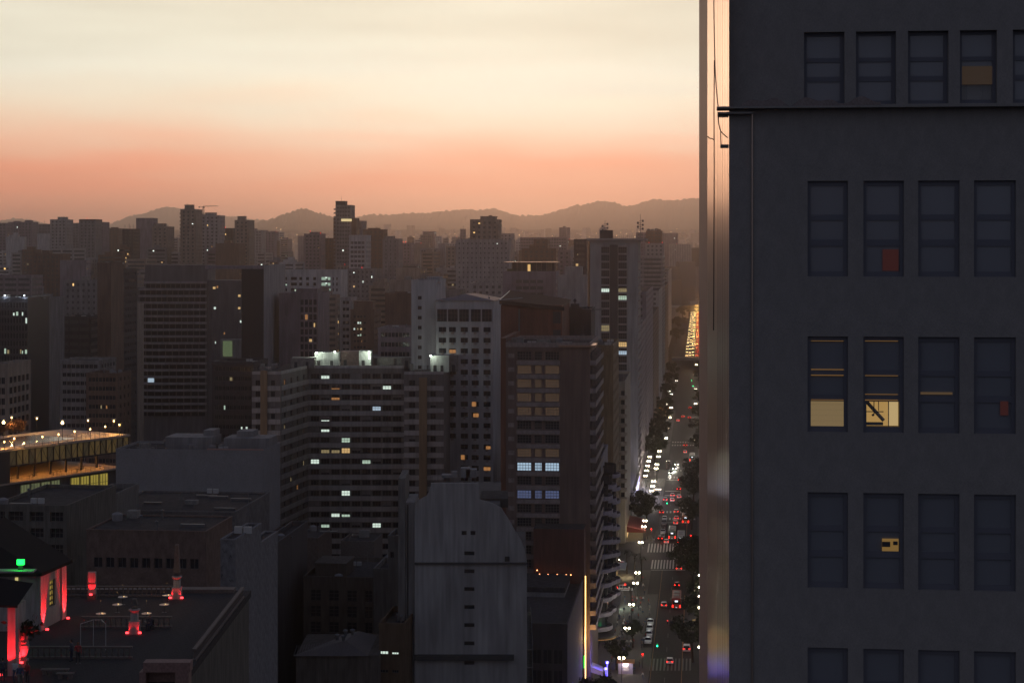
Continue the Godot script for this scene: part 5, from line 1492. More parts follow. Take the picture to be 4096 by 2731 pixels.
func low_roofs(G: String) -> void:
	# windowed block and roofs below the flats
	block({"x0": 303.4, "x1": 373, "top": 580, "depth": 345, "wall": mat("old_render", Color(0.15, 0.13, 0.115), 0.9, "streak", 0.15), "called": "old_office", "label": "dim old office block with four columns of large square windows", "deep": 22.0, "xs_px": [[310.5, 320.8], [328.8, 338.8], [347.0, 356.8], [365.0, 372.2]], "row_px": [588.6, 15.9, 10.8, 9], "faces": "f", "lit": 0, "nx": 2, "ny": 3, "group": G, "crown": [["house", 0.1, 0.2, 6.0, 2.4, 8.0]]})
	block({"x0": 373.2, "x1": 398.3, "top": 572.5, "depth": 338, "wall": mat("gable_dull", Color(0.22, 0.21, 0.2)), "called": "party_wall_block", "label": "blank grey wall left of the tall gable", "style": "blank", "faces": "", "deep": 20.0, "lit": 0, "group": G})
	block({"x0": 379, "x1": 405, "top": 627.5, "depth": 296, "wall": mat("ochre_dull", Color(0.17, 0.12, 0.085), 0.9, "streak", 0.12), "called": "annex", "label": "low ochre annex with two bright window strips below the gable", "deep": 14.0, "fine": true, "xs_px": [[379.2, 388.2], [391.8, 398.6]], "row_px": [650.2, 18.4, 3.2, 4], "faces": "f", "nx": 3, "lit": [[0, 0, "lit_white"], [1, 0, "lit_white"]], "group": G})
	var h := thing("hip_roof_house", "old house with a corrugated hip roof and roof ventilators", "house", at(296, 245, 292) - Vector3(0, EYE, 0), 0.0, G)
	var D := 292.0
	var u := D / FOCAL
	var X := func(px: float) -> float: return (px - 296.0) * u
	var eave := ht(654.5, D)
	var s := mb()
	box(s, Vector3(0, 0, -16), Vector3(X.call(379) , eave, 0))
	part(h, "wall", done(s), mat("old_render", Color(0.15, 0.13, 0.115)))
	var ridge_a := Vector3(X.call(342), ht(639.5, D + 6), -6)
	var ridge_b := Vector3(X.call(352), ht(631.5, D + 12), -13)
	var e := [Vector3(-0.5, eave, 0.5), Vector3(X.call(368), eave, 0.5), Vector3(X.call(382), ht(640, D + 14), -16), Vector3(X.call(318), ht(640, D + 14), -16)]
	s = mb()
	var planes := [[e[0], e[1], ridge_a, ridge_a], [e[1], e[2], ridge_b, ridge_a], [e[3], e[0], ridge_a, ridge_b]]
	for q in planes:
		var n: Vector3 = (q[1] - q[0]).cross(q[2] - q[0]).normalized()
		if n.y < 0: n = -n
		quad(s, q[0], q[1], q[2], q[3], n)
	part(h, "hip_roof", done(s), mat("fibre_cement", Color(0.16, 0.135, 0.13), 0.75, "streak", 0.4))
	for i in 30:
		s = mb()
		var f := (i + 0.5) / 30.0
		var foot: Vector3 = e[0].lerp(e[1], f)
		var head: Vector3 = ridge_a
		foot += Vector3(0, 0.06, 0)
		head = foot.lerp(head + Vector3(0, 0.06, 0), 0.9 - 0.5 * absf(f - 0.5))
		tube(s, foot, Vector3(foot.x, head.y, head.z), 0.05, 0.05, 4)
		part(h, "roof_ridge_tile", done(s), mats["fibre_cement"])
	for q in [[337.0, 636.0], [343.5, 637.0], [345.5, 631.5], [352.5, 631.0]]:
		s = mb()
		lathe(s, at(q[0], q[1] + 3.0, D + 5) - h.position, [[0.25, 0.0], [0.25, 0.5], [0.42, 0.6], [0.42, 0.85], [0.0, 1.05]], 10)
		part(h, "ventilator", done(s), mats["metal"])
	block({"x0": 264, "x1": 318, "top": 537.5, "depth": 372, "wall": mat("rust_wall", Color(0.15, 0.12, 0.11), 0.9, "grime", 0.2), "called": "tin_roof_house", "label": "stained low house with a shallow tin roof below the flats", "style": "blank", "faces": "", "deep": 14.0, "lit": 0, "parapet": 0.2, "group": G})
	block({"x0": 341, "x1": 374, "top": 541, "depth": 385, "wall": mat("patched_wall", Color(0.19, 0.17, 0.16), 0.9, "grime", 0.3), "called": "shed_house", "label": "patched shed with a white panel and ridged roof below the flats", "style": "blank", "faces": "", "deep": 10.0, "lit": 0, "parapet": 0.2, "group": G})
	block({"x0": 388, "x1": 399, "top": 539.5, "depth": 330, "wall": mat("gable_dull", Color(0.22, 0.21, 0.2)), "called": "stair_turret", "label": "narrow turret with one dark window left of the gable's slit", "deep": 8.0, "xs_px": [[390.2, 393.8]], "row_px": [551.0, 30.0, 6.2, 1], "faces": "f", "lit": 0, "group": G, "fine": true})
	block({"x0": 255, "x1": 272, "top": 550, "depth": 330, "wall": "dark", "called": "dark_house", "label": "dark narrow house right of the tall scrawled wall", "style": "blank", "faces": "", "deep": 30.0, "lit": 0, "group": G})
	# great blank wall in the left centre
	var b := block({"x0": 116, "x1": 263.5, "top": 450.5, "depth": 380, "wall": mat("great_wall", Color(0.28, 0.275, 0.28), 0.9, "ashlar", 0.06), "called": "blank_wall_building", "label": "great blank grey wall with railed roof, left of centre", "style": "blank", "faces": "", "deep": 15.0, "lit": 0, "group": G, "parapet": 0.5, "crown": [["rail", 0.0, 0.0]]})
	var z: Vector3 = b.get_meta("size")
	var holes := []
	s = mb()
	var rows := []
	for i in 8: rows.append([z.y - 4.5 - 4.2 * (7 - i) - 2.9, z.y - 4.5 - 4.2 * (7 - i)])
	facade(s, Vector3(z.x + 0.02, 0, -0.2), Vector3.FORWARD, 14.6, z.y, [[1.0, 6.4], [7.6, 13.4]], rows, 0.3, holes)
	part(b, "side_wall", done(s), mats["great_wall"])
	for q in holes: put_window(b, q, 4, 3, lit_cloth("side_room_light", Color(1.0, 0.95, 0.62), 0.5) if q.r == 4 else null, 0.1)
	for q in [[158.0, 205.0, 433.5, 5.0], [193.0, 203.5, 428.0, 8.0], [217.0, 263.0, 434.0, 5.5], [227.0, 243.0, 428.5, 8.0]]:
		var x0 := across(b.position, -TURN, q[0])
		var x1 := across(b.position, -TURN, q[1])
		part(b, "roof_house", one_box(Vector3(x0, z.y - 0.02, -13.0), Vector3(x1, ht(q[2], 390), -q[3])), WALLS["grey"])
	part(b, "coping", one_box(Vector3(across(b.position, -TURN, 207), z.y + 0.52, -0.35), Vector3(z.x, z.y + 0.75, 0.12)), mat("tile_coping", Color(0.36, 0.2, 0.16), 0.5))
	# houses on the left below the pool
	block({"x0": -8, "x1": 67, "top": 507, "depth": 262, "wall": mat("stucco", Color(0.17, 0.16, 0.145), 0.9, "streak", 0.15), "called": "stucco_house", "label": "dim stucco house with rows of large recessed windows at the left", "deep": 22.0, "xs_px": [[-4, 5], [8.5, 23.0], [29.5, 43.5], [50.0, 63.0]], "row_px": [510.6, 16.2, 9.6, 7], "faces": "f", "lit": 0, "nx": 3, "ny": 2, "rec": 0.5, "group": G, "parapet": 0.5})
	block({"x0": 72, "x1": 99.5, "top": 505, "depth": 285, "wall": mat("gable_dull", Color(0.22, 0.21, 0.2)), "called": "party_wall_block", "label": "blank grey end wall beside the stucco house", "style": "blank", "faces": "", "deep": 20.0, "lit": 0, "group": G})
	block({"x0": 99.5, "x1": 235, "top": 511, "depth": 300, "wall": mat("shaded_plaster", Color(0.2, 0.19, 0.19), 0.9, "grime", 0.1), "called": "long_shed", "label": "long dim shed below the great blank wall", "style": "blank", "faces": "", "deep": 24.0, "lit": 0, "group": G, "parapet": 0.3})  # plaster kept darker to stand for shade from the buildings around
	block({"x0": 86.5, "x1": 206, "top": 530, "depth": 250, "wall": mat("shaded_red_plaster", Color(0.21, 0.15, 0.13), 0.9, "grime", 0.1), "called": "tiled_house", "label": "long brownish house with small dark windows behind the terrace", "deep": 14.0, "cols": 9, "fh": 6.0, "ww": 1.2, "faces": "f", "lit": 0, "group": G, "parapet": 0.2, "fine": true})  # red plaster darkened part way for the same surrounding shade
	# two tall narrow walls scrawled with black painted letters
	for q in [[220.5, 235.6, 540.0, 205.0, "left of two tall narrow walls scrawled with black painted marks"], [241.2, 255.0, 547.0, 222.0, "right of two tall narrow walls scrawled with black painted marks"]]:
		var w := block({"x0": q[0], "x1": q[1], "top": q[2], "depth": q[3], "wall": mat("scrawled_wall", Color(0.24, 0.235, 0.245), 0.9, "grime", 0.2), "called": "scrawled_wall", "label": q[4], "style": "blank", "faces": "", "deep": 12.0, "lit": 0, "group": G, "parapet": 0.2, "category": "building"})
		var r := RandomNumberGenerator.new()
		r.seed = int(q[0])
		var wz: Vector3 = w.get_meta("size")
		for k in 16:
			s = mb()
			var p := Vector3(r.randf_range(0.2, wz.x - 0.5), wz.y - 1.2 - k * 0.85, 0.012)
			for j in 5:
				var n := p + Vector3(r.randf_range(-0.25, 0.3), r.randf_range(-0.35, 0.3), 0.0)
				n.x = clampf(n.x, 0.1, wz.x - 0.1)
				tube(s, p, n, 0.022, 0.022, 4)
				p = n
			part(w, "painted_mark", done(s), mats["frame_dark"])

# ---------------------------------------------------------------- the avenue
func strip(s: SurfaceTool, t0: float, t1: float, d0: float, d1: float, y: float) -> void:
	quad(s, road(t0, d0, y), road(t1, d0, y), road(t1, d1, y), road(t0, d1, y), Vector3.UP)
func slab(s: SurfaceTool, t0: float, t1: float, d0: float, d1: float, y0: float, y1: float) -> void:
	strip(s, t0, t1, d0, d1, y1)
	quad(s, road(t0, d0, y0), road(t1, d0, y0), road(t1, d0, y1), road(t0, d0, y1), -AV)
	quad(s, road(t0, d1, y0), road(t1, d1, y0), road(t1, d1, y1), road(t0, d1, y1), AV)
	quad(s, road(t0, d0, y0), road(t0, d1, y0), road(t0, d1, y1), road(t0, d0, y1), -AR)
	quad(s, road(t1, d0, y0), road(t1, d1, y0), road(t1, d1, y1), road(t1, d0, y1), AR)

func avenue() -> void:
	var asphalt := mat("asphalt", Color(0.035, 0.032, 0.034), 0.7, "grime", 0.09, {"metallic_specular": 0.2})
	var s := mb()
	strip(s, -24.8, 16.0, 300, 1560, 0.02)
	strip(s, -140.0, -24.8, 566, 604, 0.02)
	strip(s, -24.8, 16.0, 1560, 2700, 0.02)
	var way := part(self, "road", done(s), asphalt)
	structure(way)
	var paint := mat("road_paint", Color(0.5, 0.48, 0.44), 0.7, "grime", 0.5)
	var worn := mat("worn_paint", Color(0.17, 0.165, 0.155), 0.7, "grime", 0.5)
	var ochre := mat("ochre_paint", Color(0.45, 0.22, 0.07), 0.7, "grime", 0.5)
	var stripe := func(t0: float, t1: float, d0: float, d1: float, m: Material, called: String):
		var q := mb()
		strip(q, t0, t1, d0, d1, 0.026)
		part(way, called, done(q), m)
	for i in 12: stripe.call(-12.0 + i * 0.88, -11.6 + i * 0.88, 428.0, 440.5, worn, "crosswalk_stripe")
	for i in 8: stripe.call(-15.0 + i * 0.95, -14.5 + i * 0.95, 562.5, 578.5, paint, "crosswalk_stripe")
	for i in 12: stripe.call(-17.0 + i * 1.02, -16.5 + i * 1.02, 593.0, 610.5, paint, "crosswalk_stripe")
	for d in [663.0, 680.0, 782.0, 806.0, 908.0, 922.0]:
		for i in 10: stripe.call(-13.6 + i * 1.3, -13.0 + i * 1.3, d, d + 5.0, paint, "crosswalk_stripe")
	stripe.call(-14.8, -4.3, 560.2, 560.9, paint, "stop_line")
	stripe.call(-11.6, -4.3, 656.0, 656.8, paint, "stop_line")
	stripe.call(-14.0, -4.3, 775.0, 776.0, paint, "stop_line")
	for d in range(400, 560, 16): stripe.call(-8.05, -7.93, d, d + 5.0, worn, "lane_dash")
	for d in range(400, 640, 16): stripe.call(-11.1, -10.98, d + 170, d + 175.0, worn, "lane_dash")
	stripe.call(-4.15, -4.0, 395, 520, ochre, "lane_line")
	stripe.call(-4.4, -4.25, 612, 655, ochre, "lane_line")
	stripe.call(-7.6, -7.45, 690, 775, ochre, "lane_line")
	stripe.call(-4.1, -3.96, 680, 775, paint, "lane_line")
	stripe.call(-11.4, -11.32, 380, 560, ochre, "kerb_line")
	for q in [[740.0, 746.0], [727.0, 731.0]]: stripe.call(-13.8, -8.0, q[0], q[0] + 1.4, paint, "crossing_line")
	# raised pavements
	var mosaic := mat("mosaic_paving", Color(0.15, 0.145, 0.14), 0.9, "grime", 0.7)
	s = mb()
	slab(s, -25.0, -11.75, 330, 452, 0.0, 0.15)
	slab(s, -25.0, -14.0, 452, 486, 0.0, 0.15)
	slab(s, -25.0, -11.75, 486, 521, 0.0, 0.15)
	slab(s, -25.0, -14.9, 521, 560, 0.0, 0.15)
	structure(part(self, "pavement", done(s), mosaic))
	s = mb()
	slab(s, -25.0, -14.9, 612, 700, 0.0, 0.15)
	slab(s, -27.0, -14.4, 700, 780, 0.0, 0.15)
	slab(s, -25.0, -14.4, 812, 1100, 0.0, 0.15)
	structure(part(self, "pavement", done(s), mosaic))
	s = mb()
	slab(s, 0.0, 16.0, 330, 560, 0.0, 0.15)
	slab(s, -0.5, 16.0, 612, 1480, 0.0, 0.15)
	structure(part(self, "pavement", done(s), mosaic))
	var dark := mat("black_paving", Color(0.06, 0.06, 0.065), 0.7)
	s = mb()
	for i in 6:
		for k in 18: quad(s, road(-24.5 + i * 1.6 + 0.6 * sin(k * 0.8), 700 + k * 4.4, 0.156), road(-23.9 + i * 1.6 + 0.6 * sin(k * 0.8), 700 + k * 4.4, 0.156), road(-23.9 + i * 1.6 + 0.6 * sin(k * 0.8 + 0.8), 704.4 + k * 4.4, 0.156), road(-24.5 + i * 1.6 + 0.6 * sin(k * 0.8 + 0.8), 704.4 + k * 4.4, 0.156), Vector3.UP)
	structure(part(self, "wave_paving", done(s), dark))
	viaduct()
	avenue_row()
	lamps()
	trees()
	traffic()
	signals()
	walkers()

func viaduct() -> void:
	var o := thing("road_viaduct", "elevated road carrying a jam of cars straight towards the hills", "viaduct", Vector3.ZERO)
	var s := mb()
	slab(s, -11.6, 4.0, 1490, 2700, 6.6, 8.0)
	part(o, "deck", done(s), mat("viaduct_concrete", Color(0.1, 0.092, 0.085), 0.9, "grime", 0.05))
	for q in [[-11.9, -11.6], [-3.55, -3.3], [3.8, 4.1]]:
		s = mb()
		slab(s, q[0], q[1], 1490, 2700, 8.0, 8.9)
		part(o, "barrier", done(s), mats["concrete"])
	s = mb()
	slab(s, -22.0, 16.0, 1484, 1497, 6.0, 8.3)
	part(o, "cross_deck", done(s), mats["concrete"])
	for d in range(1500, 2700, 60):
		s = mb()
		cbox(s, Vector3.ZERO, Vector3(2.2, 6.6, 2.2))
		part(o, "column", done(s), mats["concrete"], road(-3.4, d))
	for k in 9:
		var d := 1515.0 + 120.0 * k
		var lamp := street_mast(d, "tall lamp mast %s along the elevated road" % ["first", "second", "third", "fourth", "fifth", "sixth", "seventh", "eighth", "ninth"][k])
		lamp.position = road(-3.4, d, 8.0)
func street_mast(d: float, text: String) -> Node3D:
	var o := thing("lamp_mast", text, "street lamp", Vector3.ZERO, 0.0, "lamp masts of the elevated road")
	var s := mb()
	tube(s, Vector3.ZERO, Vector3(0, 10, 0), 0.14, 0.08, 6)
	tube(s, Vector3(-2, 10.2, 0), Vector3(2, 10.2, 0), 0.06, 0.06, 4)
	part(o, "pole", done(s), mats["metal"])
	for x in [-2.0, 2.0]:
		s = mb()
		cbox(s, Vector3(x, 10.0, 0), Vector3(0.7, 0.16, 0.4))
		part(o, "lamp_head", done(s), glow("mast_lamp", Color(1.0, 0.82, 0.5), 14.0))
	light_at(o, Vector3(0, 9.6, 0), Color(1.0, 0.72, 0.36), 380.0, 0.3)
	return o
func light_at(parent: Node, where: Vector3, c: Color, e: float, size := 0.15) -> OmniLight3D:
	var l := OmniLight3D.new()
	l.name = "lamp_glow"
	l.light_color = c
	l.light_energy = e
	l.light_size = size
	l.omni_range = 120.0
	l.omni_attenuation = 2.0
	l.shadow_enabled = true
	parent.add_child(l, true)
	l.position = where
	return l

func row_block(d0: float, d1: float, h: float, text: String, extra := {}) -> Node3D:
	# a house of the avenue's left row between two distances, its flank on the building line
	var t: float = extra.get("t", -25.0)
	var x1: float = 699.0 + t / cos(TURN) * FOCAL / d0
	var e := {"x0": x1 - extra.get("wide", 30.0) * FOCAL / d0, "x1": x1, "top": HORIZON - (h - EYE) * FOCAL / d0, "depth": d0, "deep": d1 - d0, "wall": "grey", "label": text, "called": "avenue_block", "faces": "fr", "group": "row of buildings along the avenue", "lit": 3, "fine": d0 < 700.0}
	e.merge(extra, true)
	return block(e)
func avenue_row() -> void:
	var s := mb()
	row_block(770, 850, 66, "grey avenue block right behind the striped tower", {"wall": "mauve"})
	row_block(858, 985, 78, "tall mauve avenue block, second behind the striped tower", {"wall": "mauve", "style": "punched", "lit": 4})
	var sb := row_block(1240, 1330, 92.5, "terraced block with jutting pale floors beside the striped tower", {"wall": "grey", "style": "bands", "wide": 40.0, "trim": WALLS["pale"]})
	row_block(990, 1120, 62, "brown avenue block with a lit ground floor far up the street", {"wall": "brown", "lit": 3})
	row_block(1125, 1235, 72, "pale avenue block half way to the elevated road", {"wall": "pale", "lit": 3})
	row_block(1335, 1480, 70, "brown avenue block just before the elevated road", {"wall": "brown", "lit": 2})
	row_block(1560, 1750, 62, "hazy avenue block beyond the elevated road's start", {"wall": "mauve", "lit": 3, "t": -30.0})
	row_block(1760, 1980, 75, "hazy pale avenue block furthest up the street", {"wall": "pale", "lit": 3, "t": -30.0})
	block({"x0": 690, "x1": 712, "top": 248, "depth": 2760, "wall": "dark", "label": "dark tower touching the foreground tower's edge on the skyline", "called": "apartment_tower", "style": "bands", "lit": 2, "group": "row of buildings along the avenue"})
	block({"x0": 676, "x1": 704, "top": 267, "depth": 2715, "wall": "grey", "label": "low grey block closing the view at the elevated road's far end", "lit": 6, "group": "row of buildings along the avenue"})
	# flats with rounded balconies, at the far side of the side street
	var r := row_block(612, 660, 54.0, "cream flats with stacked rounded balconies beside the avenue", {"wall": mat("cream_render", Color(0.42, 0.36, 0.28), 0.8, "streak", 0.06), "faces": "f", "xs_px": [[621.0, 624.6]], "row_px": [390.0, 9.2, 4.6, 12], "lit": 0, "wide": 13.0, "nx": 2})
	var z: Vector3 = r.get_meta("size")
	for i in 12:
		s = mb()
		var y := ht(390.0 + 9.2 * i + 4.8, 612)
		lathe(s, Vector3(z.x - 1.2, y - 1.15, 0.0), [[1.9, 0.0], [2.0, 0.1], [2.0, 1.0], [1.85, 1.0], [1.85, 0.15], [0.0, 0.15]], 20)
		box(s, Vector3(z.x - 5.4, y - 1.15, 0.0), Vector3(z.x - 1.2, y - 0.15, 1.4))
		part(r, "balcony", done(s), mats["cream_render"])
	# ochre party wall
	row_block(528, 564, 71.0, "ochre windowless party wall with dark stains between balconied buildings", {"wall": mat("ochre_wall", Color(0.25, 0.17, 0.1), 0.85, "streak", 0.1), "style": "blank", "faces": "r", "lit": 0, "wide": 20.0})
	# bow fronted building beside the brown block
	var c := row_block(446, 520, 43.0, "grey bow fronted building with wavy balconies and a street canopy", {"wall": mat("bow_wall", Color(0.28, 0.26, 0.3), 0.8, "streak", 0.06), "faces": "", "style": "blank", "lit": 0, "wide": 22.0, "t": -26.2})
	z = c.get_meta("size")
	for k in 3:
		for i in 10:
			s = mb()
			var y := 5.0 + i * 3.6
			lathe(s, Vector3(z.x - 0.6, y, -8.0 - k * 22.0), [[5.0, 0.0], [5.2, 0.15], [5.2, 1.05], [5.05, 1.05], [5.05, 0.2], [0.0, 0.2]], 22)
			part(c, "bow_balcony", done(s), mat("bow_balcony", Color(0.32, 0.29, 0.36), 0.7, "grime", 0.3))
			s = mb()
			lathe(s, Vector3(z.x - 0.6, y + 1.05, -8.0 - k * 22.0), [[4.0, 0.0], [4.0, 2.5]], 22)
			part(c, "bow_window", done(s), mats["glass"])
	s = mb()
	box(s, Vector3(z.x, 4.2, -60), Vector3(z.x + 5.0, 4.7, -2.0))
	lathe(s, Vector3(z.x + 1.0, 4.2, -3.0), [[0.0, 0.0], [4.5, 0.0], [4.5, 0.5], [0.0, 0.5]], 24)
	part(c, "street_canopy", done(s), WALLS["dark"])
	s = mb()
	lathe(s, Vector3(z.x + 1.0, 4.05, -3.0), [[4.45, 0.0], [4.52, 0.0], [4.52, 0.13], [4.45, 0.13]], 24)
	part(c, "canopy_light", done(s), glow("canopy_edge", Color(1.0, 0.72, 0.34), 0.35))
	# low building with golden light strips on its corner
	var g := row_block(352, 404, 26.5, "low dark glass building with golden light strips on its avenue corner", {"wall": "dark", "faces": "f", "cols": 6, "fh": 4.0, "wh": 2.8, "ww": 2.6, "lit": 0, "wide": 14.0, "t": -25.6})
	z = g.get_meta("size")
	var gold := glow("gold_strip", Color(1.0, 0.78, 0.42), 5.0)
	for q in [[0.25, -50.5, 27.5, 0.2, 0.0], [-1.6, -51.4, 24.0, 0.12, 15.5], [-0.3, -51.0, 18.0, 0.1, 9.0], [-0.1, -50.0, 10.0, 0.1, 2.0]]:
		s = mb()
		box(s, Vector3(z.x + q[0], q[4], q[1] - 0.1), Vector3(z.x + q[0] + q[3], q[2], q[1] + 0.1))
		part(g, "light_strip", done(s), gold)
	light_at(g, Vector3(z.x + 1.6, 14.0, -49.6), Color(1.0, 0.78, 0.45), 40.0, 0.5)
	var neon := glow("blue_neon", Color(0.25, 0.2, 1.0), 3.0)
	for q in [[-6.8, 2.0, 12.0], [-3.0, 1.0, 13.0], [1.0, 3.0, 16.0]]:
		part(g, "neon_strip", one_box(Vector3(z.x + q[0], q[1], 0.4), Vector3(z.x + q[0] + 0.12, q[2], 0.5)), neon)
	part(g, "green_neon_strip", one_box(Vector3(z.x + 1.3, 12.0, -30.0), Vector3(z.x + 1.45, 14.5, -29.0)), glow("green_neon", Color(0.1, 1.0, 0.3), 1.2))
	var aw := thing("shop_awning", "pale awning glowing blue violet under two blue lamps at the lower edge", "awning", road(-25.0, 408.0, 0.15), -TURN)
	s = mb()
	quad(s, Vector3(0, 5.4, -6), Vector3(3.0, 4.2, -6), Vector3(3.4, 4.4, 0), Vector3(0, 5.6, 0), Vector3.UP)
	quad(s, Vector3(3.0, 3.2, -6), Vector3(3.0, 4.2, -6), Vector3(3.4, 4.4, 0), Vector3(3.4, 3.4, 0), Vector3.RIGHT)
	quad(s, Vector3(0, 4.4, 0), Vector3(3.4, 3.4, 0), Vector3(3.4, 4.4, 0), Vector3(0, 5.6, 0), Vector3.BACK)
	part(aw, "awning_cloth", done(s), mat("awning_cloth", Color(0.5, 0.5, 0.56), 0.7))
	for q in [Vector3(4.3, 6.0, -1.0), Vector3(4.3, 6.0, 5.0)]:
		s = mb()
		lathe(s, q, [[0.0, 0.0], [0.3, 0.1], [0.3, 0.5], [0.0, 0.6]], 10)
		tube(s, Vector3(q.x, 0, q.z), q, 0.05, 0.05, 5)
		part(aw, "blue_lamp", done(s), glow("blue_lamp", Color(0.36, 0.32, 1.0), 9.0))
		light_at(aw, q + Vector3(0, 0.3, 0.5), Color(0.3, 0.25, 1.0), 26.0, 0.2)
	# terrace with dark red wall and festoon lamps before the brown block
	var w := block({"x0": 533.5, "x1": 584, "top": 528.0, "depth": 398, "wall": mat("oxblood", Color(0.15, 0.06, 0.045), 0.85, "streak", 0.1), "style": "blank", "faces": "", "deep": 8.0, "lit": 0, "parapet": 0.0, "called": "terrace_house", "label": "dark red blank wall above a lamp lit roof terrace", "group": "row of buildings along the avenue"})
	z = w.get_meta("size")
	part(w, "terrace_slab", one_box(Vector3(-1.0, 27.5, 0.02), Vector3(z.x - 3.0, 28.6, 16.0)), mats["roofing"])
	part(w, "terrace_wall", one_box(Vector3(-1.0, 0, 0.03), Vector3(z.x - 3.1, 27.5, 15.9)), WALLS["grey"])
	for i in 6:
		var px: float = [537.5, 540.0, 548.5, 557.6, 566.6, 571.2][i]
		s = mb()
		lathe(s, Vector3(across(w.position, -TURN, px), ht(574.0 - (4.0 if i == 0 else 0.0), 397.0), 1.0), [[0.0, 0.0], [0.11, 0.05], [0.11, 0.2], [0.0, 0.26]], 8)
		part(w, "festoon_lamp", done(s), glow("festoon", Color(1.0, 0.62, 0.4), 7.0))
	light_at(w, Vector3(4.0, ht(574.0, 397.0), 1.6), Color(1.0, 0.6, 0.36), 1.5, 0.2)
	light_at(w, Vector3(7.5, ht(574.0, 397.0), 1.6), Color(1.0, 0.6, 0.36), 1.5, 0.2)

func lamps() -> void:
	# lamp posts with a pair of globes
	var metal := mat("lamp_iron", Color(0.03, 0.035, 0.03), 0.5)
	var globe := glow("globe", Color(1.0, 0.93, 0.78), 22.0)
	var first: Node3D
	var spots := []
	for d in [411.0, 443.0, 472.0, 502.0, 518.0]: spots.append([-17.6, d, 26.0, "left pavement near the taxi rank"])
	for d in [571.0, 603.0, 616.0]: spots.append([-18.4, d, 30.0, "left corner of the side street"])
	for d in [691.0, 704.0, 719.0, 760.0, 774.0, 803.0, 824.0]: spots.append([-18.0, d, 34.0, "kerb side row of the little square"])
	for d in [683.0, 736.0, 753.0, 769.0, 786.0, 802.0]: spots.append([-21.8, d, 40.0, "inner row of the little square"])
	for d in [422.0, 437.0, 453.0, 468.0, 483.0, 496.0, 514.0]: spots.append([0.55, d, 12.0, "right pavement, half hidden by the office tower"])
	for d in [880.0, 930.0, 985.0, 1045.0]: spots.append([-16.0, d, 60.0, "left kerb far up the avenue"])
	for d in [870.0, 960.0, 1070.0, 1180.0, 1300.0, 1420.0]: spots.append([-2.0, d, 70.0, "right kerb far up the avenue"])
	var seen := {}
	var ranks := ["nearest", "second", "third", "fourth", "fifth", "sixth", "seventh"]
	for q in spots:
		var k: int = seen.get(q[3], 0)
		seen[q[3]] = k + 1
		var text := "twin globe lamp post, %s on the %s" % [ranks[k], q[3]]
		if first == null:
			first = thing("street_lamp", text, "street lamp", road(q[0], q[1], 0.15), -TURN, "twin globe lamp posts of the avenue")
			var s := mb()
			lathe(s, Vector3.ZERO, [[0.22, 0.0], [0.2, 0.5], [0.09, 0.7], [0.075, 5.9], [0.12, 6.0], [0.06, 6.1]], 8)
			part(first, "post", done(s), metal)
			s = mb()
			rope(s, [Vector3(-0.5, 6.5, 0), Vector3(-0.4, 6.2, 0), Vector3(0, 6.05, 0), Vector3(0.4, 6.2, 0), Vector3(0.5, 6.5, 0)], 0.04, 5)
			part(first, "arm", done(s), metal)
			for x in [-0.5, 0.5]:
				s = mb()
				lathe(s, Vector3(x, 6.5, 0), [[0.0, 0.0], [0.15, 0.03], [0.23, 0.14], [0.26, 0.26], [0.22, 0.4], [0.11, 0.5], [0.0, 0.52]], 12)
				part(first, "globe_lamp", done(s), globe)
			light_at(first, Vector3(0, 6.75, 0.0), Color(1.0, 0.95, 0.86), q[2], 0.25)
		else:
			var c := copy_of(first, text, road(q[0], q[1], 0.15), -TURN)
			for l in c.get_children():
				if l is OmniLight3D: l.light_energy = q[2] * 0.7

func crown_mesh(seedling: int, rx: float, ry: float, n: int) -> ArrayMesh:
	# leaf sized faces gathered in clumps through the crown
	var r := RandomNumberGenerator.new()
	r.seed = seedling
	var s := mb()
	var clumps := []
	for i in 26:
		var p := Vector3(r.randfn(), r.randfn(), r.randfn()).normalized() * pow(r.randf(), 0.45)
		clumps.append([Vector3(p.x * rx, p.y * ry, p.z * rx), r.randf_range(0.5, 1.25)])
	for i in n:
		var c: Array = clumps[r.randi() % clumps.size()]
		var off: Vector3 = Vector3(r.randfn(), r.randfn() * 0.7, r.randfn()) * 0.5 * float(c[1])
		var p: Vector3 = c[0] + off
		var a := Vector3(r.randfn(), r.randfn(), r.randfn()).normalized()
		var b := a.cross(Vector3(r.randfn(), r.randfn(), r.randfn())).normalized()
		var e := r.randf_range(0.16, 0.34)
		var nn := a.cross(b).normalized()
		tri(s, p - a * e, p + b * e * 0.6, p + a * e, nn)
		tri(s, p - a * e, p + a * e, p - b * e * 0.6, nn)
	return done(s)
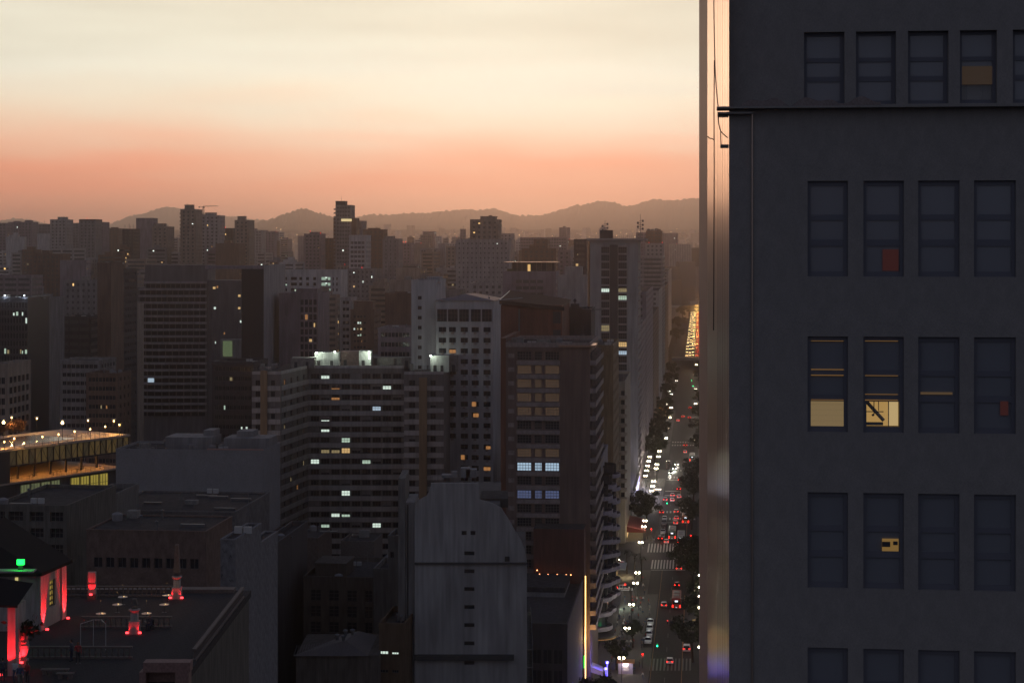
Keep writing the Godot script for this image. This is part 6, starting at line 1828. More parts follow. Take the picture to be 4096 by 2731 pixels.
func trees() -> void:
	var bark := mat("bark", Color(0.06, 0.045, 0.035), 0.9, "grime", 1.0)
	var leaf := mat("leaf", Color(0.022, 0.03, 0.016), 0.8)
	var crowns := [crown_mesh(1, 3.6, 2.4, 5000), crown_mesh(2, 4.4, 2.8, 7000), crown_mesh(3, 3.0, 2.2, 4000)]
	var protos := []
	var spots := [  # t, depth, kind, scale, where
		[-1.5, 436.0, 1, 1.32, "right kerb, lowest in the picture"], [0.2, 472.0, 2, 1.03, "right kerb behind the parked yellow van"], [-0.6, 500.0, 1, 1.03, "right kerb across from the taxi rank"], [-2.2, 531.0, 1, 1.44, "right kerb before the white crossing stripes"], [-1.8, 556.0, 1, 1.26, "right corner of the zebra crossing"], [-2.6, 640.0, 1, 1.26, "right kerb above the second zebra crossing"], [-2.2, 700.0, 1, 1.38, "right kerb beside the bus queue"], [-2.0, 760.0, 1, 1.26, "right kerb across from the little square"],
		[1.5, 850.0, 1, 1.3, "right kerb behind the green buses"], [1.5, 930.0, 1, 1.35, "right kerb in the dark stretch"], [1.5, 1010.0, 1, 1.35, "right kerb further up the dark stretch"], [1.5, 1120.0, 1, 1.35, "right kerb near the far traffic lights"], [1.5, 1290.0, 1, 1.35, "right kerb short of the elevated road"],
		[-19.0, 652.0, 1, 1.35, "left pavement above the red awning"], [-21.5, 645.0, 0, 1.1, "left pavement against the cream flats"], [-20.5, 838.0, 1, 1.35, "left pavement past the square"], [-20.5, 850.0, 1, 1.3, "left pavement behind the square's globes"], [-20.5, 905.0, 1, 1.35, "left, biggest crown over the avenue"], [-20.5, 930.0, 1, 1.35, "left, in the dark clump beyond the square"], [-20.5, 985.0, 1, 1.35, "left, leaning over the upper carriageway"], [-20.5, 1060.0, 1, 1.35, "left, before the small bright shop"], [-20.5, 1160.0, 1, 1.35, "left, round crown under the far headlights"], [-20.5, 1260.0, 1, 1.35, "left, dark mass by the far traffic lights"], [-20.5, 1370.0, 1, 1.35, "left, last before the elevated road"],
		[-24.0, 2100.0, 1, 2.0, "left verge of the elevated road"], [-23.0, 1850.0, 1, 1.8, "left verge low beside the elevated road"], [-22.0, 2450.0, 1, 2.1, "left verge highest beside the elevated road"],
		[-16.5, 452.0, 2, 0.8, "among the crowd near the taxi rank"], [-19.5, 428.0, 0, 0.85, "left pavement before the newsstand"], [-21.0, 383.0, 1, 1.0, "lowest on the left pavement under blue light"]]
	for q in spots:
		var text := "dark leafy street tree, %s" % q[4]
		var o: Node3D
		if protos.size() < 3:
			var k := protos.size()
			o = thing("street_tree", text, "tree", Vector3.ZERO, 0.0, "street trees of the avenue")
			var s := mb()
			tube(s, Vector3.ZERO, Vector3(0.15, 3.4, 0.1), 0.24, 0.15, 8)
			for j in 6:
				var a := TAU * j / 6.0
				tube(s, Vector3(0.15, 3.2 + 0.1 * j, 0.1), Vector3(cos(a) * 2.0, 5.4 + 0.4 * (j % 3), sin(a) * 2.0), 0.1, 0.03, 5)
			part(o, "trunk", done(s), bark)
			part(o, "crown", crowns[k], leaf, Vector3(0, 6.2, 0))
			protos.append(o)
			o.set_meta("kind_index", k)
		else:
			o = copy_of(protos[q[2]], text, Vector3.ZERO)
		o.set_meta("label", text)
		o.position = road(q[0], q[1], 0.1)
		o.rotation.y = rng.randf() * TAU
		o.scale = Vector3.ONE * q[3]
	# palms on the corner
	for i in 4:
		var q: Array = [[-17.2, 540.0, "palm with drooping fronds on the corner by the zebra crossing"], [-19.4, 546.0, "palm standing behind another on the zebra corner"], [-18.6, 497.0, "lone palm beside the police car"], [-22.0, 553.0, "palm nearest the shop front on the zebra corner"]][i]
		var o := thing("palm_tree", q[2], "palm", road(q[0], q[1], 0.1), i * 1.3, "palms on the left corner")
		var s := mb()
		tube(s, Vector3.ZERO, Vector3(0.1, 6.5, 0), 0.2, 0.13, 8)
		part(o, "trunk", done(s), bark)
		s = mb()
		for f in 16:
			var a := TAU * f / 16.0 + f * 0.37
			var last := Vector3(0.1, 6.5, 0)
			for j in 5:
				var g := (j + 1) / 5.0
				var p := Vector3(0.1 + cos(a) * 2.7 * g, 6.5 + 1.3 * sin(g * 2.4) - 1.6 * g * g * (0.6 + 0.4 * (f % 3)), sin(a) * 2.7 * g)
				var side := Vector3(-sin(a), -0.5, cos(a)) * 0.34 * (1.0 - g * 0.6)
				tri(s, last, p, last + side, Vector3.UP)
				tri(s, last, p, last - Vector3(side.x, -side.y, side.z), Vector3.UP)
				last = p
		part(o, "fronds", done(s), leaf)

# ---------------------------------------------------------------- vehicles
func wheel_meshes() -> Array:
	if meshes.has("wheel"): return meshes["wheel"]
	var s := mb()
	tube(s, Vector3(-0.1, 0, 0), Vector3(0.1, 0, 0), 0.31, 0.31, 14)
	var r := mb()
	tube(r, Vector3(-0.112, 0, 0), Vector3(0.112, 0, 0), 0.19, 0.19, 10)
	meshes["wheel"] = [done(s), done(r)]
	return meshes["wheel"]
func hull(s: SurfaceTool, sec: Array) -> void:
	# skin through cross sections [z, half width low, half width high, y low, y high, bevel]
	var rings := []
	for q in sec:
		var b: float = q[5]
		rings.append([Vector3(-q[1] + b * 0.6, q[3], q[0]), Vector3(-q[1], q[3] + b, q[0]), Vector3(-q[2], q[4] - b, q[0]), Vector3(-q[2] + b, q[4], q[0]), Vector3(q[2] - b, q[4], q[0]), Vector3(q[2], q[4] - b, q[0]), Vector3(q[1], q[3] + b, q[0]), Vector3(q[1] - b * 0.6, q[3], q[0])])
	for i in rings.size() - 1:
		for k in 8:
			var a: Vector3 = rings[i][k]
			var b: Vector3 = rings[i][(k + 1) % 8]
			var c: Vector3 = rings[i + 1][(k + 1) % 8]
			var e: Vector3 = rings[i + 1][k]
			var mid := (a + b + c + e) / 4.0
			var n := (b - a).cross(e - a).normalized()
			if n.dot(mid - Vector3(0, 0.75, mid.z)) < 0.0: n = -n
			quad(s, a, b, c, e, n)
	for i in [0, rings.size() - 1]:
		var n := Vector3.FORWARD if (sec[i][0] < sec[rings.size() - 1 - i][0]) else Vector3.BACK
		for k in range(1, 7): tri(s, rings[i][0], rings[i][k], rings[i][k + 1], n)
# a car heads along its own -z: front at -z, tail lamps at +z
func car(called: String, text: String, where: Vector3, turn: float, paint: Material, kind := "hatch", lights := "tail", group := "vehicles on the avenue", cat := "car") -> Node3D:
	var key := kind + lights
	var o := thing(called, text, cat, where, turn, group)
	var m: Dictionary = car_meshes(kind)
	part(o, "body", m.body, paint)
	part(o, "cabin_glass", m.glass, mats["car_glass"])
	part(o, "car_roof", m.roof, paint)
	var wm := wheel_meshes()
	for x in [-1, 1]:
		for z in [m.axle, -m.axle]:
			var w := part(o, "wheel", wm[0], mats["tyre"], Vector3(x * (m.half - 0.1), 0.31, z))
			part(w, "rim", wm[1], mats["steel"])
		part(o, "tail_light", m.tail, mats["tail_on"] if lights.contains("tail") else mats["tail_off"], Vector3(x * (m.half - 0.22), m.tail_y, m.back + 0.012))
		part(o, "headlight", m.head, mats["head_on"] if lights.contains("head") else mats["head_off"], Vector3(x * (m.half - 0.28), 0.66, -m.front - 0.012))
	return o
func car_meshes(kind: String) -> Dictionary:
	if meshes.has("car " + kind): return meshes["car " + kind]
	var long := {"hatch": 1.95, "sedan": 2.2, "suv": 2.25, "van": 2.5}[kind] as float
	var half := {"hatch": 0.84, "sedan": 0.88, "suv": 0.92, "van": 0.96}[kind] as float
	var top := {"hatch": 1.48, "sedan": 1.45, "suv": 1.72, "van": 2.05}[kind] as float
	var belt := {"hatch": 0.95, "sedan": 0.93, "suv": 1.08, "van": 1.15}[kind] as float
	var d := {"half": half, "front": long, "back": long, "axle": long * 0.64, "tail_y": belt - 0.12}
	var s := mb()
	hull(s, [[-long, half * 0.8, half * 0.72, 0.34, 0.66, 0.06], [-long + 0.22, half * 0.97, half * 0.88, 0.24, 0.78, 0.08], [-long * 0.5, half, half * 0.94, 0.22, belt, 0.07], [long * 0.6, half, half * 0.94, 0.22, belt + 0.02, 0.07], [long - 0.16, half * 0.97, half * 0.9, 0.26, belt, 0.08], [long, half * 0.86, half * 0.8, 0.36, belt - 0.1, 0.06]])
	d.body = done(s)
	var back := {"hatch": long - 0.12, "sedan": long * 0.55, "suv": long - 0.1, "van": long - 0.06}[kind] as float
	var nose := {"hatch": -long * 0.42, "sedan": -long * 0.36, "suv": -long * 0.42, "van": -long * 0.62}[kind] as float
	s = mb()
	hull(s, [[nose, half * 0.92, half * 0.9, belt - 0.04, belt + 0.02, 0.02], [nose + 0.7, half * 0.93, half * 0.76, belt - 0.04, top - 0.05, 0.05], [back - 0.45, half * 0.93, half * 0.76, belt - 0.04, top - 0.05, 0.05], [back, half * 0.9, half * 0.8, belt - 0.04, belt + (0.25 if kind == "van" else 0.08), 0.03]])
	d.glass = done(s)
	s = mb()
	hull(s, [[nose + 0.62, half * 0.7, half * 0.68, top - 0.06, top - 0.03, 0.01], [nose + 0.9, half * 0.76, half * 0.72, top - 0.08, top, 0.025], [back - 0.6, half * 0.76, half * 0.72, top - 0.08, top, 0.025], [back - 0.36, half * 0.72, half * 0.7, top - 0.1, top - 0.05, 0.015]])
	for x in [-1, 1]:
		for z in [nose + 0.95, (nose + back) / 2 + 0.1, back - 0.52]: tube(s, Vector3(x * half * 0.925, belt, z), Vector3(x * half * 0.775, top - 0.05, z), 0.045, 0.045, 4)
	d.roof = done(s)
	d.tail = one_box(Vector3(-0.15, -0.09, -0.06), Vector3(0.15, 0.09, 0.01))
	d.head = one_box(Vector3(-0.17, -0.08, -0.01), Vector3(0.17, 0.08, 0.06))
	meshes["car " + kind] = d
	return d
func bus(text: String, where: Vector3, turn: float, paint: Material, long := 6.2) -> Node3D:
	var o := thing("city_bus", text, "bus", where, turn, "city buses on the avenue")
	var s := mb()
	hull(s, [[-long, 1.2, 1.15, 0.35, 3.0, 0.12], [-long + 0.3, 1.27, 1.25, 0.3, 3.15, 0.14], [long - 0.25, 1.27, 1.25, 0.3, 3.15, 0.14], [long, 1.22, 1.2, 0.35, 3.05, 0.12]])
	part(o, "body", done(s), paint)
	for x in [-1, 1]:
		for k in 7:
			s = mb()
			box(s, Vector3(x * 1.262 - 0.012, 1.35, -long + 0.6 + k * (2 * long - 1.0) / 7.0), Vector3(x * 1.262 + 0.012, 2.5, -long + 0.45 + (k + 1) * (2 * long - 1.0) / 7.0 - 0.1))
			part(o, "window", done(s), mats["car_glass"])
		for z in [-long * 0.62, long * 0.5]:
			var w := part(o, "wheel", wheel_meshes()[0], mats["tyre"], Vector3(x * 1.14, 0.48, z))
			w.scale = Vector3(1.5, 1.55, 1.55)
			part(w, "rim", wheel_meshes()[1], mats["steel"])
		part(o, "tail_light", one_box(Vector3(x * 1.02 - 0.13, 0.65, long - 0.02), Vector3(x * 1.02 + 0.13, 1.25, long + 0.03)), mats["tail_on"])
	part(o, "rear_window", one_box(Vector3(-0.95, 1.6, long - 0.02), Vector3(0.95, 2.5, long + 0.02)), mats["car_glass"])
	part(o, "rear_sign_screen", one_box(Vector3(-0.42, 2.1, long), Vector3(0.42, 2.55, long + 0.05)), glow("bus_sign", Color(0.9, 0.95, 1.0), 1.4))
	part(o, "number_plate_light", one_box(Vector3(-0.2, 0.55, long), Vector3(0.2, 0.7, long + 0.04)), glow("plate", Color(0.95, 0.97, 1.0), 0.9))
	for q in [[-0.8, -long * 0.5, 1.6, 2.2], [-0.7, long * 0.25, 1.4, 1.6]]:
		s = mb()
		box(s, Vector3(q[0], 3.13, q[1]), Vector3(q[0] + q[2], 3.42, q[1] + q[3]))
		part(o, "roof_unit", done(s), mats["pale_frame"])
	s = mb()
	for k in 3: box(s, Vector3(-1.05, 3.15, -long + 1.5 + k * 3.6), Vector3(1.05, 3.2, -long + 1.7 + k * 3.6))
	part(o, "roof_hatch", done(s), mats["frame"])
	return o

func traffic() -> void:
	mat("car_glass", Color(0.015, 0.017, 0.02), 0.08)
	mat("tyre", Color(0.02, 0.02, 0.02), 0.9)
	glow("tail_on", Color(1.0, 0.12, 0.08), 9.0)
	glow("head_on", Color(1.0, 0.97, 0.9), 30.0)
	mat("tail_off", Color(0.25, 0.02, 0.02), 0.3)
	mat("head_off", Color(0.5, 0.5, 0.5), 0.2)
	var W := mat("white_paint", Color(0.66, 0.66, 0.66), 0.3, "", 0.1, {"clearcoat_enabled": true, "clearcoat": 0.6})
	var S := mat("silver_paint", Color(0.38, 0.38, 0.39), 0.32, "", 0.1, {"metallic": 0.4})
	var K := mat("black_paint", Color(0.02, 0.02, 0.022), 0.25)
	var R := mat("red_paint", Color(0.3, 0.03, 0.03), 0.3)
	var Y := mat("yellow_paint", Color(0.65, 0.4, 0.02), 0.35)
	var G := mat("grey_paint", Color(0.13, 0.13, 0.14), 0.3)
	var away := -TURN
	var P := func(cx: float, cy: float, y := 0.03) -> Vector3:   # a place on the road by its direction
		var d := depth_of(cy)
		return road(side_of(cx, d), d, y)
	# nearest block
	car("car", "white hatchback with red tail lamps on the lowest crossing", P.call(669.9, 662.5), away, W)
	var v := car("van", "white van with a spare wheel on its back door by the ochre line", P.call(686.6, 650.0), away, W, "suv", "tail")
	var wb := part(v, "spare_wheel", wheel_meshes()[0], mats["tyre"], Vector3(0.1, 1.0, 2.36))
	wb.rotation.y = PI / 2
	car("van", "yellow van parked at the right kerb under lamps", P.call(695.4, 627.0), away, Y, "van", "tail")
	car("car", "silver hatchback alone in the middle lane before the taxi rank", P.call(664.1, 606.0), away, S)
	for i in 4:
		var t := car("taxi", "white taxi, %s in the rank along the left kerb" % ["first", "second", "third", "last"][i], road(-12.9, 480.0 - i * 7.4, 0.03), away + PI, W, "sedan", "", "taxis waiting in the rank", "taxi")
		part(t, "roof_sign_light", one_box(Vector3(-0.28, 1.45, -0.1), Vector3(0.28, 1.62, 0.1)), glow("taxi_sign", Color(1, 1, 1), 0.7 if i == 0 else 0.12))
	moped(P.call(667.6, 622.5), away)
	bus("red and grey bus with roof equipment driving up the middle lane", P.call(676.6, 604.5), away, R)
	car("car", "dark car braking under the right hand tree below the zebra crossing", P.call(677.0, 586.0), away, K)
	car("car", "grey van waiting at the zebra stop line", P.call(679.0, 569.6), away, S, "van")
	car("car", "white sport utility car turning across the zebra crossing", P.call(680.8, 559.0), away - PI / 2 - 0.15, W, "suv", "tail")
	var pc := car("police_car", "white police car parked on the left pavement with red beacon lit", road(-21.5, 526.0, 0.18), away - PI / 2 + 0.1, W, "suv", "tail", "", "police car")
	part(pc, "beacon_light", one_box(Vector3(-0.6, 1.73, -0.2), Vector3(0.6, 1.9, 0.1)), glow("beacon_bar", Color(1.0, 0.1, 0.05), 9.0))
	part(pc, "side_band", one_box(Vector3(-0.935, 0.62, -1.4), Vector3(0.935, 0.8, 1.4)), R)
	car("car", "red tailed car stopped by the shops on the left corner", road(-25.5, 571.0, 0.03), away - PI / 2, R)
	# second block: queue at the lights
	bus("green tailed bus with a lit rear sign heading the queue, left of two", P.call(672.3, 536.6), away, mat("bus_green", Color(0.12, 0.2, 0.13), 0.35))
	bus("pale roofed bus beside the green tailed bus, right of two", P.call(681.0, 541.6), away, mat("bus_pale", Color(0.34, 0.34, 0.31), 0.35))
	car("car", "pale car with red lamps just below the two buses", P.call(666.4, 542.5), away, W)
	car("car", "dark car waiting left of the two buses", P.call(660.4, 539.2), away, K)
	for i in 5: car("car", "%s car of the left hand queue beside the square" % ["silver", "white", "dark", "grey", "pale"][i], road(-12.6, 622.0 + 10.0 * i, 0.03), away + PI, [S, W, K, G, W][i], ["hatch", "sedan", "hatch", "suv", "hatch"][i], "tail" if i == 2 else "")
	car("car", "white car braking just above the two buses", P.call(675.6, 523.6), away, W)
	bus("orange bus with a lit sign under the trees", P.call(685.7, 521.0), away, mat("bus_orange", Color(0.45, 0.17, 0.05), 0.35))
	bus("white bus with a green lamp behind the orange bus", P.call(685.8, 514.0), away, W)
	car("car", "white car between two short zebra lines", P.call(676.4, 519.0), away, W)
	car("car", "pale car crossing the far short zebra line", P.call(676.3, 512.3), away, S)
	car("car", "dark car near the tree's edge left of the short zebra", P.call(661.7, 513.0), away, R)
	for q in [[672.3, 500.8, "white car lowest of the group of four", W], [665.4, 500.3, "grey car beside the green signal", S], [672.5, 496.0, "silver car above the group's lowest", S], [679.1, 497.5, "white car right of the group of four", W], [678.9, 489.8, "red lamped dark car above the group", K], [679.9, 480.7, "small dark car before the worn zebra", K], [687.0, 478.8, "car with four bright red lamps by the trees", R], [685.4, 461.5, "pale car above the worn zebra", W], [685.2, 452.5, "pale car left of the green bus", W], [685.4, 445.8, "dark car on the upper zebra", K]]:
		car("car", q[2], P.call(q[0], q[1]), away, q[3])
	for i in 4: car("car", "%s vehicle of the right lane queue under the trees" % ["white", "dark", "pale", "grey"][i], road(-4.9, 668.0 + 11.0 * i, 0.03), away, [W, K, W, G][i], ["van", "hatch", "suv", "van"][i])
	bus("bus with green rear panels beside the right hand trees", P.call(692.2, 460.0), away, mats["bus_green"])
	for q in [[676.7, 464.6, "oncoming car with white headlamps beside the square"], [674.4, 468.9, "oncoming car just below another with white headlamps"], [670.8, 473.4, "oncoming dark car turning at the square"]]:
		var c := car("car", q[2], P.call(q[0], q[1]), away + PI, K, "sedan", "head")
		var l := SpotLight3D.new()
		l.name = "headlight_beam"
		l.light_energy = 90.0
		l.light_color = Color(1.0, 0.97, 0.9)
		l.spot_angle = 24.0
		l.spot_range = 60.0
		l.spot_attenuation = 2.0
		l.light_size = 0.2
		l.shadow_enabled = true
		c.add_child(l, true)
		l.position = Vector3(0, 0.7, -2.4)
		l.rotation.x = -0.06
	for i in 3: car("car", "dark parked car, %s along the square's kerb" % ["first", "second", "third"][i], road(-14.0, 812.0 + i * 10.0, 0.03), away, K, "hatch", "")
	# far carriageway
	for q in [[678.0, 421.0, "pale car far up the dark stretch", W, "tail"], [683.0, 417.0, "car just beyond the pale one in the dark stretch", K, "tail"], [689.5, 418.0, "red lamped car by the right trees far up", R, "tail"], [667.8, 404.6, "far car showing headlamps beside the left trees", K, "head"], [671.5, 394.5, "far bright headlamps under the tree", W, "head"], [669.0, 391.5, "far oncoming car left of the bright pair", S, "head"], [690.0, 408.0, "far red lamps near the office tower edge", K, "tail"], [676.5, 381.0, "oncoming car at the far traffic lights", W, "head"]]:
		car("car", q[2], P.call(q[0], q[1]), away + (PI if q[4] == "head" else 0.0), q[3], "hatch", q[4])
	# the jam on the elevated road
	var oncoming: Node3D
	var leaving: Node3D
	for lane in 3:
		var d := 1512.0 + lane * 4.0
		while d < 2670.0:
			var text := "car with headlamps on in the jam on the elevated road"
			var paint: Material = [W, K, S, G][rng.randi() % 4]
			if oncoming == null:
				oncoming = simple_car("queueing_car", text, paint, true)
				oncoming.position = road(-10.3, d, 8.02)
				oncoming.rotation.y = away + PI
			else:
				var c := copy_of(oncoming, text, road(-10.3 + lane * 2.55, d, 8.02), away + PI)
				(c.get_child(0) as MeshInstance3D).material_override = paint
			d += rng.randf_range(20.0, 60.0) * (1.0 + (d - 1500.0) / 2500.0)
	for lane in 2:
		var d := 1506.0 + lane * 5.0
		while d < 2670.0:
			var text := "car with red tail lamps in the jam on the elevated road"
			if leaving == null:
				leaving = simple_car("leaving_car", text, K, false)
				leaving.position = road(-2.0, d, 8.02)
				leaving.rotation.y = away
			else:
				copy_of(leaving, text, road(-2.0 + lane * 2.4, d, 8.02), away)
			d += rng.randf_range(14.0, 40.0) * (1.0 + (d - 1500.0) / 2500.0)
func simple_car(called: String, text: String, paint: Material, head: bool) -> Node3D:
	var o := thing(called, text, "car", Vector3.ZERO, 0.0, "jam on the elevated road, oncoming" if head else "jam on the elevated road, leaving")
	var m: Dictionary = car_meshes("hatch")
	part(o, "body", m.body, paint)
	part(o, "cabin_glass", m.glass, mats["car_glass"])
	part(o, "car_roof", m.roof, paint)
	for x in [-1, 1]:
		if head: part(o, "headlight", one_box(Vector3(x * 0.58 - 0.2, 0.52, -2.0), Vector3(x * 0.58 + 0.2, 0.82, -1.94)), glow("far_head", Color(1.0, 0.86, 0.6), 10.0))
		else: part(o, "tail_light", one_box(Vector3(x * 0.6 - 0.2, 0.7, 1.94), Vector3(x * 0.6 + 0.2, 0.98, 2.0)), glow("far_tail", Color(1.0, 0.12, 0.06), 4.0))
	return o
func moped(where: Vector3, turn: float) -> void:
	var o := thing("motorbike", "motorbike with a red tail lamp riding up the middle lane", "motorbike", where, turn)
	for z in [-0.62, 0.62]:
		var s := mb()
		tube(s, Vector3(-0.05, 0.3, z), Vector3(0.05, 0.3, z), 0.3, 0.3, 14)
		part(o, "wheel", done(s), mats["tyre"])
	var s := mb()
	hull(s, [[-0.55, 0.05, 0.05, 0.5, 0.9, 0.02], [-0.2, 0.14, 0.14, 0.4, 0.95, 0.04], [0.5, 0.13, 0.12, 0.55, 0.85, 0.04], [0.75, 0.06, 0.06, 0.7, 0.82, 0.02]])
	tube(s, Vector3(-0.32, 1.0, -0.45), Vector3(0.32, 1.0, -0.45), 0.02)
	tube(s, Vector3(0, 0.3, -0.62), Vector3(0, 1.0, -0.42), 0.03)
	part(o, "frame", done(s), mats["frame_dark"])
	part(o, "tail_light", one_box(Vector3(-0.1, 0.74, 0.75), Vector3(0.1, 0.88, 0.8)), mats["tail_on"])

func signals() -> void:
	var G := "traffic signals of the avenue"
	for q in [[657.3, 645.0, "green signal over the near left lane", 3.2, "g"], [642.6, 655.5, "red signal facing the near side street", 3.0, "r"], [667.0, 502.5, "green signal among the group of four cars", 4.0, "g"], [651.4, 530.0, "red signal on an arm left of the two buses", 4.0, "r"], [649.0, 466.0, "red signal at the little square", 4.5, "r"], [694.0, 489.0, "green signal under the right hand trees", 4.0, "g"], [691.0, 471.0, "green signal beside the four bright red lamps", 4.0, "g"], [691.5, 380.0, "green signal far up, upper of two", 5.0, "g"], [693.0, 385.5, "green signal far up, lower of two", 5.0, "g"], [690.8, 536.5, "red signal over the pale roofed bus", 4.5, "r"]]:
		var d := depth_of(q[1], q[3])
		var t := side_of(q[0], d)
		var o := thing("traffic_light", q[2], "traffic light", road(t, d, 0.02), -TURN, G)
		var s := mb()
		tube(s, Vector3.ZERO, Vector3(0, q[3] + 0.7, 0), 0.07, 0.06, 6)
		part(o, "post", done(s), mats["frame_dark"])
		part(o, "housing", one_box(Vector3(-0.18, q[3] - 0.25, 0.06), Vector3(0.18, q[3] + 0.75, 0.3)), mats["frame_dark"])
		for k in 3:
			s = mb()
			tube(s, Vector3(0, q[3] + k * 0.3, 0.3), Vector3(0, q[3] + k * 0.3, 0.34), 0.14, 0.14, 10)
			var on: bool = q[4] == "g" and k == 0 or q[4] == "r" and k == 2
			part(o, "signal_light", done(s), (glow("signal_green", Color(0.1, 1.0, 0.55), 16.0) if q[4] == "g" else glow("signal_red", Color(1.0, 0.08, 0.06), 16.0)) if on else mats["frame_dark"])
		light_at(o, Vector3(0, q[3] + 0.2, 0.7), Color(0.1, 1.0, 0.5) if q[4] == "g" else Color(1.0, 0.1, 0.08), 1.2, 0.1)
	# newsstand at the lower edge
	var n := thing("newsstand", "lit newsstand kiosk with an orange roof edge at the picture's lower edge", "kiosk", road(-17.2, 424.0, 0.15), -TURN)
	part(n, "cabin", one_box(Vector3(-1.7, 0, -2.2), Vector3(1.7, 2.7, 0.0)), mat("kiosk_paint", Color(0.3, 0.26, 0.4), 0.5))
	part(n, "kiosk_roof", one_box(Vector3(-2.1, 2.7, -2.5), Vector3(2.1, 2.95, 0.9)), mat("kiosk_roof", Color(0.5, 0.2, 0.06), 0.6))
	part(n, "strip_light", one_box(Vector3(-0.6, 2.5, 0.02), Vector3(0.7, 2.66, 0.12)), glow("strip_light", Color(1, 0.97, 0.9), 7.0))
	for k in 3: part(n, "magazine_shelf", one_box(Vector3(-0.7, 0.7 + k * 0.55, 0.02), Vector3(0.8, 1.1 + k * 0.55, 0.1)), [W_of("mag_a", 0.5), W_of("mag_b", 0.3), W_of("mag_c", 0.4)][k])
	light_at(n, Vector3(0, 2.3, 0.6), Color(1.0, 0.95, 0.9), 5.0, 0.2)
	# shop front and awning on the left corner
	var c := thing("corner_shop", "red awninged corner shop with bright windows by the side street", "shop", road(-24.6, 617.0, 0.15), -TURN)
	var s := mb()
	quad(s, Vector3(0, 4.6, 0), Vector3(6.5, 3.2, 0), Vector3(6.5, 3.2, -26), Vector3(0, 4.6, -26), Vector3(0.2, 0.97, 0))
	quad(s, Vector3(0, 4.6, 0), Vector3(6.5, 3.2, 0), Vector3(6.5, 2.6, 0), Vector3(0, 2.6, 0), Vector3.BACK)
	quad(s, Vector3(6.5, 3.2, 0), Vector3(6.5, 3.2, -26), Vector3(6.5, 2.6, -26), Vector3(6.5, 2.6, 0), Vector3.RIGHT)
	part(c, "awning", done(s), mat("red_awning", Color(0.3, 0.06, 0.04), 0.8, "grime", 0.3))
	for k in 4: part(c, "shop_window_light", one_box(Vector3(0.02, 0.5, -6.0 * k - 5.0), Vector3(0.08, 2.5, -6.0 * k - 1.0)), glow("shop_light", Color(1.0, 0.85, 0.6), 1.0))
	for k in 3: light_at(c, Vector3(3.0, 2.2, -4.0 - k * 9.0), Color(1.0, 0.85, 0.6), 6.0, 0.3)
	var b := thing("lit_shopfront", "white and violet lit shopfront beside the little square", "shop", road(-25.0, 690.0, 0.15), -TURN)
	part(b, "shop_window_light", one_box(Vector3(0.0, 0.3, -60.0), Vector3(0.3, 6.0, -6.0)), glow("violet_white", Color(0.86, 0.84, 1.0), 1.2))
	part(b, "fascia_light", one_box(Vector3(0.31, 4.6, -60.0), Vector3(0.5, 6.2, -30.0)), glow("violet", Color(0.4, 0.32, 1.0), 2.2))
	part(b, "fascia", one_box(Vector3(-0.4, 6.2, -62.0), Vector3(0.8, 7.4, -4.0)), mats["frame_dark"])
	for k in 3: light_at(b, Vector3(2.4, 4.0, -14.0 - 18.0 * k), Color(0.86, 0.86, 1.0), 60.0, 0.6)
	var st := thing("bus_shelter", "bus shelter with a glowing panel on the little square", "shelter", road(-16.4, 724.0, 0.15), -TURN)
	part(st, "shelter_roof", one_box(Vector3(-1.6, 2.5, -4), Vector3(1.6, 2.65, 0)), mats["frame"])
	part(st, "advert_screen", one_box(Vector3(-1.2, 2.68, -0.1), Vector3(1.2, 2.95, 0.05)), glow("shelter_panel", Color(1.0, 0.9, 0.8), 4.0))
	for x in [-1.4, 1.4]: part(st, "shelter_post", one_box(Vector3(x, 0, -3.8), Vector3(x + 0.12, 2.5, -3.6)), mats["frame_dark"])
	var s2 := thing("side_shop", "green white lit shop doorway behind the police car", "shop", road(-25.2, 496.0, 0.15), -TURN)
	part(s2, "shop_window_light", one_box(Vector3(0.0, 0.2, -9.0), Vector3(0.15, 3.6, 0.0)), glow("doorway", Color(0.9, 1.0, 0.92), 3.0))
	part(s2, "shop_canopy", one_box(Vector3(-0.3, 3.7, -10), Vector3(2.6, 4.0, 1.0)), mats["frame_dark"])
	light_at(s2, Vector3(2.5, 3.0, -4.0), Color(0.9, 1.0, 0.9), 30.0, 0.4)
	var s3 := thing("dim_shop", "warm lit shop window under the bow fronted building", "shop", road(-25.2, 543.0, 0.15), -TURN)
	part(s3, "shop_window_light", one_box(Vector3(0.0, 0.3, -9.0), Vector3(0.15, 3.0, 0.0)), glow("warm_shop", Color(1.0, 0.9, 0.62), 1.4))
	part(s3, "shop_canopy", one_box(Vector3(-0.3, 3.2, -10), Vector3(3.2, 3.6, 1.0)), mat("white_canopy", Color(0.6, 0.6, 0.58), 0.6))
	light_at(s3, Vector3(3.0, 2.8, -4.0), Color(1.0, 0.9, 0.68), 25.0, 0.4)
	var s4 := thing("far_shop", "small amber lit shop far up the left pavement", "shop", road(-22.0, 1075.0, 0.1), -TURN)
	part(s4, "shop_window_light", one_box(Vector3(-2, 0.3, 0.0), Vector3(4, 4.2, 0.3)), glow("amber_shop", Color(1.0, 0.66, 0.3), 1.2))
	part(s4, "shop_canopy", one_box(Vector3(-2.5, 4.4, -3), Vector3(4.5, 5.0, 1.6)), mats["frame_dark"])
	light_at(s4, Vector3(2, 3.0, 2.0), Color(1.0, 0.7, 0.35), 30.0, 0.3)
func W_of(called: String, v: float) -> Material:
	return mat(called, Color(v, v * 0.9, v), 0.6)

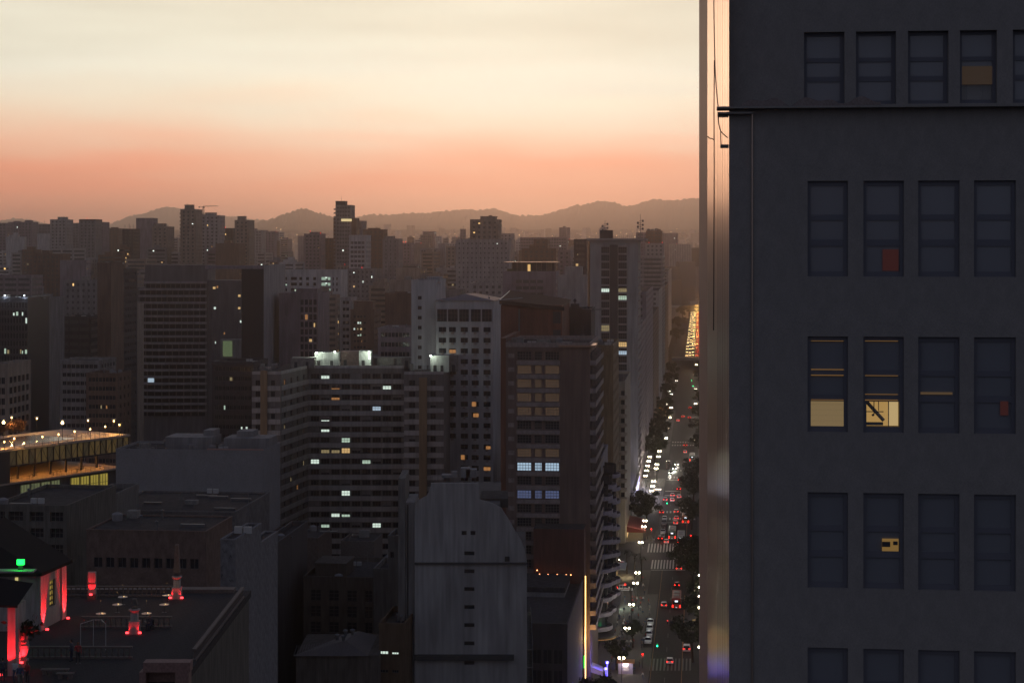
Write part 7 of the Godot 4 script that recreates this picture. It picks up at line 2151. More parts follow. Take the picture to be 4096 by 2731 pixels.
# ---------------------------------------------------------------- people: one skin through a smooth field round a skeleton
func capsule(p: Vector3, a: Vector3, b: Vector3, ra: float, rb: float) -> float:
	var ab := b - a
	var k := clampf((p - a).dot(ab) / ab.length_squared(), 0.0, 1.0)
	return p.distance_to(a + ab * k) - lerpf(ra, rb, k)
func skin(bones: Array, cell: float, colours: Array) -> ArrayMesh:
	var lo := Vector3(9, 9, 9)
	var hi := -lo
	for b in bones:
		var r: float = maxf(b[2], b[3]) + 0.06
		for p in [b[0], b[1]]:
			lo = lo.min(p - Vector3.ONE * r)
			hi = hi.max(p + Vector3.ONE * r)
	var n := ((hi - lo) / cell).ceil()
	var nx := int(n.x) + 1
	var ny := int(n.y) + 1
	var nz := int(n.z) + 1
	var f := PackedFloat32Array()
	f.resize(nx * ny * nz)
	f.fill(1.0)
	for b in bones:
		var r: float = maxf(b[2], b[3]) + 0.07
		var l: Vector3 = ((b[0].min(b[1]) - Vector3.ONE * r - lo) / cell).floor().max(Vector3.ZERO)
		var h: Vector3 = ((b[0].max(b[1]) + Vector3.ONE * r - lo) / cell).ceil()
		for k in range(int(l.z), mini(nz, int(h.z) + 1)):
			for j in range(int(l.y), mini(ny, int(h.y) + 1)):
				for i in range(int(l.x), mini(nx, int(h.x) + 1)):
					var d := capsule(lo + Vector3(i, j, k) * cell, b[0], b[1], b[2], b[3])
					var at_ := (k * ny + j) * nx + i
					var e := f[at_]
					var m := clampf(0.5 + 0.5 * (e - d) / 0.03, 0.0, 1.0)
					f[at_] = lerpf(e, d, m) - 0.03 * m * (1.0 - m)
	var index := {}
	var verts := []
	for k in nz - 1:
		for j in ny - 1:
			for i in nx - 1:
				var sum := Vector3.ZERO
				var c := 0
				var base := (k * ny + j) * nx + i
				for e in [[0, 0, 0, 1, 0, 0], [0, 1, 0, 1, 1, 0], [0, 0, 1, 1, 0, 1], [0, 1, 1, 1, 1, 1], [0, 0, 0, 0, 1, 0], [1, 0, 0, 1, 1, 0], [0, 0, 1, 0, 1, 1], [1, 0, 1, 1, 1, 1], [0, 0, 0, 0, 0, 1], [1, 0, 0, 1, 0, 1], [0, 1, 0, 0, 1, 1], [1, 1, 0, 1, 1, 1]]:
					var va := f[base + (e[2] * ny + e[1]) * nx + e[0]]
					var vb := f[base + (e[5] * ny + e[4]) * nx + e[3]]
					if (va < 0.0) != (vb < 0.0):
						var t := va / (va - vb)
						sum += Vector3(i, j, k) + Vector3(lerpf(e[0], e[3], t), lerpf(e[1], e[4], t), lerpf(e[2], e[5], t))
						c += 1
				if c:
					index[base] = verts.size()
					verts.append(lo + sum / c * cell)
	var s := mb()
	s.set_smooth_group(0)
	var put := func(v: int) -> void:
		var p: Vector3 = verts[v]
		var best := 9.0
		var col := Color.WHITE
		for q in bones.size():
			var d := capsule(p, bones[q][0], bones[q][1], bones[q][2], bones[q][3])
			if d < best:
				best = d
				col = colours[bones[q][4]]
		s.set_color(col)
		s.add_vertex(p)
	for k in range(1, nz - 1):
		for j in range(1, ny - 1):
			for i in range(1, nx - 1):
				var base := (k * ny + j) * nx + i
				var v0 := f[base]
				for ax in 3:
					var step: int = [1, nx, nx * ny][ax]
					var v1 := f[base + step]
					if (v0 < 0.0) == (v1 < 0.0): continue
					var u: int = [nx, nx * ny, 1][ax]
					var w: int = [nx * ny, 1, nx][ax]
					var q := [base, base - u, base - u - w, base - w]
					if v0 >= 0.0: q = [base, base - w, base - u - w, base - u]
					if not (index.has(q[0]) and index.has(q[1]) and index.has(q[2]) and index.has(q[3])): continue
					for x in [0, 2, 1, 0, 3, 2]: put.call(index[q[x]])
	s.index()
	s.generate_normals()
	return done(s)
func person_mesh(pose: String, colours: Array) -> ArrayMesh:
	# colours: skin, hair, top, trousers, shoes
	var V := func(x: float, y: float, z: float) -> Vector3: return Vector3(x, y, z)
	var b := []
	var lean := 0.06 if pose == "walk" else 0.0
	var hip := Vector3(0, 0.92, 0)
	var chest := Vector3(0, 1.32, -lean)
	var neck := Vector3(0, 1.48, -lean - 0.01)
	if pose == "sit":
		hip = Vector3(0, 0.5, 0)
		chest = Vector3(0, 0.92, -0.05)
		neck = Vector3(0, 1.07, -0.07)
	var head := neck + Vector3(0, 0.15, -0.025)
	b.append([hip + Vector3(-0.08, 0, 0), hip + Vector3(0.08, 0, 0), 0.135, 0.135, 3])
	b.append([hip + Vector3(0, 0.1, 0), chest + Vector3(0, -0.1, 0), 0.135, 0.145, 2])
	b.append([chest + Vector3(-0.12, 0.06, 0), chest + Vector3(0.12, 0.06, 0), 0.11, 0.11, 2])
	b.append([neck - Vector3(0, 0.06, 0), head, 0.055, 0.06, 0])
	b.append([head + Vector3(0, -0.03, -0.015), head + Vector3(0, 0.06, 0), 0.085, 0.1, 0])
	b.append([head + Vector3(0, 0.08, 0.025), head + Vector3(0, 0.03, 0.05), 0.1, 0.085, 1])
	b.append([head + Vector3(0, 0.01, -0.09), head + Vector3(0, -0.015, -0.115), 0.012, 0.016, 0])
	for x in [-1, 1]:
		b.append([head + Vector3(x * 0.095, 0.02, 0.01), head + Vector3(x * 0.1, -0.01, 0.01), 0.016, 0.014, 0])
		var sh := chest + Vector3(x * 0.2, 0.07, 0)
		var el: Vector3
		var wr: Vector3
		match pose:
			"walk":
				el = sh + Vector3(x * 0.04, -0.27, 0.12 * x)
				wr = el + Vector3(0.0, -0.22, -0.1 + 0.06 * x)
			"phone":
				el = sh + Vector3(x * 0.05, -0.28, -0.02)
				wr = el + (Vector3(-x * 0.08, 0.12, -0.22) if x > 0 else Vector3(0, -0.24, -0.05))
			"sit":
				el = sh + Vector3(x * 0.05, -0.26, -0.08)
				wr = el + Vector3(-x * 0.06, -0.02, -0.24)
			_:
				el = sh + Vector3(x * 0.07, -0.28, 0.03)
				wr = el + Vector3(-x * 0.02, -0.25, -0.06)
		b.append([sh, el, 0.062, 0.048, 2])
		b.append([el, wr, 0.046, 0.034, 2])
		var hd: Vector3 = (wr - el).normalized()
		b.append([wr, wr + hd * 0.09, 0.034, 0.03, 0])
		for k in 4: b.append([wr + hd * 0.08 + Vector3(0, 0, (k - 1.5) * 0.02), wr + hd * (0.15 + 0.012 * (k % 3)) + Vector3(0, 0, (k - 1.5) * 0.022), 0.012, 0.01, 0])
		b.append([wr + hd * 0.03 + Vector3(0, 0, -0.03), wr + hd * 0.08 + Vector3(0, 0, -0.06), 0.012, 0.01, 0])
		var hj := hip + Vector3(x * 0.095, -0.04, 0)
		var kn: Vector3
		var an: Vector3
		match pose:
			"walk":
				kn = hj + Vector3(0, -0.4, -0.16 * x)
				an = kn + Vector3(0, -0.4 if x > 0 else -0.37, 0.1 if x > 0 else 0.16)
			"sit":
				kn = hj + Vector3(x * 0.04, 0.02, -0.42)
				an = kn + Vector3(0, -0.4, 0.06)
			_:
				kn = hj + Vector3(x * 0.02, -0.41, -0.02)
				an = kn + Vector3(x * 0.01, -0.4, 0.03)
		an.y = maxf(an.y, 0.07)
		b.append([hj, kn, 0.092, 0.062, 3])
		b.append([kn, an, 0.06, 0.042, 3])
		b.append([an + Vector3(0, -0.025, 0.03), an + Vector3(x * 0.02, -0.03, -0.15), 0.045, 0.038, 4])
	return skin(b, 0.028, colours)
var folk := []
func walkers() -> void:
	var cols := [
		[Color(0.35, 0.2, 0.13), Color(0.02, 0.015, 0.012), Color(0.06, 0.06, 0.08), Color(0.03, 0.035, 0.06), Color(0.02, 0.02, 0.02)],
		[Color(0.42, 0.26, 0.18), Color(0.05, 0.03, 0.02), Color(0.5, 0.49, 0.47), Color(0.05, 0.06, 0.1), Color(0.05, 0.05, 0.05)],
		[Color(0.2, 0.1, 0.06), Color(0.01, 0.01, 0.01), Color(0.3, 0.04, 0.04), Color(0.04, 0.04, 0.045), Color(0.2, 0.2, 0.2)],
		[Color(0.4, 0.25, 0.17), Color(0.08, 0.05, 0.03), Color(0.04, 0.07, 0.13), Color(0.16, 0.15, 0.13), Color(0.03, 0.03, 0.03)]]
	var m := mat("person", Color(1, 1, 1), 0.8, "", 0.1, {"vertex_color_use_as_albedo": true})
	var names := ["dark jacketed", "white shirted", "red shirted", "blue topped"]
	var acts := ["stand", "walk", "phone", "walk"]
	for i in 4: folk.append(person_mesh(acts[i], cols[i]))
	folk.append(person_mesh("sit", cols[0]))
	var spots := []
	var r := RandomNumberGenerator.new()
	r.seed = 12
	for i in 84: spots.append([r.randf_range(-24.0, -13.5), r.randf_range(448.0, 512.0), "in the crowd on the left pavement"])
	for q in [[-15.6, 519.0], [-16.4, 529.0], [-16.8, 541.0], [-19.5, 536.0]]: spots.append([q[0], q[1], "alone on the pavement below the zebra crossing"])
	for q in [[-9.0, 600.0], [-8.0, 597.0], [-12.5, 603.0], [-16.0, 613.0], [-17.5, 616.0], [-15.2, 611.0]]: spots.append([q[0], q[1], "crossing on the upper zebra"])
	for q in [[-22.5, 718.0], [-21.0, 726.0], [-19.6, 735.0], [-23.0, 742.0], [-20.5, 712.0], [-18.8, 700.0]]: spots.append([q[0], q[1], "on the bright little square"])
	for q in [[-20.5, 421.0], [-22.5, 424.0], [-23.4, 430.0], [-15.2, 425.0], [-14.2, 431.0], [-13.0, 419.0], [-21.0, 436.0]]: spots.append([q[0], q[1], "near the newsstand"])
	for q in [[1.0, 446.0], [0.6, 448.0], [1.6, 459.0]]: spots.append([q[0], q[1], "under the right hand lamps"])
	for i in spots.size():
		var k := i % 4
		var o := thing("person", "%s person %s %s" % [names[k], {"stand": "standing", "walk": "walking", "phone": "looking at a phone"}[acts[k]], spots[i][2]], "person", road(spots[i][0], spots[i][1], 0.15), r.randf() * TAU, "people on foot along the avenue")
		part(o, "figure", folk[k], m)
		o.scale = Vector3.ONE * r.randf_range(0.93, 1.04)

# ---------------------------------------------------------------- rooftop pool on the left
func pool_building() -> void:
	var H := 54.0
	var a := Vector3(-116.8, 0, -415)
	var b := Vector3(-95.0, 0, -448)
	var ux := (b - a).normalized()
	var n := ux.cross(Vector3.UP)
	var turn := atan2(-ux.z, ux.x)
	var w := a.distance_to(b)
	var o := thing("pool_building", "culture centre with a lamp lit rooftop pool over an open glowing storey", "building", a, turn)
	var deck := mat("deck_stone", Color(0.48, 0.4, 0.33), 0.6, "grime", 0.3)
	var dark: Material = WALLS["dark"]
	# local: x along the front, -z into the building
	part(o, "deck", one_box(Vector3(-16.0, H - 0.5, -24), Vector3(w, H, 0)), deck)
	part(o, "pool_water", one_box(Vector3(-13.0, H + 0.002, -19), Vector3(w - 14.0, H + 0.03, -3.5)), mat("pool_water", Color(0.34, 0.28, 0.22), 0.09, "grime", 0.5))
	part(o, "coping", one_box(Vector3(-13.4, H + 0.001, -3.5), Vector3(w - 13.6, H + 0.12, -3.1)), deck)
	# truss storey with glowing translucent panels
	var s := mb()
	box(s, Vector3(-4, H - 0.62, -23.5), Vector3(w, H - 0.5, 0.15))
	box(s, Vector3(-4, H - 4.2, -23.5), Vector3(w, H - 3.9, 0.15))
	part(o, "truss_chord", done(s), mats["frame_dark"])
	for k in 20:
		var x0 := 1.6 + k * (w - 2.0) / 20.0
		var x1 := x0 + (w - 2.0) / 20.0 - 0.2
		part(o, "window_panel", one_box(Vector3(x0, H - 3.9, -0.35), Vector3(x1, H - 0.62, -0.25)), lit_cloth("panel_light_a", Color(1.0, 0.82, 0.46), 0.06) if k % 3 else lit_cloth("panel_light_b", Color(1.0, 0.86, 0.55), 0.03))
		s = mb()
		box(s, Vector3(x1 + 0.02, H - 3.9, -0.3), Vector3(x1 + 0.16, H - 0.62, 0.1))
		if k % 2 == 0: tube(s, Vector3(x0, H - 3.9, 0.02), Vector3(x1, H - 0.62, 0.02), 0.09, 0.09, 4)
		else: tube(s, Vector3(x0, H - 0.62, 0.02), Vector3(x1, H - 3.9, 0.02), 0.09, 0.09, 4)
		part(o, "truss_bay", done(s), mat("truss_steel", Color(0.06, 0.055, 0.05), 0.5))
	# open storey
	part(o, "lounge_floor", one_box(Vector3(-4, H - 8.2, -23), Vector3(w - 2.0, H - 7.8, 0.5)), deck)
	part(o, "lounge_back_wall", one_box(Vector3(-4, H - 7.8, -23.2), Vector3(w - 2.0, H - 4.2, -22.8)), WALLS["brown"])
	for k in 7:
		part(o, "lounge_column", one_box(Vector3(2 + k * 5.0, H - 7.8, -4.3), Vector3(2.4 + k * 5.0, H - 4.2, -3.9)), dark)
		light_at(o, Vector3(3.5 + k * 5.0, H - 4.7, -4.5), Color(1.0, 0.66, 0.3), 9.0, 0.25)
		part(o, "ceiling_lamp", one_box(Vector3(3.2 + k * 5.0, H - 4.35, -4.8), Vector3(3.8 + k * 5.0, H - 4.22, -4.2)), glow("lounge_lamp", Color(1.0, 0.75, 0.42), 4.0))
	for k in 14:
		var x := 1.0 + k * 2.5
		s = mb()
		lathe(s, Vector3(x, H - 7.8, -1.6 - (k % 3) * 1.6), [[0.3, 0.0], [0.05, 0.05], [0.05, 0.7], [0.5, 0.72], [0.5, 0.76], [0.0, 0.76]], 10)
		part(o, "lounge_table", done(s), dark)
	s = mb()
	for k in 26: tube(s, Vector3(k * w / 26.0, H - 7.8, 0.4), Vector3(k * w / 26.0, H - 6.7, 0.4), 0.03, 0.03, 4)
	tube(s, Vector3(0, H - 6.7, 0.4), Vector3(w - 2, H - 6.7, 0.4), 0.03, 0.03, 4)
	part(o, "lounge_railing", done(s), mats["frame_dark"])
	# storey of lit windows and the dark block below
	part(o, "lower_body", one_box(Vector3(-6, 0, -23), Vector3(w - 3, H - 8.2, -0.6)), dark)
	for k in 9:
		if k == 4: continue
		var x := 5.0 + k * 3.1
		part(o, "lit_window", one_box(Vector3(x, H - 11.8, -0.58), Vector3(x + 2.6, H - 8.9, -0.5)), lit_cloth("hall_light_a", Color(0.95, 1.0, 0.72), 0.13) if k < 4 else lit_cloth("hall_light_b", Color(1.0, 0.9, 0.4), 0.3))
		s = mb()
		for j in 3: box(s, Vector3(x + j * 0.87, H - 11.8, -0.49), Vector3(x + j * 0.87 + 0.08, H - 8.9, -0.4))
		box(s, Vector3(x, H - 10.9, -0.49), Vector3(x + 2.6, H - 10.8, -0.4))
		part(o, "glazing_bar", done(s), mats["frame_dark"])
	part(o, "core_wall", one_box(Vector3(-6, 0, -6), Vector3(1.0, H - 0.6, 0.4)), mat("core_dark", Color(0.05, 0.048, 0.05), 0.8))
	part(o, "lift_shaft_wall", one_box(Vector3(-8.0, H, -9.0), Vector3(-7.6, H + 0.2, -8.6)), dark)
	# metal column standing on a disc in the pool
	s = mb()
	lathe(s, Vector3(-0.5, H + 0.03, -8.5), [[2.1, 0.0], [2.1, 0.25], [0.0, 0.3]], 24)
	part(o, "column_disc", done(s), dark)
	for k in 4:
		s = mb()
		tube(s, Vector3(-1.15 + k * 0.42, H + 0.3, -8.5), Vector3(-1.15 + k * 0.42, H + 5.0, -8.5), 0.19, 0.19, 10)
		part(o, "metal_column", done(s), mat("bright_steel", Color(0.5, 0.46, 0.42), 0.22, "", 0.1, {"metallic": 0.9}))
	s = mb()
	for k in 30: tube(s, Vector3(-3 + k * (w + 3) / 29.0, H, -0.1), Vector3(-3 + k * (w + 3) / 29.0, H + 1.7, -0.1), 0.045, 0.045, 4)
	tube(s, Vector3(-3, H + 1.65, -0.1), Vector3(w, H + 1.65, -0.1), 0.03, 0.03, 4)
	tube(s, Vector3(-3, H + 0.9, -0.1), Vector3(w, H + 0.9, -0.1), 0.025, 0.025, 4)
	part(o, "pool_railing", done(s), mats["frame_dark"])
	# lamps round the deck
	var spots := [[3.6, 421.0, 428.0, 90.0], [11.6, 417.4, 450.0, 26.0], [37.0, 418.2, 450.0, 26.0], [62.4, 421.4, 440.0, 90.0], [88.0, 420.4, 447.0, 22.0], [113.8, 420.8, 450.0, 22.0], [119.4, 424.6, 446.0, 8.0], [105.2, 426.4, 443.0, 6.0], [90.2, 429.0, 438.0, 6.0], [74.6, 431.4, 433.0, 6.0], [58.6, 434.2, 428.0, 6.0], [42.4, 436.6, 423.0, 6.0], [24.0, 443.0, 418.0, 5.0], [14.2, 438.4, 417.0, 5.0], [4.4, 441.8, 416.0, 14.0]]
	var ranks := ["first", "second", "third", "fourth", "fifth", "sixth", "seventh", "eighth", "ninth", "tenth", "eleventh", "twelfth", "thirteenth", "fourteenth", "fifteenth"]
	for i in spots.size():
		var q: Array = spots[i]
		var p := at(q[0], q[1], q[2])
		var high: bool = i < 6
		var foot := Vector3(p.x, H, p.z)
		var l := thing("pool_lamp", "%s lamp on the rooftop pool deck, %s from the left" % ["tall mushroom" if high else "short", ranks[i] if high else ranks[14 - i]], "lamp", foot, 0.0, "lamps round the rooftop pool")
		var h := p.y - H
		s = mb()
		tube(s, Vector3.ZERO, Vector3(0, h - 0.1, 0), 0.06, 0.05, 6)
		part(l, "post", done(s), mats["frame_dark"])
		s = mb()
		lathe(s, Vector3(0, h - 0.1, 0), [[0.0, 0.0], [0.16, 0.02], [0.18, 0.3], [0.0, 0.42]], 10)
		part(l, "lamp_bulb", done(s), glow("pool_bulb", Color(1.0, 0.8, 0.5), 9.0 if q[3] > 20 else 9.0))
		if high:
			s = mb()
			lathe(s, Vector3(0, h + 0.42, 0), [[0.55, 0.0], [0.5, 0.12], [0.2, 0.22], [0.0, 0.24]], 12)
			part(l, "shade", done(s), mats["pale_frame"])
		if q[3] > 60: 
			s = mb()
			lathe(s, Vector3(0, h - 0.55, 0), [[0.0, 0.0], [0.3, 0.1], [0.34, 0.45], [0.0, 0.6]], 12)
			part(l, "bright_lamp_globe", done(s), glow("pool_globe", Color(1.0, 0.85, 0.58), 16.0))
		light_at(l, Vector3(0, h - 0.25, 0.0), Color(1.0, 0.72, 0.4), q[3], 0.2)
	for i in 4:
		var p := at([11.5, 21.0, 17.0, 1.5][i], 430, [452, 455, 457, 447][i])
		p.y = H
		var t := thing("potted_shrub", "reddish potted shrub, %s behind the pool" % ["leftmost", "third", "second", "edge"][i], "plant", p, 0.0, "shrubs behind the pool")
		part(t, "pot", one_box(Vector3(-0.6, 0, -0.6), Vector3(0.6, 0.7, 0.6)), dark)
		part(t, "crown", crown_mesh(40 + i, 1.0, 1.0, 500), mat("shrub_leaf", Color(0.12, 0.06, 0.03), 0.8), Vector3(0, 1.7, 0))

# ---------------------------------------------------------------- red lit roof terrace in the lower left corner
func balustrade(text: String, p: Vector3, q: Vector3, stone: Material) -> Node3D:
	var o := thing("balustrade", text, "balustrade", p, atan2(-(q - p).z, (q - p).x), "balustrades of the roof terrace")
	var w := p.distance_to(q)
	part(o, "rail", one_box(Vector3(0, 0.85, -0.16), Vector3(w, 1.0, 0.16)), stone)
	part(o, "plinth", one_box(Vector3(0, 0, -0.16), Vector3(w, 0.16, 0.16)), stone)
	if not meshes.has("baluster"):
		var s := mb()
		lathe(s, Vector3(0, 0.16, 0), [[0.08, 0.0], [0.05, 0.08], [0.1, 0.24], [0.05, 0.45], [0.045, 0.58], [0.08, 0.69]], 8)
		meshes["baluster"] = done(s)
	var n := int(w / 0.45)
	for i in n: part(o, "baluster", meshes["baluster"], stone, Vector3((i + 0.5) * w / n, 0, 0))
	return o
func red_lamp(parent: Node, where: Vector3, e: float, towards := Vector3.UP, cone := 34.0) -> void:
	part(parent, "uplight_lamp", one_box(where - Vector3(0.12, 0.1, 0.08), where + Vector3(0.12, 0.04, 0.08)), glow("red_uplight", Color(1.0, 0.22, 0.24), 5.0))
	var l := SpotLight3D.new()
	l.name = "uplight_beam"
	l.light_color = Color(1.0, 0.12, 0.15)
	l.light_energy = e
	l.spot_angle = cone
	l.spot_angle_attenuation = 0.6
	l.spot_range = 14.0
	l.spot_attenuation = 2.0
	l.light_size = 0.1
	l.shadow_enabled = true
	parent.add_child(l, true)
	l.position = where + Vector3(0, 0.07, 0)
	l.basis = Basis.looking_at(towards.normalized(), Vector3.FORWARD if absf(towards.normalized().y) > 0.9 else Vector3.UP)
func terrace() -> void:
	var F := 67.3
	var stone := mat("terrace_stone", Color(0.16, 0.13, 0.12), 0.8, "grime", 0.6)
	var t := thing("roof_terrace_building", "old tower whose railed roof terrace is lit in red at lower left", "building", Vector3(0, 0, 0))
	part(t, "terrace_floor", one_box(Vector3(-56, F - 0.6, -176), Vector3(-25.5, F, -120)), mat("terrace_paving", Color(0.09, 0.084, 0.085), 0.95, "grime", 0.5))
	part(t, "tower_wall", one_box(Vector3(-55.8, 0, -175.8), Vector3(-25.7, F - 0.6, -120.2)), mats["stucco"])
	part(t, "back_wall", one_box(Vector3(-52, F, -176), Vector3(-27, F + 0.35, -174.6)), stone)
	balustrade("back balustrade of the red lit terrace", Vector3(-43.5, F, -173), Vector3(-32.6, F, -173), stone)
	balustrade("middle balustrade between tables and the lower terrace", Vector3(-38.0, F, -158.8), Vector3(-30.0, F, -158.8), stone)
	balustrade("front balustrade above the benches", Vector3(-39.4, F, -147), Vector3(-31.0, F, -147), stone)
	balustrade("side balustrade along the terrace's right edge", Vector3(-25.8, F, -146.0), Vector3(-25.8, F, -172.5), stone)
	# villa on the terrace
	var red_wall := mat("villa_wall", Color(0.42, 0.38, 0.36), 0.85, "streak", 0.3)
	var A := at(40.2, 245, 157.5)
	var v := thing("roof_villa", "old villa on the roof terrace with red lit pilasters and barred lit window", "house", Vector3(A.x, F, A.z), 0.0)
	var back := at(65.2, 245, 163.2) - A
	back.y = 0
	var L := back.length()
	var ux := back.normalized()
	var n := ux.cross(Vector3.UP)
	var hh := ht(571.0, 157.5) - F
	var s := mb()
	var holes := []
	facade(s, Vector3.ZERO, ux, L, hh, [[L * 0.36, L * 0.6]], [[1.6, hh - 1.2]], 0.25, holes)
	quad(s, Vector3.ZERO, Vector3(-12, 0, 0.6), Vector3(-12, hh, 0.6), Vector3(0, hh, 0), Vector3.BACK)
	part(v, "wall", done(s), red_wall)
	for q in holes:
		put_window(v, q, 3, 5, glow("villa_light", Color(1.0, 0.85, 0.4), 0.5), 0.14, mats["frame_dark"])
	for q in [0.06, 0.9]:
		var p: Vector3 = ux * (L * q)
		s = mb()
		var e := ux * 0.55
		var d := n * 0.14
		for f in [[p - e + d, p + e + d, n], [p - e, p - e + d, -ux], [p + e, p + e + d, ux]]: quad(s, f[0], f[1], f[1] + Vector3.UP * (hh - 0.3), f[0] + Vector3.UP * (hh - 0.3), f[2])
		part(v, "pilaster", done(s), red_wall)
		red_lamp(v, p + n * 0.5 + Vector3(0.0, 0.12, 0), 90.0, Vector3.UP - n * 0.2, 26.0)
	s = mb()
	var r0 := Vector3(-0.2, hh, 0.5) + n * 0.5
	var r1 := ux * (L + 0.5) + n * 0.5 + Vector3.UP * hh
	var slope := Vector3(-7, 3.4, -3)
	quad(s, r0, r1, r1 + slope, r0 + slope, Vector3(0.4, 0.9, 0))
	quad(s, r0, Vector3(-12.5, hh, 1.1), Vector3(-12.5, hh + 3.4, -3), r0 + slope, Vector3(0, 0.8, 0.5))
	quad(s, r0, r1, r1 - Vector3.UP * 0.3, r0 - Vector3.UP * 0.3, n)
	quad(s, r0, Vector3(-12.5, hh, 1.1), Vector3(-12.5, hh - 0.3, 1.1), r0 - Vector3.UP * 0.3, Vector3.BACK)
	part(v, "roof", done(s), mat("dark_tiles", Color(0.03, 0.028, 0.028), 0.95))
	for k in 3: part(v, "lit_slit_window", one_box(Vector3(-2.15, 1.8 + k * 1.05, 0.12), Vector3(-1.9, 2.6 + k * 1.05, 0.18)), glow("slit_light", Color(1.0, 0.92, 0.6), 0.6))
	for q in [[-2.6, 0.0], [-6.0, 0.3]]: part(v, "buttress", one_box(Vector3(q[0] - 0.5, 0, 0.05), Vector3(q[0], hh, 0.9)), red_wall) if q[0] < -5.0 else null
	# green floodlight on the villa roof
	var gp := at(20.6, 562.2, 154.0)
	var g := thing("green_floodlight", "bright green floodlight on the dark villa roof", "floodlight", gp)
	part(g, "lamp_face", one_box(Vector3(-0.3, -0.15, -0.1), Vector3(0.32, 0.3, 0.1)), glow("green_flood", Color(0.1, 1.0, 0.32), 3.2))
	part(g, "stand", one_box(Vector3(-0.2, -0.6, -0.08), Vector3(0.2, -0.16, 0.08)), mats["frame_dark"])
	part(g, "ledge", one_box(Vector3(-2.2, -0.75, -0.6), Vector3(1.2, -0.6, 0.6)), red_wall)
	light_at(g, Vector3(0, 0.1, 0.3), Color(0.05, 1.0, 0.32), 1.6, 0.2)
	# nearer wall end washed in pale red
	var B := at(8.2, 245, 141.0)
	var w := thing("wall_end", "pale wall end washed with rosy light at the left edge", "wall", Vector3(B.x, F, B.z))
	part(w, "wall", one_box(Vector3(-0.05, 0, -3.0), Vector3(0.56, ht(606.5, 141.0) - F, 0.0)), red_wall)
	s = mb()
	quad(s, Vector3(-4.0, ht(601, 141) - F, 0.6), Vector3(0.9, ht(603.5, 141) - F, 0.6), Vector3(0.9, ht(592, 141) - F, -4.0), Vector3(-4.0, ht(582, 141) - F, -4.0), Vector3(0, 0.8, 0.5))
	quad(s, Vector3(-4.0, ht(601, 141) - F, 0.6), Vector3(0.9, ht(603.5, 141) - F, 0.6), Vector3(0.9, ht(605.5, 141) - F, 0.6), Vector3(-4.0, ht(604, 141) - F, 0.6), Vector3.BACK)
	part(w, "eave", done(s), mats["dark_tiles"])
	red_lamp(w, Vector3(-0.35, 0.35, 0.9), 60.0, Vector3(0.25, 1.0, -0.3), 34.0)
	# urn lit red, with a plant
	var U := at(24.0, 245, 143.0)
	var urn := thing("stone_urn", "stone urn on a pedestal glowing red, plant on top", "urn", Vector3(U.x, F + 0.9, U.z))
	s = mb()
	lathe(s, Vector3.ZERO, [[0.2, 0.0], [0.28, 0.35], [0.4, 0.85], [0.42, 1.1], [0.36, 1.14], [0.34, 1.22], [0.38, 1.24], [0.38, 1.38], [0.34, 1.4], [0.33, 1.6], [0.37, 1.64], [0.37, 1.9], [0.0, 1.92]], 18)
	part(urn, "urn_body", done(s), red_wall)
	part(urn, "pedestal", one_box(Vector3(-0.3, -0.9, -0.3), Vector3(0.3, 0.0, 0.3)), red_wall)
	part(urn, "plant_crown", crown_mesh(61, 0.35, 0.35, 160), mats["leaf"], Vector3(0.1, 2.35, 0))
	red_lamp(urn, Vector3(0.0, -0.1, 0.75), 26.0, Vector3(0, 1.0, -0.5), 40.0)
	# lit pier in the middle
	var p0 := at(91.7, 245, 171.5)
	var pier := thing("lit_pier", "short pier washed bright red behind the tables", "pillar", Vector3(p0.x, F, p0.z))
	part(pier, "shaft", one_box(Vector3(-0.36, 0.5, -0.4), Vector3(0.36, 2.6, 0.0)), red_wall)
	part(pier, "band", one_box(Vector3(-0.38, 1.45, 0.0), Vector3(0.38, 1.55, 0.03)), mats["frame_dark"])
	part(pier, "pier_base", one_box(Vector3(-0.42, 0, -0.45), Vector3(0.42, 0.5, 0.1)), stone)
	red_lamp(pier, Vector3(0.0, 0.58, 0.38), 8.0, Vector3(0, 1.0, -0.3), 40.0)
	# pylons
	for q in [[177.0, 172.0, 545.0, "tall tapered pylon with a red lit foot at the back of the terrace"], [134.6, 156.5, 599.0, "tapered pylon over a red lit bowl, nearer of two"]]:
		var P := at(q[0], 245, q[1])
		var top := ht(q[2], q[1]) - F
		var o := thing("pylon", q[3], "pylon", Vector3(P.x, F, P.z), 0.0, "pylons on the roof terrace")
		s = mb()
		var y := 2.1
		for k in [[0.3, 0.16, y + 0.4, top]]:
			for i in 4:
				var c0 := Vector3([1, 1, -1, -1][i] * k[0], k[2], [1, -1, -1, 1][i] * k[0])
				var c1 := Vector3([1, -1, -1, 1][i] * k[0], k[2], [-1, -1, 1, 1][i] * k[0])
				var d0 := Vector3([1, 1, -1, -1][i] * k[1], k[3], [1, -1, -1, 1][i] * k[1])
				var d1 := Vector3([1, -1, -1, 1][i] * k[1], k[3], [-1, -1, 1, 1][i] * k[1])
				quad(s, c0, c1, d1, d0, ((c0 + c1) * Vector3(1, 0, 1)).normalized())
		box(s, Vector3(-0.18, top, -0.18), Vector3(0.18, top + 0.1, 0.18))
		part(o, "shaft", done(s), stone)
		s = mb()
		lathe(s, Vector3(0, y - 0.3, 0), [[0.3, 0.0], [0.5, 0.25], [0.5, 0.32], [0.3, 0.36]], 16)
		part(o, "bowl", done(s), red_wall)
		s = mb()
		box(s, Vector3(-0.42, 0, -0.42), Vector3(0.42, 1.1, 0.42))
		box(s, Vector3(-0.3, 1.1, -0.3), Vector3(0.3, 1.8, 0.3))
		part(o, "foot", done(s), red_wall)
		red_lamp(o, Vector3(0.55, 0.2, 0.5), 2.2, Vector3(-0.35, 1.0, -0.3), 40.0)
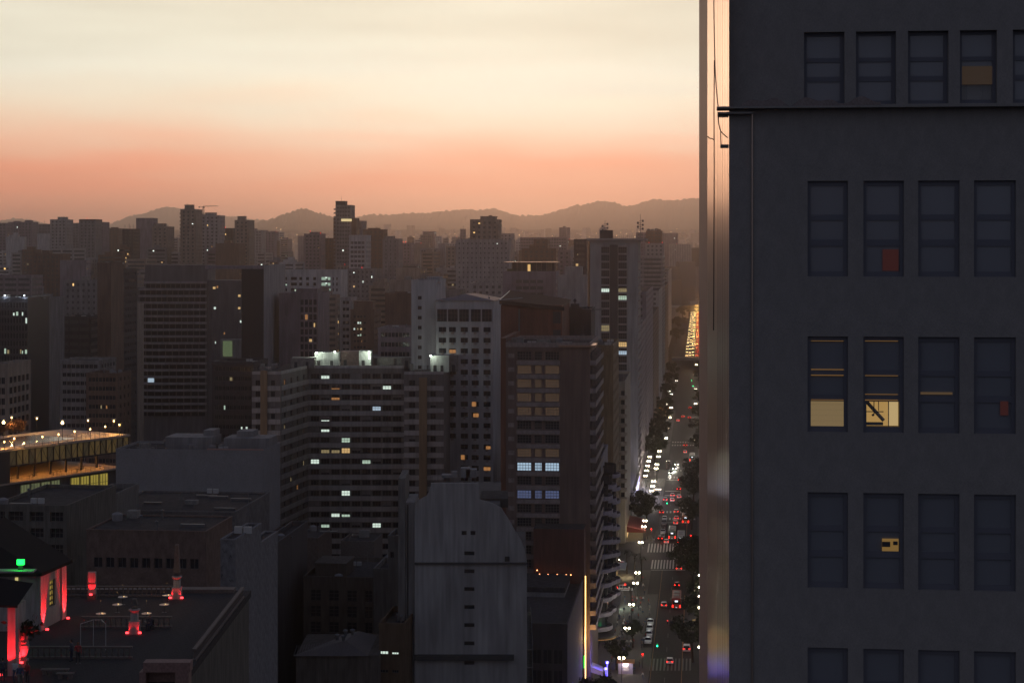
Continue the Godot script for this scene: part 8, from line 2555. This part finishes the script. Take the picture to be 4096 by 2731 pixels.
		red_lamp(o, Vector3(-0.55, 0.2, 0.5), 2.2, Vector3(0.35, 1.0, -0.3), 40.0)
	# round cafe tables
	var tabs := [[122.8, 596.0, "rear left white round table by the back balustrade"], [117.4, 603.6, "white round table, left of the middle row"], [100.9, 612.6, "white round table nearest the red pier"], [167.2, 594.4, "rear right white round table beside the tall pylon"], [164.2, 603.6, "white round table, right of the middle row"], [146.6, 612.4, "white round table half hidden by the nearer pylon"]]
	var table: Node3D
	for q in tabs:
		var d: float = (EYE - F - 0.76) * FOCAL / (q[1] - HORIZON)
		var p := at(q[0], q[1], d)
		p.y = F
		if table == null:
			table = thing("round_table", q[2], "table", p, 0.0, "white round tables on the roof terrace")
			s = mb()
			lathe(s, Vector3(0, 0.72, 0), [[0.0, 0.0], [0.44, 0.0], [0.45, 0.02], [0.45, 0.04], [0.0, 0.045]], 24)
			part(table, "table_top", done(s), mat("table_white", Color(0.75, 0.62, 0.48), 0.5))
			s = mb()
			lathe(s, Vector3.ZERO, [[0.25, 0.0], [0.24, 0.03], [0.035, 0.06], [0.035, 0.72]], 12)
			part(table, "pedestal", done(s), mats["frame_dark"])
			part(table, "candle_lamp", one_box(Vector3(0.1, 0.78, 0.05), Vector3(0.14, 0.84, 0.09)), glow("candle", Color(1.0, 0.8, 0.5), 3.0))
			light_at(table, Vector3(0.0, 1.9, 0.1), Color(1.0, 0.78, 0.52), 0.32, 0.05)
			var s2 := mb()
			lathe(s2, Vector3(0.0, 1.9, 0.1), [[0.0, -0.04], [0.05, 0.0], [0.0, 0.05]], 8)
			part(table, "pendant_lamp", done(s2), glow("pendant", Color(1.0, 0.75, 0.5), 0.25))
			part(table, "pendant_stem", one_box(Vector3(-0.01, 0.76, 0.09), Vector3(0.01, 1.87, 0.11)), mats["frame_dark"])
		else: copy_of(table, q[2], p)
	# benches, frame, portal, people
	for q in [[41.0, 69.0, 668.0, "low stone bench right of the people"], [56.5, 74.0, 672.0, "second low bench nearer the terrace edge"]]:
		var d: float = (EYE - F - 0.45) * FOCAL / (q[2] - HORIZON)
		var p := at(q[0], q[2], d)
		var b := thing("stone_bench", q[3], "bench", Vector3(p.x, F, p.z), 0.0, "benches on the roof terrace")
		var wd: float = (q[1] - q[0]) * d / FOCAL
		part(b, "seat", one_box(Vector3(0, 0.36, -0.25), Vector3(wd, 0.46, 0.25)), stone)
		for x in [0.15, wd - 0.45]: part(b, "leg", one_box(Vector3(x, 0, -0.2), Vector3(x + 0.3, 0.36, 0.2)), stone)
	var fr := thing("metal_frame", "thin cube shaped metal frame on the terrace", "frame", at(80.5, 245, 150.0) - Vector3(0, EYE - F, 0))
	for q in [[Vector3(0, 0, 0), Vector3(0, 2.2, 0)], [Vector3(2.1, 0, 0), Vector3(2.1, 2.2, 0)], [Vector3(0, 2.2, 0), Vector3(0.7, 2.2, -1.6)], [Vector3(2.1, 2.2, 0), Vector3(1.4, 2.2, -1.6)], [Vector3(0.7, 0, -1.6), Vector3(0.7, 2.2, -1.6)], [Vector3(1.4, 2.2, -1.6), Vector3(0.7, 2.2, -1.6)]]:
		s = mb()
		tube(s, q[0], q[1], 0.03, 0.03, 5)
		part(fr, "bar", done(s), mats["pale_frame"])
	var po := thing("portal", "square stone portal with a bright white opening at the lower edge", "gateway", at(143.0, 245, 138.0) - Vector3(0, EYE - (F - 4.2), 0))
	part(po, "lintel", one_box(Vector3(0, 5.2, -1.2), Vector3(3.6, 5.95, 0)), mat("portal_stone", Color(0.3, 0.18, 0.16), 0.8, "grime", 0.6))
	part(po, "post", one_box(Vector3(2.45, 0, -1.2), Vector3(3.5, 5.2, -0.01)), mats["portal_stone"])
	part(po, "post", one_box(Vector3(-0.3, 0, -1.2), Vector3(0.2, 5.2, -0.01)), mats["portal_stone"])
	s = mb()
	var arch := []
	for i in 9:
		var a := PI * i / 8.0
		arch.append(Vector3(1.02 - 0.5 * cos(a), 3.35 + 0.5 * sin(a), -1.0))
	for i in 8: quad(s, arch[i], arch[i + 1], Vector3(arch[i + 1].x, 1.5, -1.0), Vector3(arch[i].x, 1.5, -1.0), Vector3.BACK)
	part(po, "lit_arch_window", done(s), glow("arch_light", Color(0.85, 0.95, 1.0), 0.8))
	s = mb()
	for x in [0.95, 1.25]: tube(s, Vector3(x, 1.5, -0.95), Vector3(x, 3.9, -0.95), 0.03, 0.03, 4)
	part(po, "bars", done(s), mats["frame_dark"])
	part(po, "inner_wall", one_box(Vector3(0.2, 0, -1.3), Vector3(2.45, 5.2, -1.1)), mats["portal_stone"])
	var m := mats["person"] as Material
	for q in [[2.8, 139.5, 0, 0.4, "person leaning near the rosy wall at the left edge"], [15.5, 139.0, 1, 2.9, "person in front of the red urn, left of two"], [27.5, 138.5, 2, 2.6, "person in front of the red urn, right of two"], [20.0, 137.6, 3, 3.4, "person standing between the two before the urn"], [71.5, 146.0, 0, 1.4, "person standing by the metal frame"], [78.0, 145.2, 2, 3.6, "person beside the metal frame, second of two"]]:
		var p := at(q[0], 245, q[1])
		var o := thing("person", q[4], "person", Vector3(p.x, F, p.z), q[3], "people on the roof terrace")
		part(o, "figure", folk[q[2]], m)
	var sp := at(150.6, 245, 158.0)
	var so := thing("person", "light haired person seated behind the middle balustrade", "person", Vector3(sp.x, F, sp.z), 2.6, "people on the roof terrace")
	part(so, "figure", folk[4], m)
	var chair := thing("chair", "dark chair under the seated person", "chair", Vector3(sp.x, F, sp.z), 2.6)
	part(chair, "seat", one_box(Vector3(-0.22, 0.3, -0.2), Vector3(0.22, 0.36, 0.22)), mats["frame_dark"])
	part(chair, "backrest", one_box(Vector3(-0.22, 0.4, 0.2), Vector3(0.22, 0.85, 0.24)), mats["frame_dark"])
	for x in [-0.2, 0.16]:
		for z in [-0.18, 0.18]: part(chair, "leg", one_box(Vector3(x, 0, z), Vector3(x + 0.04, 0.3, z + 0.04)), mats["frame_dark"])
